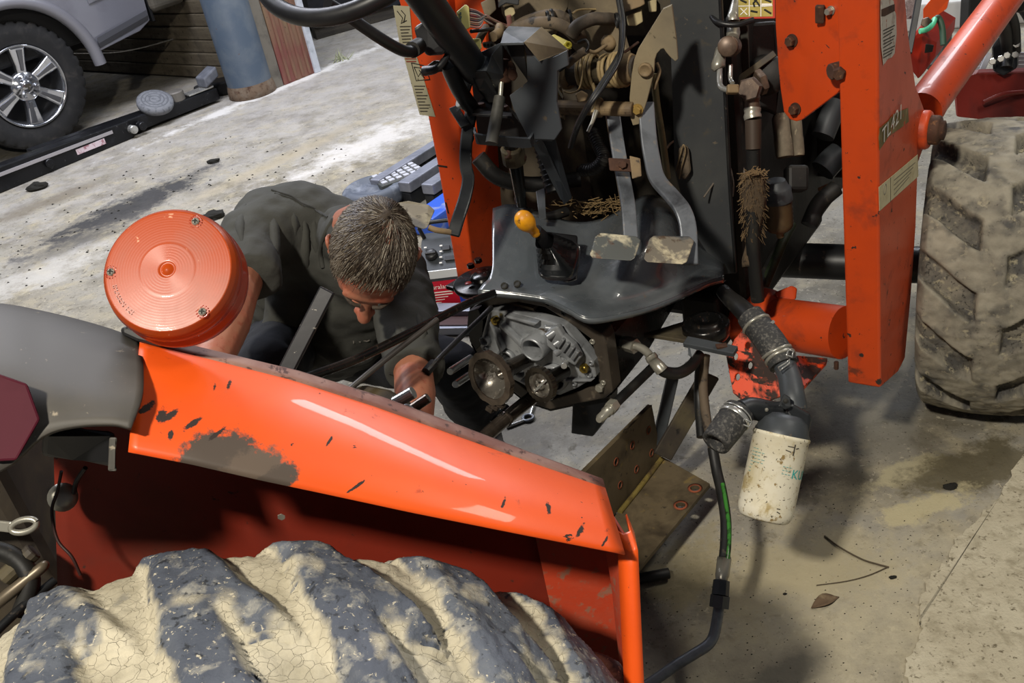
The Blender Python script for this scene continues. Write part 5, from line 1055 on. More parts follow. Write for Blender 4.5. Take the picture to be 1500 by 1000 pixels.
# cross tube and bracket
ct = node('cross_tube', W(1170, 480, 2.3), ld)
ca, cb2 = T(1236, 487, tR + .06), W(1118, 470, 2.50)
MB().tube([ca, cb2], .063, 32, 1).obj('tube_barrel', ORANGEW, ct)
MB().lathe(cb2, ca - cb2, [(.06, -.05), (.082, -.045), (.084, -.02), (.082, .012), (.070, .02), (.066, .035), (.063, .04)], 32, True, True).obj('tube_collar', ORANGEW, ct)
MB().poly([W(1135, 428, 2.46), W(1160, 418, 2.46), W(1168, 422, 2.46), W(1166, 438, 2.45), W(1140, 446, 2.45)], ray(1150, 430) * .03).obj('weld_tab', ORANGEW, ct, .004)
WORNO = mat('heavily_chipped_orange', 'd8461a', .45, 0, [(9, .52, .58, '33201a', .8), (28, .52, .57, '2a1c16', .8, (1, .5, 1.8)), (60, .60, .64, '4a2a1c', .8)], [(60, .2, .001)])
br = node('mounting_bracket', W(1110, 545, 2.2), ld)
pl1 = [W(1062, 522, 2.24), W(1078, 500, 2.26), W(1098, 484, 2.27), W(1122, 520, 2.25), W(1146, 560, 2.2), W(1146, 580, 2.18), W(1100, 592, 2.16), W(1078, 588, 2.17), W(1066, 575, 2.2)]
c0 = sum(pl1, V((0, 0, 0))) / len(pl1); nb = (CAM - c0).normalized(); nb = (nb + TR * -.3).normalized()
pl1 = [p - nb * (p - c0).dot(nb) for p in pl1]
hl = [(1095, 506), (1077, 522), (1098, 535), (1080, 552)]
holed('bracket_plate', pl1, [ring(onp(x, y, c0, nb), nb, .0085, 10, .7) for x, y in hl], .012, WORNO, br, .002)
MB().poly([W(1140, 540, 2.25), W(1168, 520, 2.30), W(1212, 524, 2.32), W(1210, 530, 2.30), W(1172, 572, 2.2), W(1144, 584, 2.18)], Z * -.010).obj('bracket_foot', WORNO, br, .002)
MB().lathe(W(1166, 550, 2.235), Z, [(.009, 0), (.008, .002), (.007, 0)], 12).obj('foot_hole', INKK, br)
MB().cyl(T(1225, 530, tR + .03), T(1225, 540, tR + .03), .006, 8).obj('drain_stub', RUST, ct)

# ------------------------------------------------------------------ right front wheel
def lug_front(th, v):
    n = 14; h = 0
    for row in (0, 1):
        s = v if row else -v
        if s < -.14 or s > .78: continue
        ph = ((th * n / 6.2832) + (.5 if row else 0) + (.62 * sst(s, .05, .75) if s > .05 else 0) + .012 * NZ.noise(V((th * 9, v * 6, row)))) % 1
        b = 1 - sst(abs(ph - .5), .27, .315)
        b *= sst(s, -.14, -.105) * (1 - sst(s, .72, .78))
        h = max(h, b)
    nn = NZ.noise(V((th * 9, v * 5, 2))) + .5 * NZ.noise(V((th * 30, v * 14, 7)))
    return h, h * .034 + .003 * NZ.noise(V((th * 22, v * 9, 1))), max(0, min(1, .22 + h * .36 + nn * .45))
def prof_front(v):
    a = abs(v); s = 1 if v > 0 else -1
    if a < .58: return .014 * (a / .58) ** 2, s * a / .58 * .84
    t = (a - .58) / .42
    return .014 + .15 * t ** 1.5, s * (.84 + .17 * math.sin(min(1, t * 1.15) * math.pi * .6) - .06 * t * t)
FR = .365
FC = V((1.27, 2.22, FR + .002)); FAZ = math.radians(30); FAX = V((math.cos(FAZ), -math.sin(FAZ), 0))
fwh = node('front_wheel', FC, front); fwh['label'] = 'right front wheel with a mud-caked lugged tyre'
tyre_mesh('tyre', FC, FAX, FR - .016, .335, .2, 520, 110, prof_front, lug_front, TREADF, fwh)
MB().lathe(FC - FAX * .12, FAX, [(.215, 0), (.22, .02), (.20, .04), (.195, .2), (.22, .225), (.215, .24), (.19, .22), (.18, .1), (.08, .08), (0, .08)], 40, True, False).obj('rim', mat('grey_wheel', '8a8478', .6, 0, [(8, .45, .7, '5a4c3a', .8)]), fwh)
tube('front_axle', [FC - FAX * .12, FC - FAX * .7], .05, BLACKM, front, seg=16)

# ------------------------------------------------------------------ engine side behind the right tower
en = node('engine_block', W(1130, 250, 2.8), front)
ENG = mat('sooty_engine_iron', '141312', .6, .2, [(6, .5, .7, '231f1b', .65), (30, .62, .7, '35302a', .7)], [(20, .4, .004)])
e0 = TO + TR * .12 + TF * .75; e0.z = .78
MB().box(e0, TR, TF, Z, .42, .6, .75).obj('block_casting', ENG, en, .02)
MB().box(TO + TR * .22 + TF * 1.2 + Z * (.42 - TO.z), TR, TF, Z, .10, 1.6, .16).obj('frame_rail', ENG, en, .01)
tube('intake_pipe', [W(1205, 200, 2.6), W(1215, 175, 2.6), W(1226, 150, 2.6)], .030, mat('grey_pipe', '4a4d50', .4, .4), en, seg=16)
tube('intake_pipe', [W(1205, 250, 2.6), W(1218, 235, 2.6), W(1230, 225, 2.6)], .034, mat('grey_pipe_b', '3d4043', .4, .4), en, seg=16)
tube('radiator_hose', [W(1185, 330, 2.55), W(1200, 298, 2.55), W(1225, 275, 2.55)], .022, RUBBER, en, seg=14)
tube('drain_hose', [W(1120, 418, 2.45), W(1134, 385, 2.45), W(1148, 352, 2.46), W(1160, 330, 2.5)], .012, mat('greenish_hose', '2f3a26', .6, 0, [(20, .5, .7, '1c1f18', .6)]), en)
tube('drain_hose', [W(1108, 430, 2.42), W(1126, 390, 2.48), W(1150, 345, 2.52)], .012, RUBBER, en)
MB().poly([W(1198, 275, 2.62), W(1221, 265, 2.62), W(1221, 276, 2.62), W(1203, 284, 2.62)], Z * -.006).obj('pale_tab', DUSTY, en)
MB().box(TO + TR * .36 + TF * 1.25 + Z * (.72 - TO.z), TR, TF, Z, .16, .5, .30).obj('battery_tray', ENG, en, .01)

# hydraulic valve with fittings, hoses and filters
hv = node('hydraulic_valve', W(1115, 110, 2.2), front)
MB().poly([W(1086, 34, 2.22), W(1138, 30, 2.22), W(1142, 130, 2.25), W(1138, 170, 2.28), W(1090, 150, 2.27), W(1084, 90, 2.24)], ray(1110, 90) * .1).obj('valve_body', ENG, hv, .008)
MB().lathe(W(1124, 110, 2.22), -ray(1124, 110) - RT * .3, [(.045, 0), (.045, .02), (.035, .03), (0, .03)], 24).obj('valve_cap', ENG, hv)
MB().bar(W(1075, 122, 2.2), W(1135, 78, 2.17), .014, .006, UPV).obj('valve_lever', DUSTDK, hv, .001)
PEN = W(1096, 128, 2.14)
MB().hexn(W(1100, 130, 2.13), W(1090, 132, 2.0) - W(1102, 129, 2.13), .026, .042, .2).obj('elbow_block', BRONZE, hv)
MB().hexn(W(1110, 122, 2.16), RT + UPV * .4, .028, .016).obj('elbow_nut', BRONZE, hv)
def fit(px, m, name='hose_fitting', par=hv, seg=20):
    P = [W(x, y, d) for x, y, d, r in px]; MB().tube(P, [p[3] for p in px], seg, 1, seg > 8).obj(name, m, par)
fit([(1101, 141, 2.13, .018), (1101, 146, 2.13, .018), (1101, 147, 2.13, .016), (1102, 158, 2.135, .017)], BRONZE)
fit([(1102, 159, 2.135, .0185), (1102, 163, 2.135, .018), (1102, 165, 2.135, .0165), (1102, 169, 2.135, .019), (1103, 174, 2.135, .0185)], ZINC)
fit([(1103, 175, 2.135, .0175), (1103.5, 218, 2.15, .0165)], mat('brown_hose_ferrule', '43382f', .5, .2), 'hose_ferrule')
tube('hydraulic_hose', [W(1103.5, 218, 2.15), W(1104, 250, 2.17), W(1103, 300, 2.2), W(1103, 360, 2.24), W(1110, 440, 2.3)], .0155, RUBBER, hv, seg=16)
fit([(1067, 68, 2.060, .021), (1072, 68, 2.090, .021)], BRONZE, 'port_plug')
MB().lathe(W(1066, 68, 2.050), W(1062, 69, 1.900) - W(1066, 68, 2.050), [(.021, -.02), (.021, -.003), (.018, 0), (0, 0)], 24).obj('port_plug', BRONZE, hv)
fit([(1074, 40, 2.100, .013), (1074, 48, 2.090, .0145), (1073, 56, 2.080, .013)], ZINC); fit([(1078, 2, 2.120, .009), (1075, 20, 2.110, .012), (1074, 28, 2.100, .015), (1074, 31, 2.100, .012)], ZINC)
fit([(1055, 72, 2.100, .010), (1054, 86, 2.090, .013), (1052, 95, 2.090, .015), (1052, 99, 2.090, .015), (1053, 101, 2.090, .011)], ZINC)
tube('bent_steel_pipe', [W(1054, 100, 2.090), W(1054, 118, 2.080), W(1056, 127, 2.070), W(1063, 131, 2.060), W(1072, 132, 2.050)], .0062, STEEL, hv, seg=12)
tube('bent_steel_pipe', [W(1070, 95, 2.110), W(1070, 115, 2.110), W(1073, 122, 2.100)], .005, STEEL, hv, seg=10)
MB().box(W(1073, 131, 2.050), RT, UPV, FW, .024, .018, .02).obj('pipe_block', DUSTY, hv, .003)
tube('black_hose', [W(1034, -20, 2.100), W(1042, 22, 2.080), W(1056, 34, 2.060), W(1080, 36, 2.050), W(1104, 29, 2.050)], .006, BLKPLASTIC, hv, seg=10)
tube('grey_hose', [W(1020, -30, 2.200), W(1030, 0, 2.170), W(1030, 16, 2.160)], .014, mat('grey_hose_m', '5e5a50', .6), hv)
tube('grey_hose', [W(1048, -30, 2.200), W(1051, 40, 2.200), W(1050, 80, 2.200), W(1056, 140, 2.220)], .012, mat('pale_hose_m', '7d7f84', .5), hv)
# pictogram decal plate
dp = node('pictogram_plate', W(1105, 10, 2.05), front)
q_ = [(1080, -60), (1134, -60), (1135, 27), (1083, 28)]
DP0 = W(1108, 10, 2.06); DN = (-TF + Z * .3).normalized(); DPp = lambda x, y: onp(x, y, DP0, DN)
MB().poly([DPp(*p) for p in q_], -DN * .004).obj('plate_sheet', mat('red_plate', 'b4301c', .5, 0, [(20, .6, .7, '7a2a1a', .6)]), dp, .001)
MB().poly([DPp(x, y) for x, y in ((1081, -56), (1132, -56), (1132, 24), (1082, 25))], DN * .0008).obj('plate_face', DECALY, dp)
for (a, b) in (((1082, 9), (1132, 8)), ((1098, -50), (1098, 24)), ((1115, -50), (1115, 24)), ((1082, -16), (1132, -17))): MB().bar(DPp(*a) + DN * .0016, DPp(*b) + DN * .0016, .0018, .0004, Z if a[0] == b[0] - 50 else TR).obj('grid_line', WHITEP, dp)
for (P, m) in (([(1085, 12), (1095, 22)], 'w'), ([(1095, 12), (1085, 22)], 'w'), ([(1104, -2), (1110, 4), (1113, 9)], 'k'), ([(1110, -2), (1104, 5), (1106, 10)], 'k'), ([(1100, 16), (1110, 18)], 'k'), ([(1085, 0), (1094, 4)], 'k'), ([(1118, -2), (1130, 3)], 'k'), ([(1120, 14), (1130, 20)], 'k')):
    tube('pictogram_line', [DPp(*p) + DN * .0014 for p in P], .0012 if m == 'w' else .0022, WHITEP if m == 'w' else INKK, dp, seg=4, sub=1)
MB().poly([DPp(x, y) for x, y in ((1116, 5), (1131, 5), (1131, 9), (1116, 10))], DN * .0014).obj('white_band', WHITEP, dp)
# dusty cans and separator below
for (x0, y0, x1, y1, r, m, nm) in ((1143, 172, 1150, 230, .021, DUSTDK, 'dusty_can'), (1166, 178, 1170, 228, .014, DUSTDK, 'dusty_can')):
    MB().lathe(W(x1, y1, 2.3), W(x0, y0, 2.3) - W(x1, y1, 2.3), [(r * .9, 0), (r, .006), (r, .04), (r * .95, .045), (r * .95, .09), (r * .7, .1)], 20).obj(nm, mat('dusty_can_%d' % x0, '6a6152', .8, .1, [(14, .45, .65, '4a4338', .8), (40, .58, .66, '8a806a', .85)]), front)
sepn = node('fuel_separator', W(1140, 290, 2.3), front)
sx0, sx1 = W(1142, 336, 2.36), W(1136, 262, 2.3); su = sx1 - sx0; sh_ = su.length
MB().lathe(sx0, su, [(.026, 0), (.031, .006)] + [(.033 + (.0012 if k % 2 else 0), .012 + k * .006) for k in range(10)] + [(.033, .075)], 24).obj('ribbed_bowl', mat('brown_bowl', '54432e', .5, .1, [(20, .5, .7, '3c3022', .6)]), sepn)
MB().lathe(sx0 + su.normalized() * .074, su, [(.036, 0), (.036, .012), (.034, .013), (.034, .03), (.030, .032), (.022, .05)], 24).obj('collar_ring', GREYM, sepn)
MB().cyl(sx0, sx0 - su.normalized() * .02, .009, 12).obj('drain_cock', DUSTY, sepn)
MB().box(W(1166, 262, 2.36), RT, UPV, FW, .05, .06, .05).obj('filter_head', ENG, sepn, .008)
# frayed rag wrapped round the hose
rg = thing('frayed_rag', 'frayed brown rag hanging on the hydraulic hose beside the black side sheet', 'rag', W(1103, 400, 2.28))
rows_ = []
for i in range(26):
    s = i / 25; c_ = W(1103 + 3 * math.sin(s * 5), 256 + 135 * s, 2.17 + .10 * s); rw_ = []
    for k in range(20):
        a = 2 * math.pi * k / 20; r_ = (.020 + .006 * math.sin(s * 7) + .006 * NZ.noise(V((math.cos(a) * 2, math.sin(a) * 2, s * 7)))) * (1 - .25 * s)
        rw_.append(c_ + (RT * math.cos(a) + FW * math.sin(a)) * r_)
    rows_.append(rw_ + [rw_[0]])
RAGM = mat('frayed_brown_cloth', '4a3d2e', .95, 0, [(20, .45, .65, '6a5842', .95), (60, .55, .66, '2c241c', .95)], [(90, .8, .004)])
skin('rag_body', rows_, RAGM, rg, .003)
random.seed(12); fz = MB()
for _ in range(380):
    s = random.random() ** 1.6; a = random.uniform(0, 6.28); c_ = W(1103, 254 + 95 * s, 2.17 + .07 * s); p = c_ + (RT * math.cos(a) + FW * math.sin(a)) * .022
    fz.tube([p, p + (p - c_) * random.uniform(.1, .5) - UPV * random.uniform(.004, .018) + RT * random.gauss(0, .003)], .0005, 3, 1, False, False)
for _ in range(60):
    p = W(1090 + random.random() * 34, 250 + random.gauss(3, 3), 2.13); fz.tube([p, p + RT * random.gauss(0, .01) + UPV * random.gauss(0, .005)], .0010, 4, 1, False, False)
tag(fz.obj('loose_threads', mat('pale_threads', '6a563c', .95), rg), kind='stuff')

# ------------------------------------------------------------------ lower right: pipes, mounts, bracket
lw = node('rubber_mount', W(1030, 475, 2.25), front)
mp = W(1034, 478, 2.22)
MB().poly([W(942, 488, 2.26), W(1002, 470, 2.30), W(1030, 474, 2.28), W(1040, 492, 2.2), W(1006, 498, 2.18)], Z * -.010).obj('mount_arm', DUSTDK, lw, .002)
MB().lathe(mp - Z * .022, Z, [(.050, 0), (.053, .006), (.053, .030), (.046, .036), (.040, .034), (.038, .040), (.026, .042), (.022, .036), (.012, .040), (.009, .032), (0, .032)], 36).obj('mount_pad', OILY, lw)
MB().bar(W(1004, 500, 2.14), W(1078, 515, 2.08), .026, .012, V((0, .9, .1))).obj('flat_tongue', GREYM, lw, .002)
MB().poly([W(1008, 502, 2.13), W(1024, 505, 2.12), W(1022, 512, 2.12), W(1014, 524, 2.12), W(1008, 520, 2.12)], ray(1010, 510) * .008).obj('tongue_gusset', GREYM, lw, .002)
MB().poly([W(1048, 506, 2.095), W(1064, 504, 2.10), W(1066, 510, 2.09), W(1050, 511, 2.085)], Z * .004).obj('tongue_rust_spot', RUST, lw)
hf = node('hydraulic_line', W(950, 520, 2.25), front)
fit([(905, 501, 2.27, .012), (912, 502, 2.26, .012), (912, 502, 2.26, .016), (918, 503, 2.25, .016)], ZINC, 'pipe_nut', hf, 6)
fit([(918, 503, 2.25, .018), (931, 507, 2.23, .018)], ZINC, 'pipe_nut', hf, 6)
tube('bent_pipe', [W(930, 506, 2.23), W(940, 510, 2.22), W(948, 516, 2.21), W(953, 522, 2.2)], .0095, ZINC, hf, seg=14)
fit([(952, 520, 2.2, .013), (956, 526, 2.2, .0145), (957, 528, 2.2, .0125), (966, 538, 2.19, .0145), (970, 543, 2.19, .0145)], ZINC, 'crimp_collar', hf)
tube('hose', [W(966, 538, 2.19), W(976, 545, 2.2), W(995, 546, 2.22), W(1012, 536, 2.26), W(1024, 520, 2.3)], .0135, RUBBER, hf, seg=14)
rd_ = node('threaded_rod', W(920, 570, 2.25), front)
fit([(958, 536, 2.36, .0115), (900, 592, 2.24, .0115)], RUBBER, 'rod_sleeve', rd_); fit([(900, 592, 2.24, .016), (893, 599, 2.225, .016)], ZINC, 'rod_nut', rd_, 6); fit([(893, 599, 2.225, .0125), (888, 604, 2.215, .013), (888, 604, 2.215, .0105), (879, 613, 2.2, .0105), (877, 615, 2.195, .007)], ZINC, 'rod_thread', rd_)
# struts down to the floor frame
MB().bar(W(988, 540, 2.5), W(962, 655, 2.55), .03, .02, RT).obj('strut', GREYM, front, .004)
MB().bar(W(1040, 548, 2.42), W(970, 668, 2.5), .05, .012, RT).obj('strut', DUSTDK, front, .003)
tube('return_hose', [W(1034, 520, 2.3), W(1030, 560, 2.32), W(1033, 600, 2.3), W(1040, 640, 2.26), W(1045, 660, 2.22)], [.010, .011, .011, .010, .010], RUBDUST, front)
tube('return_hose', [W(1026, 530, 2.32), W(1024, 580, 2.34), W(1028, 640, 2.3)], .012, RUBBER, front)
# angle-iron bracket
ab = thing('angle_bracket', 'oil-stained angle-iron bracket with bolt holes below the gear case', 'bracket', G(960, 740))
vp = [(955, 593), (969, 668), (945, 706), (912, 748), (900, 742), (858, 700), (858, 692), (900, 648)]
va = G(969, 668, .115); vb_ = G(906, 748, .115); vd = (vb_ - va).normalized(); vn = V((vd.y, -vd.x, 0))
if vn.dot(CAM - va) < 0: vn = -vn
vv = lambda x, y: onp(x, y, va, vn)
hv_ = [(950, 630), (926, 652), (902, 676), (954, 663), (932, 687), (908, 710)]
holed('upright_leg', [vv(*p) for p in ((955, 593), (969, 668), (906, 748), (850, 800), (840, 708), (900, 648))], [ring(vv(x, y), vn, .0085, 10) for x, y in hv_], .012, RUSTPLATE, ab, .001)
holed('flat_leg', [G(x, y, .115) for x, y in ((969, 668), (1040, 708), (931, 838), (860, 810), (906, 748))], [ring(G(x, y, .115), Z, .011, 12) for x, y in ((1018, 715), (997, 740))], .012, RUSTPLATE, ab, .001)
WELD = mat('ochre_weld', '7a6a34', .8, .1, [(20, .5, .65, '4a3a24', .8)], [(40, .6, .002)])
tube('weld_bead', [G(969, 672, .118), G(940, 710, .118), G(908, 750, .118)], .007, WELD, ab, seg=8)
RUSTR = mat('rust_ring', '8a4a30', .85, .1)
for (x, y) in ((1018, 715), (997, 740)): MB().lathe(G(x, y, .116), Z, [(.012, 0), (.018, .001), (.012, .002)], 16, True, False).obj('rust_ring', RUSTR, ab)
for (x, y) in hv_: MB().lathe(vv(x, y), vn, [(.0085, 0), (.0115, .0012), (.0085, .0014)], 14, True, False).obj('rust_ring', RUSTR, ab)
MB().bar(G(880, 790, .05), G(930, 800, .05), .1, .1, Z).obj('support_block', RUSTPLATE, ab, .004)

# ------------------------------------------------------------------ oil filter assembly
of = thing('oil_filter', 'dirty white oil filter can hanging from black hoses in front of the orange bracket', 'oil filter', W(1120, 760, 1.93))
ft, fb = W(1145, 636, 1.97), W(1120, 752, 1.97); fd = (fb - ft).normalized(); FRr = .0545; fh = (fb - ft).length
fprof = [(FRr * .97, -.002), (FRr * 1.03, .0), (FRr * 1.035, .005), (FRr * 1.0, .007), (FRr, fh - .012), (FRr * .97, fh - .002), (FRr * .90, fh + .007), (FRr * .80, fh + .011), (FRr * .7, fh + .009), (0, fh + .006)]
MB().lathe(ft, fd, fprof, 56).obj('filter_can', WHITEF, of)
ax_ = fd; fx = (CAM - (ft + fb) / 2); fx = (fx - ax_ * fx.dot(ax_)).normalized(); fy = ax_.cross(fx)          # fx faces the camera; fy along the rim
rightw = fy if fy.dot(RT) > 0 else -fy
def onf(ang, h): return ft + ax_ * h + (fx * math.cos(ang) + rightw * math.sin(ang)) * (FRr + .0006)
def fbend(a0, h0):
    def f(x, y): return onf(a0 + x / FRr, h0 - y)
    return f
text('brand_lettering', 'KUBOTA', ft, rightw, -ax_, .026, TEAL, of, bend=fbend(.66, .078))
FT1 = mat('faded_teal_print', '6f9c96', .6)
random.seed(6)
for i in range(8):
    a_0 = -1.02 + random.uniform(0, .05)
    for k in range(random.randint(2, 4) if i < 5 else 1): tube('small_print', [onf(a_0 + k * .16, .036 + i * .0065), onf(a_0 + k * .16 + random.uniform(.07, .13), .036 + i * .0065)], .0009, FT1, of, seg=4, sub=1)
for i in range(3):
    for k in range(3): tube('small_print', [onf(.28 + k * .12, .058 + i * .007), onf(.35 + k * .12, .058 + i * .007)], .0010, FT1, of, seg=4, sub=1)
for P in ([(.30, .018), (.52, .018)], [(.55, .012), (.55, .034)], [(.25, .026), (.45, .028)], [(.62, .020), (.72, .018)], [(.38, .140), (.50, .140)], [(.40, .146), (.52, .148)]): tube('dark_scuff', [onf(*p) for p in P], .0012, INK, of, seg=4, sub=1)
hd = node('filter_head', W(1150, 615, 1.99), of)
MB().lathe(ft + fd * .002, -fd, [(FRr * .98, 0), (FRr * .99, .006), (FRr * .93, .012), (FRr * .85, .030), (FRr * .6, .042), (0, .046)], 40).obj('head_dome', GREYM, hd)
HB = mat('head_black', '232527', .4, .2, [(9, .5, .7, '303335', .45)])
MB().poly([W(1148, 596, 1.95), W(1160, 590, 1.95), W(1188, 606, 1.95), (W(1189, 615, 1.95)), W(1184, 640, 1.95), W(1165, 628, 1.94)], ray(1170, 612) * .06).obj('head_side', HB, hd, .006)
MB().poly([W(1140, 594, 1.93), W(1148, 576, 1.94), W(1158, 582, 1.94), W(1158, 596, 1.93), W(1150, 600, 1.93)], ray(1150, 588) * .008).obj('lifting_eye', HB, hd, .002)
MB().lathe(W(1151, 587, 1.928), -ray(1151, 587), [(.005, 0), (.004, .001), (0, .001)], 12).obj('eye_hole', INKK, hd)
MB().bar(W(1122, 590, 1.94), W(1145, 589, 1.94), .004, .008, UPV).obj('seam_flange', HB, hd)
tube('outlet_elbow', [W(1164, 600, 1.99), W(1161, 580, 1.995), W(1157, 556, 2.02), W(1150, 536, 2.04)], [.026, .0245, .0235, .023], GREYM, hd, seg=24)
tube('inlet_elbow', [W(1140, 606, 1.99), W(1122, 602, 1.98), W(1100, 598, 1.97), W(1086, 602, 1.96)], [.024, .023, .0225, .022], HB, hd, seg=24)
MB().lathe(W(1123, 600, 1.955), -ray(1123, 600), [(.004, 0), (.004, .002), (0, .003)], 8).obj('glint_stud', ZINC, hd)
ih = node('inlet_hose', W(1062, 630, 1.94), of)
ia, ib = W(1082, 604, 1.955), W(1047, 650, 1.92); idr = (ib - ia).normalized(); iL = (ib - ia).length
MB().lathe(ia - idr * .006, idr, [(.024, 0), (.031, .002), (.0315, iL * .5), (.0295, iL), (.028, iL + .005), (.020, iL + .004), (.019, iL - .03), (0, iL - .03)], 28).obj('hose_sleeve', RUBGREY, ih)
MB().lathe(ia + idr * .010, idr, [(.032, 0), (.0335, .002), (.0335, .008), (.032, .010)], 28, True, False).obj('hose_clamp', STEEL, ih)
MB().lathe(ia + idr * .004, idr, [(.032, 0), (.0335, .001), (.032, .003)], 28, True, False).obj('clamp_wire', STEEL, ih)
sq = [W(1087, 621, 1.92), W(1090, 613, 1.92), W(1101, 618, 1.92), W(1097, 625, 1.92)]
tube('clamp_loop', sq + [sq[0]], .0018, STEEL, ih, seg=6, sub=1)
oh = node('outlet_hose', W(1120, 500, 2.08), of)
tube('hose_sleeve', [W(1098, 462, 2.12), W(1112, 480, 2.10), W(1128, 500, 2.07), W(1142, 522, 2.05), W(1148, 535, 2.04)], [.0285, .0305, .031, .0305, .0295], RUBGREY, oh, seg=26)
tube('upper_hose', [W(1058, 425, 2.22), W(1068, 436, 2.2), W(1084, 450, 2.16), W(1100, 466, 2.12)], [.016, .018, .021, .023], RUBBER, oh, seg=20)
for (p0, p1, nm) in (((1107, 474, 2.107), (1112, 481, 2.1), 'hose_clamp'), ((1142, 522, 2.05), (1145, 528, 2.045), 'hose_clamp'), ((1137, 514, 2.055), (1139, 518, 2.053), 'clamp_wire')):
    a, b = W(*p0), W(*p1); MB().lathe(a, b - a, [(.0305, 0), (.033, .001), (.033, .006), (.0305, .007)], 28, True, False).obj(nm, ZINC, oh)
MB().bar(W(1126, 476, 2.07), W(1134, 470, 2.07), .006, .003, UPV).obj('clamp_tail', STEEL, oh)
sq = [W(1152, 520, 2.0), W(1155, 512, 2.0), W(1162, 514, 2.0), W(1160, 523, 2.0)]
tube('clamp_loop', sq + [sq[0]], .0018, STEEL, oh, seg=6, sub=1)
sq = [W(1140, 538, 1.99), W(1150, 532, 1.99), W(1157, 526, 1.99), W(1156, 532, 1.99), W(1142, 543, 1.99)]
tube('clamp_loop', sq + [sq[0]], .0016, STEEL, oh, seg=6, sub=1)

# hanging hydraulic hose that ends in a bent steel pipe
hh = thing('hydraulic_hose', 'black hydraulic hose with green print ending in a bent steel pipe near the floor', 'hose', G(960, 1000))
tube('hose_body', [W(1044, 656, 2.22), W(1050, 690, 2.2), W(1057, 720, 2.17), W(1063, 760, 2.13), W(1063, 795, 2.1), W(1061, 818, 2.08)], .0118, RUBBER, hh, seg=18)
tube('green_stripe', [W(1058.5, 708, 2.163), W(1064, 740, 2.133), W(1068, 772, 2.1), W(1068, 800, 2.075), W(1066, 818, 2.068)], .0045, mat('green_hose_stripe', '35762a', .4, 0, [(40, .48, .58, '16240f', .4)]), hh, seg=10)
hp_ = lambda L, m, n, seg=20: MB().tube([W(x, y, d) for x, y, d, r in L], [l[3] for l in L], seg, 1, seg > 8).obj(n, m, hh)
hp_([(1061, 815, 2.08, .0135), (1061, 818, 2.08, .0150), (1058, 842, 2.065, .0145), (1057, 846, 2.06, .013), (1057, 850, 2.06, .012)], ZINC, 'crimp_ferrule')
hp_([(1057, 850, 2.06, .017), (1055, 872, 2.05, .018)], GREYM, 'swivel_body', 8); hp_([(1055, 872, 2.05, .020), (1053, 890, 2.045, .020)], GREYM, 'swivel_nut', 6)
tube('bent_pipe', [W(1053, 888, 2.045), W(1050, 910, 2.04), W(1045, 932, 2.035), W(1036, 945, 2.03), W(1016, 958, 2.03), W(990, 974, 2.03), W(960, 995, 2.03), W(925, 1018, 2.03)], .0112, BLUESTEEL, hh, seg=18)

# ------------------------------------------------------------------ the person
pe0 = W(470, 470, 2.6)
man = thing('person', 'person in charcoal T-shirt and dark jeans crouching head-down over the split transmission', 'person', (pe0.x, pe0.y, 0))
def balls(chains, seg=14):
    """chains: lists of (point, radius); spheres strung closely so that the remesh melts them into one skin"""
    q = MB()
    for ch in chains:
        for i in range(max(1, len(ch) - 1)):
            a, ra = ch[i]; b, rb = ch[min(i + 1, len(ch) - 1)]; a, b = V(a), V(b)
            n = max(1, int((b - a).length / (min(ra, rb) * .35)))
            for k in range(n + 1):
                t = k / n; c = a.lerp(b, t); r = ra + (rb - ra) * t
                q.lathe(c, Z, [(max(1e-4, r * math.sin(u * math.pi / (seg // 2))), -r * math.cos(u * math.pi / (seg // 2))) for u in range(seg // 2 + 1)], seg, True, True)
    return q
def ell(q, c, ax, rad, seg=20):
    x, y, z = ax; vs, fs = [], []; m = seg // 2
    for i in range(m + 1):
        for j in range(seg):
            th, ph = math.pi * i / m, 2 * math.pi * j / seg; s = max(1e-3, math.sin(th))
            vs.append(V(c) + x * (rad[0] * s * math.cos(ph)) + y * (rad[1] * s * math.sin(ph)) + z * (rad[2] * math.cos(th)))
    for i in range(m):
        for j in range(seg): fs.append((i * seg + j, i * seg + (j + 1) % seg, (i + 1) * seg + (j + 1) % seg, (i + 1) * seg + j))
    q.add(vs, fs, True); q.add(vs[:seg], [tuple(range(seg))[::-1]]); q.add(vs[-seg:], [tuple(range(seg))])
def melt(q, name, m, parent, vox, sm=6, disp=None):
    o = q.obj(name, m, parent)
    r = o.modifiers.new('remesh', 'REMESH'); r.mode = 'VOXEL'; r.voxel_size = vox; r.use_smooth_shade = True
    s = o.modifiers.new('smooth', 'SMOOTH'); s.factor = .5; s.iterations = sm
    for (size, strength, kind) in (disp or ()):
        t = bpy.data.textures.new(name + '_folds', 'CLOUDS'); t.noise_scale = size; t.noise_depth = 2
        d = o.modifiers.new('folds', 'DISPLACE'); d.texture = t; d.strength = strength; d.mid_level = .5; d.texture_coords = 'LOCAL'
    return o
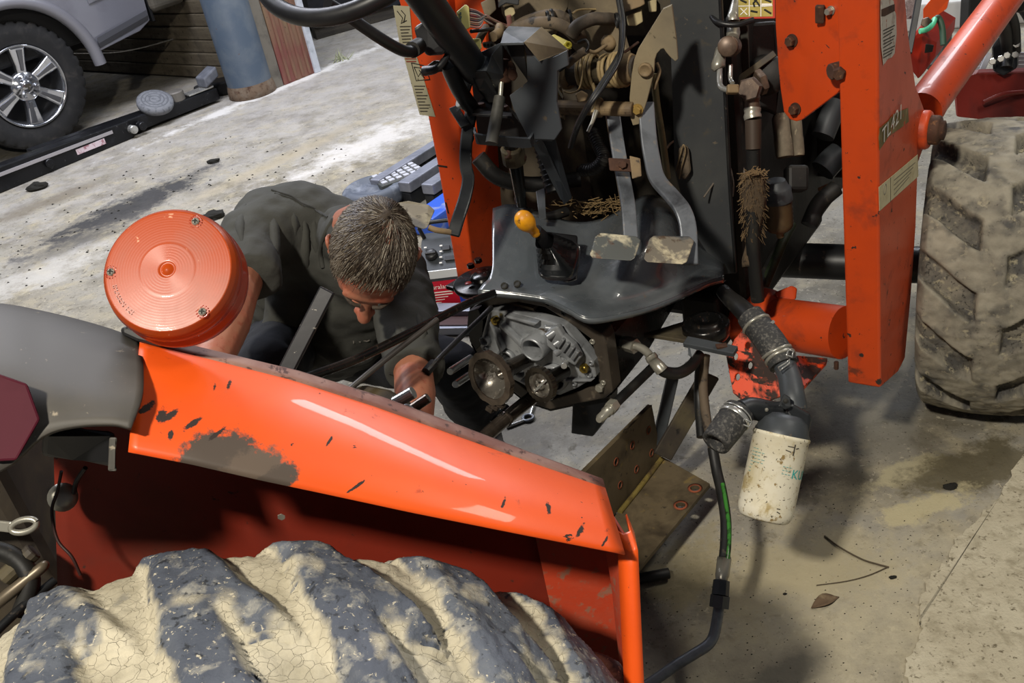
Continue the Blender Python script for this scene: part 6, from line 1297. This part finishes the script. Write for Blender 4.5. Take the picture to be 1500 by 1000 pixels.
# head frame
Hc = W(546, 374, 1.93)
tc_ = -ray(546, 374).normalized()
hk = (tc_ * .99 + UPV * .10 + RT * .05).normalized()               # chin to crown
hg = (-UPV * .98 + tc_ * .08 - RT * .12); hg = (hg - hk * hg.dot(hk)).normalized()   # the way the face looks
hxv = hg.cross(hk).normalized()
if hxv.dot(RT) < 0: hxv = -hxv                                       # towards the right of the picture
HP = lambda x, g, k: Hc + hxv * x + hg * g + hk * k
AX = (hxv, hg, hk)
RSh, LSh = W(372, 345, 2.22), W(594, 425, 2.24)
NB = W(508, 345, 2.26)
rel, rwr = W(348, 428, 2.06), W(300, 556, 1.86)
lel, lwr = W(606, 552, 2.05), W(612, 618, 1.90)
hipL, hipR = W(500, 500, 2.78), W(420, 495, 2.78)
kneL, kneR = W(668, 540, 2.48), W(392, 540, 2.22)
ankL = V((kneL.x + .02, kneL.y + .20, .10)); ankR = V((kneR.x - .03, kneR.y + .22, .10))
bq = MB()
ell(bq, HP(0, -.008, .012), AX, (.076, .096, .088), 28); ell(bq, HP(0, .030, -.010), AX, (.068, .066, .075)); ell(bq, HP(0, .038, -.060), AX, (.054, .052, .055)); ell(bq, HP(0, .055, -.100), AX, (.030, .032, .026))
ell(bq, HP(-.034, .052, -.045), AX, (.026, .026, .026)); ell(bq, HP(.034, .052, -.045), AX, (.026, .026, .026)); ell(bq, HP(0, .080, .012), AX, (.052, .014, .016)); ell(bq, HP(0, .088, -.008), AX, (.018, .012, .014))
b2_ = balls([[(HP(0, .092, -.010), .010), (HP(0, .108, -.036), .0115), (HP(0, .119, -.052), .0145)], [(HP(-.013, .106, -.056), .0095)], [(HP(.013, .106, -.056), .0095)],
             [(HP(-.02, .088, -.088), .008), (HP(0, .094, -.086), .009), (HP(.02, .088, -.088), .008)],
             [(HP(0, -.045, -.065), .056), (HP(0, -.075, -.10), .056), (NB, .062)],
             [(NB, .06), (W(450, 400, 2.5), .09), (W(455, 470, 2.7), .11)], [(RSh + FW * .08, .04), (W(470, 380, 2.45), .05), (LSh + FW * .05, .04)],
             [(RSh + FW * .05, .045), (rel, .044), (rel.lerp(rwr, .35), .049), (rwr, .036)], [(LSh, .05), (lel, .042), (lel.lerp(lwr, .35), .043), (lwr, .031)],
             [(hipL, .08), (kneL, .055), (ankL, .04)], [(hipR, .08), (kneR, .055), (ankR, .04)], [(hipL, .09), (hipR, .09)]])
k = len(bq.v); bq.v += b2_.v; bq.f += [tuple(i + k for i in f) for f in b2_.f]; bq.sm += b2_.sm
for s in (-1, 1):                                                     # ears
    for a in range(14):
        an = a / 13 * 4.6 - .7; q3 = balls([[(HP(s * (.080 + .010 * math.sin(an + .5)), -.012 - .016 * math.cos(an) , -.022 + .030 * math.sin(an)), .0058)]], 8)
        k = len(bq.v); bq.v += q3.v; bq.f += [tuple(i + k for i in f) for f in q3.f]; bq.sm += q3.sm
    ell(bq, HP(s * .079, -.008, -.024), AX, (.006, .013, .024)); ell(bq, HP(s * .082, -.002, -.052), AX, (.006, .008, .010))
def hand(wr, fore, palmn, thumb, spread, curl):                      # palm, four bent fingers, thumb from the side of the palm
    ch = []; fore, palmn = fore.normalized(), palmn.normalized(); side = fore.cross(palmn).normalized() * thumb
    q = MB(); pc = wr + fore * .048; ell(q, pc, (side, palmn, fore), (.042, .016, .052)); ch.append([(wr, .027), (wr + fore * .02, .025)])
    for i, L_ in enumerate((.072, .082, .076, .060)):
        base = wr + fore * (.092 - .006 * abs(i - 1)) + side * (.030 - .020 * i); d = (fore + side * (.12 - .08 * i) * spread).normalized(); pts = [(wr + fore * .05 + side * (.022 - .015 * i), .010), (base, .0098)]; p = base
        for j, f in enumerate((.45, .30, .25)):
            d = (d * math.cos(curl) + palmn * math.sin(curl)).normalized(); p = p + d * L_ * f; pts.append((p, .0092 - .0009 * j))
        ch.append(pts)
    tb0 = wr + fore * .03 + side * .030; t1 = tb0 + (fore * .5 + side * .8).normalized() * .034; t2 = t1 + (fore * .8 + side * .35 + palmn * .35).normalized() * .030; t3 = t2 + (fore * .8 + palmn * .5).normalized() * .024
    ch.append([(tb0, .015), (t1, .012), (t2, .0105), (t3, .0090)])
    r = balls(ch, 10); k = len(q.v); q.v += r.v; q.f += [tuple(i + k for i in f) for f in r.f]; q.sm += r.sm; return q
for (w_, f_, n_, t_) in ((rwr, rwr - rel, V((.3, .3, -1)), 1), (lwr, lwr - lel, V((-.2, .4, -1)), -1)):
    r = hand(w_, f_, n_ - f_.normalized() * n_.dot(f_.normalized()), t_, 1, .42); k = len(bq.v); bq.v += r.v; bq.f += [tuple(i + k for i in f) for f in r.f]; bq.sm += r.sm
body_o = melt(bq, 'body', SKIN, man, .0042, 4)
# forehead creases
for i in range(4):
    tube('forehead_crease', [HP(x, .087 + .0 - abs(x) ** 2 * 9 - .0042 * i, .020 + .0115 * i + .002 * math.sin(x * 90 + i)) for x in (-.045, -.03, -.015, 0, .015, .03, .045)], .0016, mat('crease_skin_%d' % i, '8a4a36', .6), man, seg=5)
for s in (-1, 1):
    tube('eyebrow', [HP(s * .012, .100, .000), HP(s * .028, .098, .005), HP(s * .046, .082, .000)], [.004, .0045, .002], HAIRD, man, seg=8)
    MB().lathe(HP(s * .028, .078, -.018), hg, [(.012, -.008), (.0125, 0), (.009, .008), (0, .011)], 16).obj('eyelid', mat('eyelid_skin%d' % s, '8f4f3b', .5), man)
tube('lips', [HP(-.022, .094, -.087), HP(0, .103, -.086), HP(.022, .094, -.087)], [.003, .005, .003], LIP, man, seg=8)
# shirt
sq = balls([[(W(398, 338, 2.30), .100), (W(440, 348, 2.38), .135), (W(500, 366, 2.38), .120), (W(556, 398, 2.33), .108), (W(590, 432, 2.26), .072)],
            [(W(440, 355, 2.42), .135), (W(450, 410, 2.58), .165), (W(452, 455, 2.70), .165)], [(W(500, 370, 2.40), .12), (W(520, 420, 2.44), .125), (W(510, 470, 2.56), .13), (W(480, 480, 2.68), .15)],
            [(W(385, 345, 2.25), .082), (W(366, 352, 2.22), .075), (W(362, 385, 2.15), .066)], [(W(590, 432, 2.25), .074), (W(598, 480, 2.17), .070), (W(603, 520, 2.10), .064)],
            [(NB, .068), (NB.lerp(Hc, .25), .064)], [(W(420, 440, 2.4), .05), (W(408, 480, 2.42), .045), (W(420, 500, 2.45), .04)]])
for (a, b, r0, r1) in ((W(362, 375, 2.17), W(366, 412, 2.10), .066, .064), (W(602, 510, 2.12), W(607, 546, 2.06), .065, .064)): sq.tube([a, b], [r0, r1], 24, 1)
shirt = melt(sq, 'tshirt', SHIRT, man, .0085, 5, [(.10, .022, 0), (.035, .007, 0)])
jq = balls([[(hipR, .11), (hipL, .11)], [(hipL, .105), (hipL.lerp(kneL, .5), .092), (kneL, .072), (kneL.lerp(ankL, .4), .072), (ankL + Z * .03, .060)], [(hipR, .105), (hipR.lerp(kneR, .5), .095), (kneR, .075), (kneR.lerp(ankR, .4), .074), (ankR + Z * .03, .060)], [(W(452, 470, 2.74), .15)]])
melt(jq, 'jeans', JEANS, man, .010, 5, [(.09, .018, 0), (.03, .006, 0)])
for an in (ankL, ankR):
    p = V((an.x, an.y, 0)); fwd = V((.25, -.97, 0)).normalized(); sd = V((fwd.y, -fwd.x, 0)); q = MB()
    ell(q, p + Z * .07 + fwd * .05, (sd, fwd, Z), (.045, .115, .045)); ell(q, p + Z * .045 + fwd * .12, (sd, fwd, Z), (.048, .07, .04)); q.tube([p + Z * .05, p + Z * .16], .05, 16, 1)
    q.box(p + Z * .012 + fwd * .055, sd, fwd, Z, .088, .27, .024); melt(q, 'boot', BOOT, man, .006, 3)
bpy.context.view_layer.update(); dg = bpy.context.evaluated_depsgraph_get()
def drop(o, x, y, lift=.002):                                         # a point of the photograph laid on the real surface
    e = o.evaluated_get(dg); mi = e.matrix_world.inverted(); d = ray(x, y).normalized()
    ok, loc, n, _ = e.ray_cast(mi @ CAM, (mi.to_3x3() @ d).normalized())
    return (e.matrix_world @ loc - d * lift) if ok else None
def seam(name, px, r, m, o=shirt, k=.2):
    P = [drop(o, x, y, r * k if not isinstance(r, list) else -.0085) for x, y in px]; P = [p for p in P if p]
    if len(P) > 2: tube(name, P, r, m, man, seg=6, sub=3)
SEAM = mat('shirt_seam', '2a2a27', .9); 
seam('yoke_seam', [(387, 267), (398, 278), (412, 283), (428, 288), (440, 297), (455, 303), (468, 310), (480, 318)], .0028, SEAM)
seam('yoke_seam', [(390, 272), (402, 283), (416, 287), (432, 293), (446, 302), (462, 308), (474, 316)], .0020, SEAM)
seam('collar_rib', [(488, 322), (478, 338), (472, 355), (470, 372), (473, 392)], .006, SHIRT)
seam('cuff_seam', [(340, 404), (352, 410), (366, 414), (380, 412)], .003, SEAM); seam('cuff_seam', [(570, 546), (585, 550), (600, 548), (618, 540), (632, 528)], .003, SEAM)
for px in ([(395, 300), (400, 330), (402, 360), (400, 400)], [(440, 302), (446, 340), (448, 380), (452, 430)], [(460, 318), (462, 350), (468, 385)], [(425, 300), (430, 330), (428, 372)], [(360, 300), (352, 330), (356, 360)], [(576, 470), (590, 500), (588, 525)], [(610, 455), (618, 490), (612, 520)]):
    seam('cloth_fold', px, [.004] + [.013] * (len(px) - 2) + [.004], SHIRT, k=0)
PRT = mat('faded_grey_print', '5a5650', .8)
p0, p1, p2 = drop(shirt, 516, 503), drop(shirt, 548, 499), drop(shirt, 530, 488)
if p0 and p1 and p2:
    xd = (p1 - p0).normalized(); nn_ = -ray(530, 500).normalized(); yd = nn_.cross(xd).normalized()
    text('shirt_print', 'NG', p0 + nn_ * .004, xd, yd, .030, PRT, man)
# hair
random.seed(21)
def hairok(x, g, k):
    l = math.sqrt(x * x + g * g + k * k); x, g, k = x / l, g / l, k / l
    if g > .50 + .16 * (1 - abs(x)) - .10 * max(0, -k): return False
    if k < -.62: return False
    if k < -.12 and abs(x) > .72 and -.30 < g < .50: return False
    if g > .18 and k < -.05 - (g - .18) * -.2: return False
    return True
RX = (.0785, .0985, .0905)
HO = HP(0, -.008, .012)
WHq = V((.32, -.30, .89)).normalized()
cap = MB(); vs, fs, ok_ = [], [], []
NTH, NPH = 44, 72
for i in range(NTH + 1):
    for j in range(NPH):
        th, ph = math.pi * i / NTH * .80, 2 * math.pi * j / NPH
        d = (math.sin(th) * math.cos(ph), math.sin(th) * math.sin(ph), math.cos(th)); ok_.append(hairok(*d))
        e = 1.0 + .05 * NZ.noise(V(d) * 3) + .03
        vs.append(HO + hxv * d[0] * RX[0] * e + hg * d[1] * RX[1] * e + hk * d[2] * RX[2] * e)
for i in range(NTH):
    for j in range(NPH):
        q4 = (i * NPH + j, i * NPH + (j + 1) % NPH, (i + 1) * NPH + (j + 1) % NPH, (i + 1) * NPH + j)
        cc_ = sum((vs[a] for a in q4), V((0, 0, 0))) / 4 - HO; dl = V((cc_.dot(hxv) / RX[0], cc_.dot(hg) / RX[1], cc_.dot(hk) / RX[2])).normalized()
        if all(ok_[a] for a in q4) and (dl - WHq).length > .30 + .06 * NZ.noise(dl * 6): fs.append(q4)
cap.add(vs, fs, True); co = cap.obj('hair_base', HAIRD, man); s_ = co.modifiers.new('s', 'SOLIDIFY'); s_.thickness = .004; s_.offset = -1
HM = [mat('hair_strand_%d' % i, c, .45) for i, c in enumerate(('6e6558', '41362b', '261f19', '958c7e'))]
hb = [MB() for _ in HM]; made = 0
while made < 7000:
    d = V((random.gauss(0, 1), random.gauss(0, 1), random.gauss(0, 1))).normalized()
    if d.z < -.6 or not hairok(*d): continue
    w_ = (d - WHq).length
    if w_ < .42 and random.random() > .25 + w_ * .9: continue
    fl_ = d - WHq * .6 + V((0, .35, -.1)); fl_ = fl_ - d * fl_.dot(d)
    fl_ = fl_.normalized() if fl_.length > 1e-4 else V((0, 1, 0))
    fl_ = (fl_ + .28 * d.cross(fl_) + V((random.gauss(0, .16), random.gauss(0, .16), random.gauss(0, .16)))).normalized()
    L_ = random.uniform(.16, .34) * (1.15 if d.y > .1 else 1); pts = []; c = d.copy(); lift = random.uniform(-.01, .022)
    for s in range(4):
        e = 1.045 + lift * s * .5 + (.03 if s == 3 else 0) * random.random(); pts.append(HO + hxv * c.x * RX[0] * e + hg * c.y * RX[1] * e + hk * c.z * RX[2] * e)
        c = (c + fl_ * L_ / 3).normalized()
    if not hairok(*c) and (c.y < .4 or random.random() < .6): continue
    side = abs(d.x); gi = random.random()
    mi = (0 if gi < .45 else 3 if gi < .62 else 1) if (side > .55 or d.y > .45) else (1 if gi < .45 else 2 if gi < .72 else 0 if gi < .93 else 3)
    hb[mi].tube(pts, [.0009, .0008, .0007, .0003], 3, 1, True, False); made += 1
for i, q in enumerate(hb):
    if q.v: tag(q.obj('hair_strands', HM[i], man, fix=False), kind='stuff')

# ------------------------------------------------------------------ left mount of the front half
lm = node('rubber_mount', W(700, 412, 2.3), front)
lmc = W(708, 412, 2.26)
MB().lathe(lmc, Z, [(.068, -.008), (.07, -.004), (.07, .002), (.066, .005), (.03, .005), (.028, .014), (.02, .02), (0, .02)], 40).obj('mount_disc', OILY, lm)
MB().poly([W(652, 418, 2.28), W(669, 408, 2.32), W(700, 404, 2.3), W(700, 424, 2.24), W(678, 427, 2.25)], Z * -.010).obj('mount_tongue', BLACKM, lm, .002)
MB().lathe(W(686, 415, 2.235), Z, [(.008, 0), (.007, .002), (.0, .002)], 12).obj('red_bolt_mark', mat('red_sealant', '8a1f16', .4), lm)
for (x, y) in ((690, 392), (701, 384), (712, 400)): MB().hexn(W(x, y, 2.28), Z, .009, .010).obj('mount_bolt', OILY, lm)

# ------------------------------------------------------------------ front end of the tractor, top right
fe = node('front_grille', W(1360, 40, 3.4), front)
MB().poly([W(1352, 13, 3.3), W(1388, -30, 3.4), W(1390, -2, 3.4), W(1386, 14, 3.38), W(1360, 32, 3.32), W(1352, 50, 3.3)], TF * .02).obj('hood_corner', ORANGE, fe, .004)
MB().poly([W(1330, 60, 3.25), W(1346, 40, 3.28), W(1352, 52, 3.28), W(1372, 62, 3.35), W(1370, 84, 3.35), W(1345, 118, 3.3), W(1332, 100, 3.25)], TF * .3).obj('hood_side', REDP, fe, .01)
MB().poly([W(1356, 64, 3.26), W(1368, 66, 3.28), W(1366, 76, 3.28), W(1354, 78, 3.26)], -ray(1360, 70) * .008).obj('headlight_recess', INKK, fe, .003)
MB().poly([W(1320, -20, 3.6), W(1352, -20, 3.6), W(1344, 20, 3.6), W(1334, 28, 3.6), W(1322, 28, 3.6)], TF * .01).obj('grille_screen', mat('grille_mesh_grey', '6a5a58', .6, .2, [(90, .5, .55, 'a8a0a0', .6)]), fe)
for i in range(14): MB().bar(W(1326 + i * .2, 2 + i * 1.9, 3.58), W(1349 - i * .7, -7 + i * 1.9, 3.58), .002, .002, Z).obj('grille_wire', mat('wire_grey_%d' % i, 'a9a1a0', .5, .3), fe)
MB().bar(W(1351, -30, 3.0), W(1331, 78, 2.95), .018, .01, RT).obj('black_stay', BLKPLASTIC, fe, .002)
tube('mint_hose', [W(1347, 46, 3.2), W(1358, 43, 3.2), W(1366, 36, 3.2), W(1369, 28, 3.22)], .0085, MINT, fe, seg=10)
tube('dark_green_hose', [W(1366, 34, 3.24), W(1374, 26, 3.25), W(1380, 40, 3.25), W(1382, 66, 3.25)], .010, mat('dark_green_rubber', '2c4a38', .5), fe)
MB().hexn(W(1357, 33, 3.22), -ray(1357, 33), .018, .02).obj('hose_fitting', BRONZE, fe)
MB().cyl(W(1373, 100, 3.6), W(1378, 40, 3.6), .04, 16).obj('grey_canister', mat('canister_grey', '5d635e', .5, .1), fe)
gd = node('loader_coupler', W(1450, 110, 3.6), ld)
DKR = mat('shadow_red_paint', '6e1c12', .5, 0, [(6, .5, .7, '54160f', .6)])  # deep red beam paint with darker noise patches
gp = W(1455, 135, 3.55)
MB().poly([W(1395, 118, 3.5), W(1430, 108, 3.5), W(1560, 104, 3.6), W(1560, 190, 3.6), W(1400, 172, 3.5)], TF * .06).obj('cross_beam', DKR, gd, .008)
tube('beam_rib', [W(1440, 150, 3.49), W(1470, 138, 3.5), W(1510, 134, 3.55)], .008, DKR, gd)
for i in range(4):
    MB().bar(W(1426 - i * 3, 83 + i * 6, 3.7), W(1450 - i * 4, 80 + i * 6.2, 3.68), .012, .008, Z).obj('grate_slat', mat('pale_slat_%d' % i, 'a8a6ac', .5, .3), gd)
    MB().bar(W(1484, 79 + i * 6, 3.7), W(1530, 79 + i * 6, 3.7), .012, .008, Z).obj('grate_slat', mat('pale_slat_b%d' % i, 'a8a6ac', .5, .3), gd)
MB().bar(W(1449, 78, 3.68), W(1438, 104, 3.66), .02, .012, RT).obj('grate_edge', mat('pale_edge', 'a0a0a6', .5, .3), gd, .002)
BK = mat('coupler_black', '121316', .4, .2)
MB().poly([W(1452, 70, 3.5), W(1470, 45, 3.5), W(1490, 55, 3.5), W(1490, 100, 3.5), W(1470, 112, 3.5), W(1454, 104, 3.5)], TF * .04).obj('coupler_plate', BK, gd, .006)
for (x, y) in ((1454, 90), (1475, 81), (1487, 80), (1489, 65), (1466, 86)): MB().hexn(W(x, y, 3.46), -ray(x, y), .012, .012).obj('coupler_bolt', STEEL, gd)
for (P, r) in (([(1462, 20, 3.3), (1472, 45, 3.4), (1476, 75, 3.5), (1474, 100, 3.5)], .022), ([(1476, 10, 3.3), (1486, 40, 3.4), (1488, 75, 3.5)], .018), ([(1490, 0, 3.4), (1510, 30, 3.4), (1520, 80, 3.5)], .02)): tube('hydraulic_hose', [W(*p) for p in P], r, RUBBER, gd)
MB().lathe(W(1494, 6, 3.1), -ray(1494, 6), [(.02, -.02), (.026, 0), (.02, .012), (0, .014)], 16).obj('coupling_knob', BLKPLASTIC, gd)
bpo = G(1424, 46)
pk = MB().box(bpo + Z * .5, V((1, 0, 0)), V((0, 1, 0)), Z, .10, .10, 1.0).obj('yard_post', BLKPLASTIC, None, .008)
tag(pk, 'dark upright post in the yard just behind the lift arm, top right', 'post')

# ------------------------------------------------------------------ second lift arm with pads, beyond the person
l2 = thing('vehicle_lift_arm', 'black and grey lift arm with a round pad and a studded block, behind the person', 'lift arm', G(600, 300))
la, lb = G(575, 316), G(690, 238); l2d = (lb - la).normalized(); l2n = V((l2d.y, -l2d.x, 0))
LA = lambda e, n, z: la + l2d * e + l2n * n + Z * z
LG_ = mat('grey_lift_steel', '8a8d98', .45, .4, [(9, .5, .7, '6d707a', .5)])
for (n, z, m, w_) in ((-.16, .10, LG_, .06), (.02, .10, LG_, .07), (.16, .10, LG_, .07)):
    MB().box(LA(.95, n, z), l2d, l2n, Z, 1.7, w_, .05).obj('arm_rail', m, l2, .006)
    MB().box(LA(.95, n, .035), l2d, l2n, Z, 1.7, w_ * .8, .07).obj('rail_web', GUN, l2, .004)
MB().lathe(G(553, 300) + Z * .02, Z, [(.11, 0), (.15, .01), (.155, .03), (.15, .07), (.13, .085), (.11, .085), (.10, .07), (.04, .065), (.03, .08), (0, .08)], 40).obj('round_pad', mat('grey_tyre_pad', '4f5560', .6, 0, [(12, .5, .7, '7d828c', .6)]), l2)
bk = G(600, 292); sbn = node('studded_block', bk, l2)
bxd, byd = V((.92, .39, 0)), V((-.39, .92, 0))
MB().box(bk + Z * .06 + byd * .08, bxd, byd, Z, .24, .17, .10).obj('block_body', mat('dark_block', '3d403e', .6, 0, [(12, .5, .7, '4c4f4c', .6)]), sbn, .006)
STD = mat('pale_stud', 'b8bac2', .5, .2)
for i in range(6):
    for j in range(4): MB().box(bk + Z * .114 + byd * (.02 + .04 * j) + bxd * (-.095 + .038 * i), bxd, byd, Z, .027, .028, .010).obj('stud', STD, sbn, .002)
MB().box(LA(.42, .27, .05), l2d, l2n, Z, .30, .16, .09).obj('arm_joint', GUN, l2, .01)
MB().cyl(LA(.55, -.03, .05), LA(.55, -.03, .17), .06, 18).obj('pivot_pin', GUN, l2)
bx1 = G(652, 326); MB().box(bx1 + Z * .05, l2d, l2n, Z, .3, .14, .09).obj('blue_case', mat('blue_case', '2a54b8', .45, 0, [(12, .55, .7, '8a93a8', .5)]), None, .012)
tag(COL.objects[-1], 'small bright blue case on the floor behind the clutch pedal', 'case')

# ------------------------------------------------------------------ battery charger
bcg = G(666, 453); ch_n = (CAM - bcg); ch_n.z = 0; ch_n = ch_n.normalized(); ch_n = (ch_n + V((-.25, 0, 0))).normalized(); ch_x = V((-ch_n.y, ch_n.x, 0))
if ch_x.dot(RT) < 0: ch_x = -ch_x
ch = thing('battery_charger', 'grey battery charger with a red and blue label on the floor beside the person', 'battery charger', bcg)
CH_ = lambda x, y, z: bcg + ch_x * x + ch_n * y + Z * z
prof_ = [(.0, 0), (.0, .135), (-.015, .165), (-.13, .235), (-.20, .235), (-.20, 0)]
MB().poly([CH_(-.10, y, z) for y, z in prof_], ch_x * .16).obj('charger_case', BOXGREY, ch, .008)
MB().poly([CH_(-.102, .002, .138), CH_(.062, .002, .138), CH_(.060, -.010, .166), CH_(-.100, -.010, .166)], ch_n * .006).obj('silver_strip', BOXSIL, ch, .002)
pn = V((0, 0, 1)) * .85 + ch_n * .52; pn.normalize()
PP = lambda x, s: CH_(x, -.018 - .105 * s, .170 + .066 * s) + pn * .002
MB().lathe(PP(-.055, .45), pn, [(.024, 0), (.022, .012), (.018, .016), (0, .016)], 20).obj('selector_dial', BLKPLASTIC, ch)
MB().bar(PP(-.075, .45) + pn * .018, PP(-.035, .45) + pn * .018, .008, .010, pn).obj('dial_grip', BLKPLASTIC, ch, .002)
for (x, s, w_) in ((.0, .65, .03), (.03, .65, .02), (.02, .28, .05)): MB().box(PP(x, s), ch_x, pn.cross(ch_x), pn, w_, .02, .006).obj('panel_switch', BLKPLASTIC, ch, .002)
for (x, s) in ((-.02, .35), (-.02, .55), (-.02, .75), (.05, .5), (-.08, .75), (-.02, .15)): MB().box(PP(x, s), ch_x, pn.cross(ch_x), pn, .010, .005, .002).obj('panel_mark', WHITEP, ch)
MB().poly([CH_(-.095, .001, .004), CH_(.030, .001, .004), CH_(.030, .001, .125), CH_(-.095, .001, .125)], ch_n * .0015).obj('red_label', BOXRED, ch)
MB().poly([CH_(.030, .001, .004), CH_(.056, .001, .004), CH_(.056, .001, .095), CH_(.030, .001, .095)], ch_n * .0015).obj('blue_label', BOXBLUE, ch)
text('label_heading', 'Duralast', CH_(-.086, .003, .094), ch_x, Z, .026, WHITEP, ch)
for i, w_ in enumerate((.085, .080, .060, .045, .030, .050, .055)): MB().bar(CH_(-.072, .003, .080 - i * .0105), CH_(-.072 + w_, .003, .080 - i * .0105), .004 if i < 2 else .0028, .0006, Z).obj('label_line', WHITEP, ch)
MB().tube([CH_(-.09, -.15, .235), CH_(-.09, -.15, .29), CH_(.05, -.15, .29), CH_(.05, -.15, .235)], .008, 10, 3).obj('carry_handle', BLKPLASTIC, ch)
# low steel rails in front of the charger
rk = thing('steel_rail', 'grey steel rail lying on the floor in front of the battery charger', 'rail', G(650, 474))
ga, gb = G(560, 470), G(745, 470)
MB().bar(ga + Z * .045, gb + Z * .045, .03, .06, Z).obj('rail_bar', LG_, rk, .003)
MB().bar(G(560, 490) + Z * .02, G(745, 487) + Z * .02, .03, .04, Z).obj('rail_bar', LG_, rk, .003)
MB().bar((ga + G(560, 490)) / 2 + Z * .02, (gb + G(745, 487)) / 2 + Z * .02, .04, .10, Z).obj('rail_core', mat('red_black_core', '3a1512', .6), rk, .003)

# ------------------------------------------------------------------ things on the floor
chn = thing('steel_chain', 'grey steel chain on the floor below the dished gear', 'chain', G(690, 600))
pts = [(678, 572), (683, 584), (686, 596), (689, 608), (693, 618), (699, 627), (706, 636), (712, 646)]
for i, (x, y) in enumerate(pts):
    a = G(x, y); b = G(pts[min(i + 1, 7)][0], pts[min(i + 1, 7)][1]) if i < 7 else a + (a - G(*pts[6])); d = (b - a); d = d.normalized() * max(.034, d.length * .8); sd = d.cross(Z).normalized() * .014; up_ = Z * (.012 if i % 2 else .016)
    if i % 2: sd = sd * .5 + Z * .012
    c_ = a + up_ + Z * .006
    tube('link', [c_ + d * .5 * math.cos(k * math.pi / 6) + sd * math.sin(k * math.pi / 6) for k in range(13)], .0055, ZINC, chn, seg=8, sub=2)
wr2 = thing('eye_bolt', 'bright eye bolt on the floor below the drive gear', 'bolt', G(775, 612))
wq = G(774, 614) + Z * .006
tube('eye', [wq + V((math.cos(k * math.pi / 6) * .016, math.sin(k * math.pi / 6) * .016, .0)) for k in range(13)], .005, BLUESTEEL, wr2, seg=8, sub=2)
tube('shank', [wq + V((.008, .014, 0)), G(782, 594) + Z * .008], .0055, STEEL, wr2, seg=8); tube('shank', [wq + V((-.014, -.010, 0)), G(742, 628) + Z * .006], .0050, STEEL, wr2, seg=8)
sb2 = thing('rubber_hose_stub', 'short black rubber hose stub poking out past the front fender lip', 'hose stub', G(960, 852))
MB().lathe(G(930, 858) + Z * .02, G(982, 848) - G(930, 858), [(.011, 0), (.013, .002), (.013, (G(982, 848) - G(930, 858)).length - .002), (.011, (G(982, 848) - G(930, 858)).length), (.006, (G(982, 848) - G(930, 858)).length - .004), (0, (G(982, 848) - G(930, 858)).length - .01)], 16).obj('stub_body', RUBBER, sb2)
# leaf
lf = []; lc_ = G(1209, 883)
for i in range(9):
    s = i / 8; x_ = -.035 + .07 * s; w_ = .016 * math.sin(math.pi * min(1, s * 1.05)) + .001
    lf.append([lc_ + V((x_, x_ * .25 + dy, .003 + .006 * abs(dy) / .016 + .004 * math.sin(s * 4))) for dy in (-w_, -w_ * .5, 0, w_ * .5, w_)])
lo = skin('dry_leaf', lf, LEAF, None, .0008); tag(lo, 'curled dry brown leaf on the concrete below the oil filter', 'leaf')
tw = thing('dry_twig', 'thin forked dry twig on the concrete right of the oil filter', 'twig', G(1260, 820))
tube('main_stem', [G(1208, 786) + Z * .003, G(1230, 803) + Z * .004, G(1262, 820) + Z * .003, G(1285, 828) + Z * .004, G(1302, 832) + Z * .003], .0022, TWIG, tw, seg=6)
tube('side_stem', [G(1300, 832) + Z * .003, G(1272, 844) + Z * .003, G(1240, 852) + Z * .002, G(1196, 858) + Z * .002], .0014, TWIG, tw, seg=5)
random.seed(31)
def clod(px, py, s, lab, name='debris_clod'):
    q = MB(); c_ = G(px, py); vs = []
    for i in range(7):
        for j in range(10):
            th, ph = math.pi * i / 6, 2 * math.pi * j / 10; d = V((math.sin(th) * math.cos(ph), math.sin(th) * math.sin(ph), math.cos(th))); r = s * (1 + .45 * NZ.noise(d * 2 + V((px, py, 0))))
            vs.append(c_ + V((d.x * r * 1.3, d.y * r * .8, max(0, d.z * r * .5 + s * .25))))
    q.add(vs, [(i * 10 + j, i * 10 + (j + 1) % 10, (i + 1) * 10 + (j + 1) % 10, (i + 1) * 10 + j) for i in range(6) for j in range(10)], False)
    tag(q.obj(name, DIRT), lab, 'debris')
for a in ((55, 277, .055, 'black clump of debris on the floor below the long lift arm'), (312, 320, .05, 'black scrap on the floor just behind the amber lamp'), (313, 238, .03, 'tiny dark chip on the pale floor above the person'), (578, 276, .028, 'dark scrap on the pale floor next to the studded block'), (1392, 714, .014, 'small black clod by the wet patch, bottom right'), (1308, 846, .007, 'tiny brown crumb at the end of the dry twig'), (1150, 870, .004, 'speck of dirt left of the dry leaf')): clod(*a)
# loose crumbs of dirt, uncountable
cq = MB()
for _ in range(380):
    x, y = random.uniform(940, 1400), random.uniform(700, 1000)
    if y < 760 and x < 1000: continue
    c_ = G(x, y); s = random.uniform(.0008, .0030); a = random.uniform(0, 6.28)
    cq.add([c_ + V((math.cos(a + t) * s, math.sin(a + t) * s * .7, 0)) for t in (0, 2.1, 4.2)] + [c_ + Z * s * .8], [(0, 1, 3), (1, 2, 3), (2, 0, 3)])
for _ in range(500):
    x, y = random.uniform(0, 560), random.uniform(165, 420)
    if y < 325 - .47 * x or y < 200: continue
    c_ = G(x, y); s = random.uniform(.002, .012); a = random.uniform(0, 6.28)
    cq.add([c_ + V((math.cos(a + t) * s, math.sin(a + t) * s * .7, 0)) for t in (0, 2.1, 4.2)] + [c_ + Z * s * .6], [(0, 1, 3), (1, 2, 3), (2, 0, 3)])
tag(cq.obj('floor_crumbs', DIRT), 'scattered dark crumbs of dirt all over the concrete floor', 'dirt', kind='stuff')
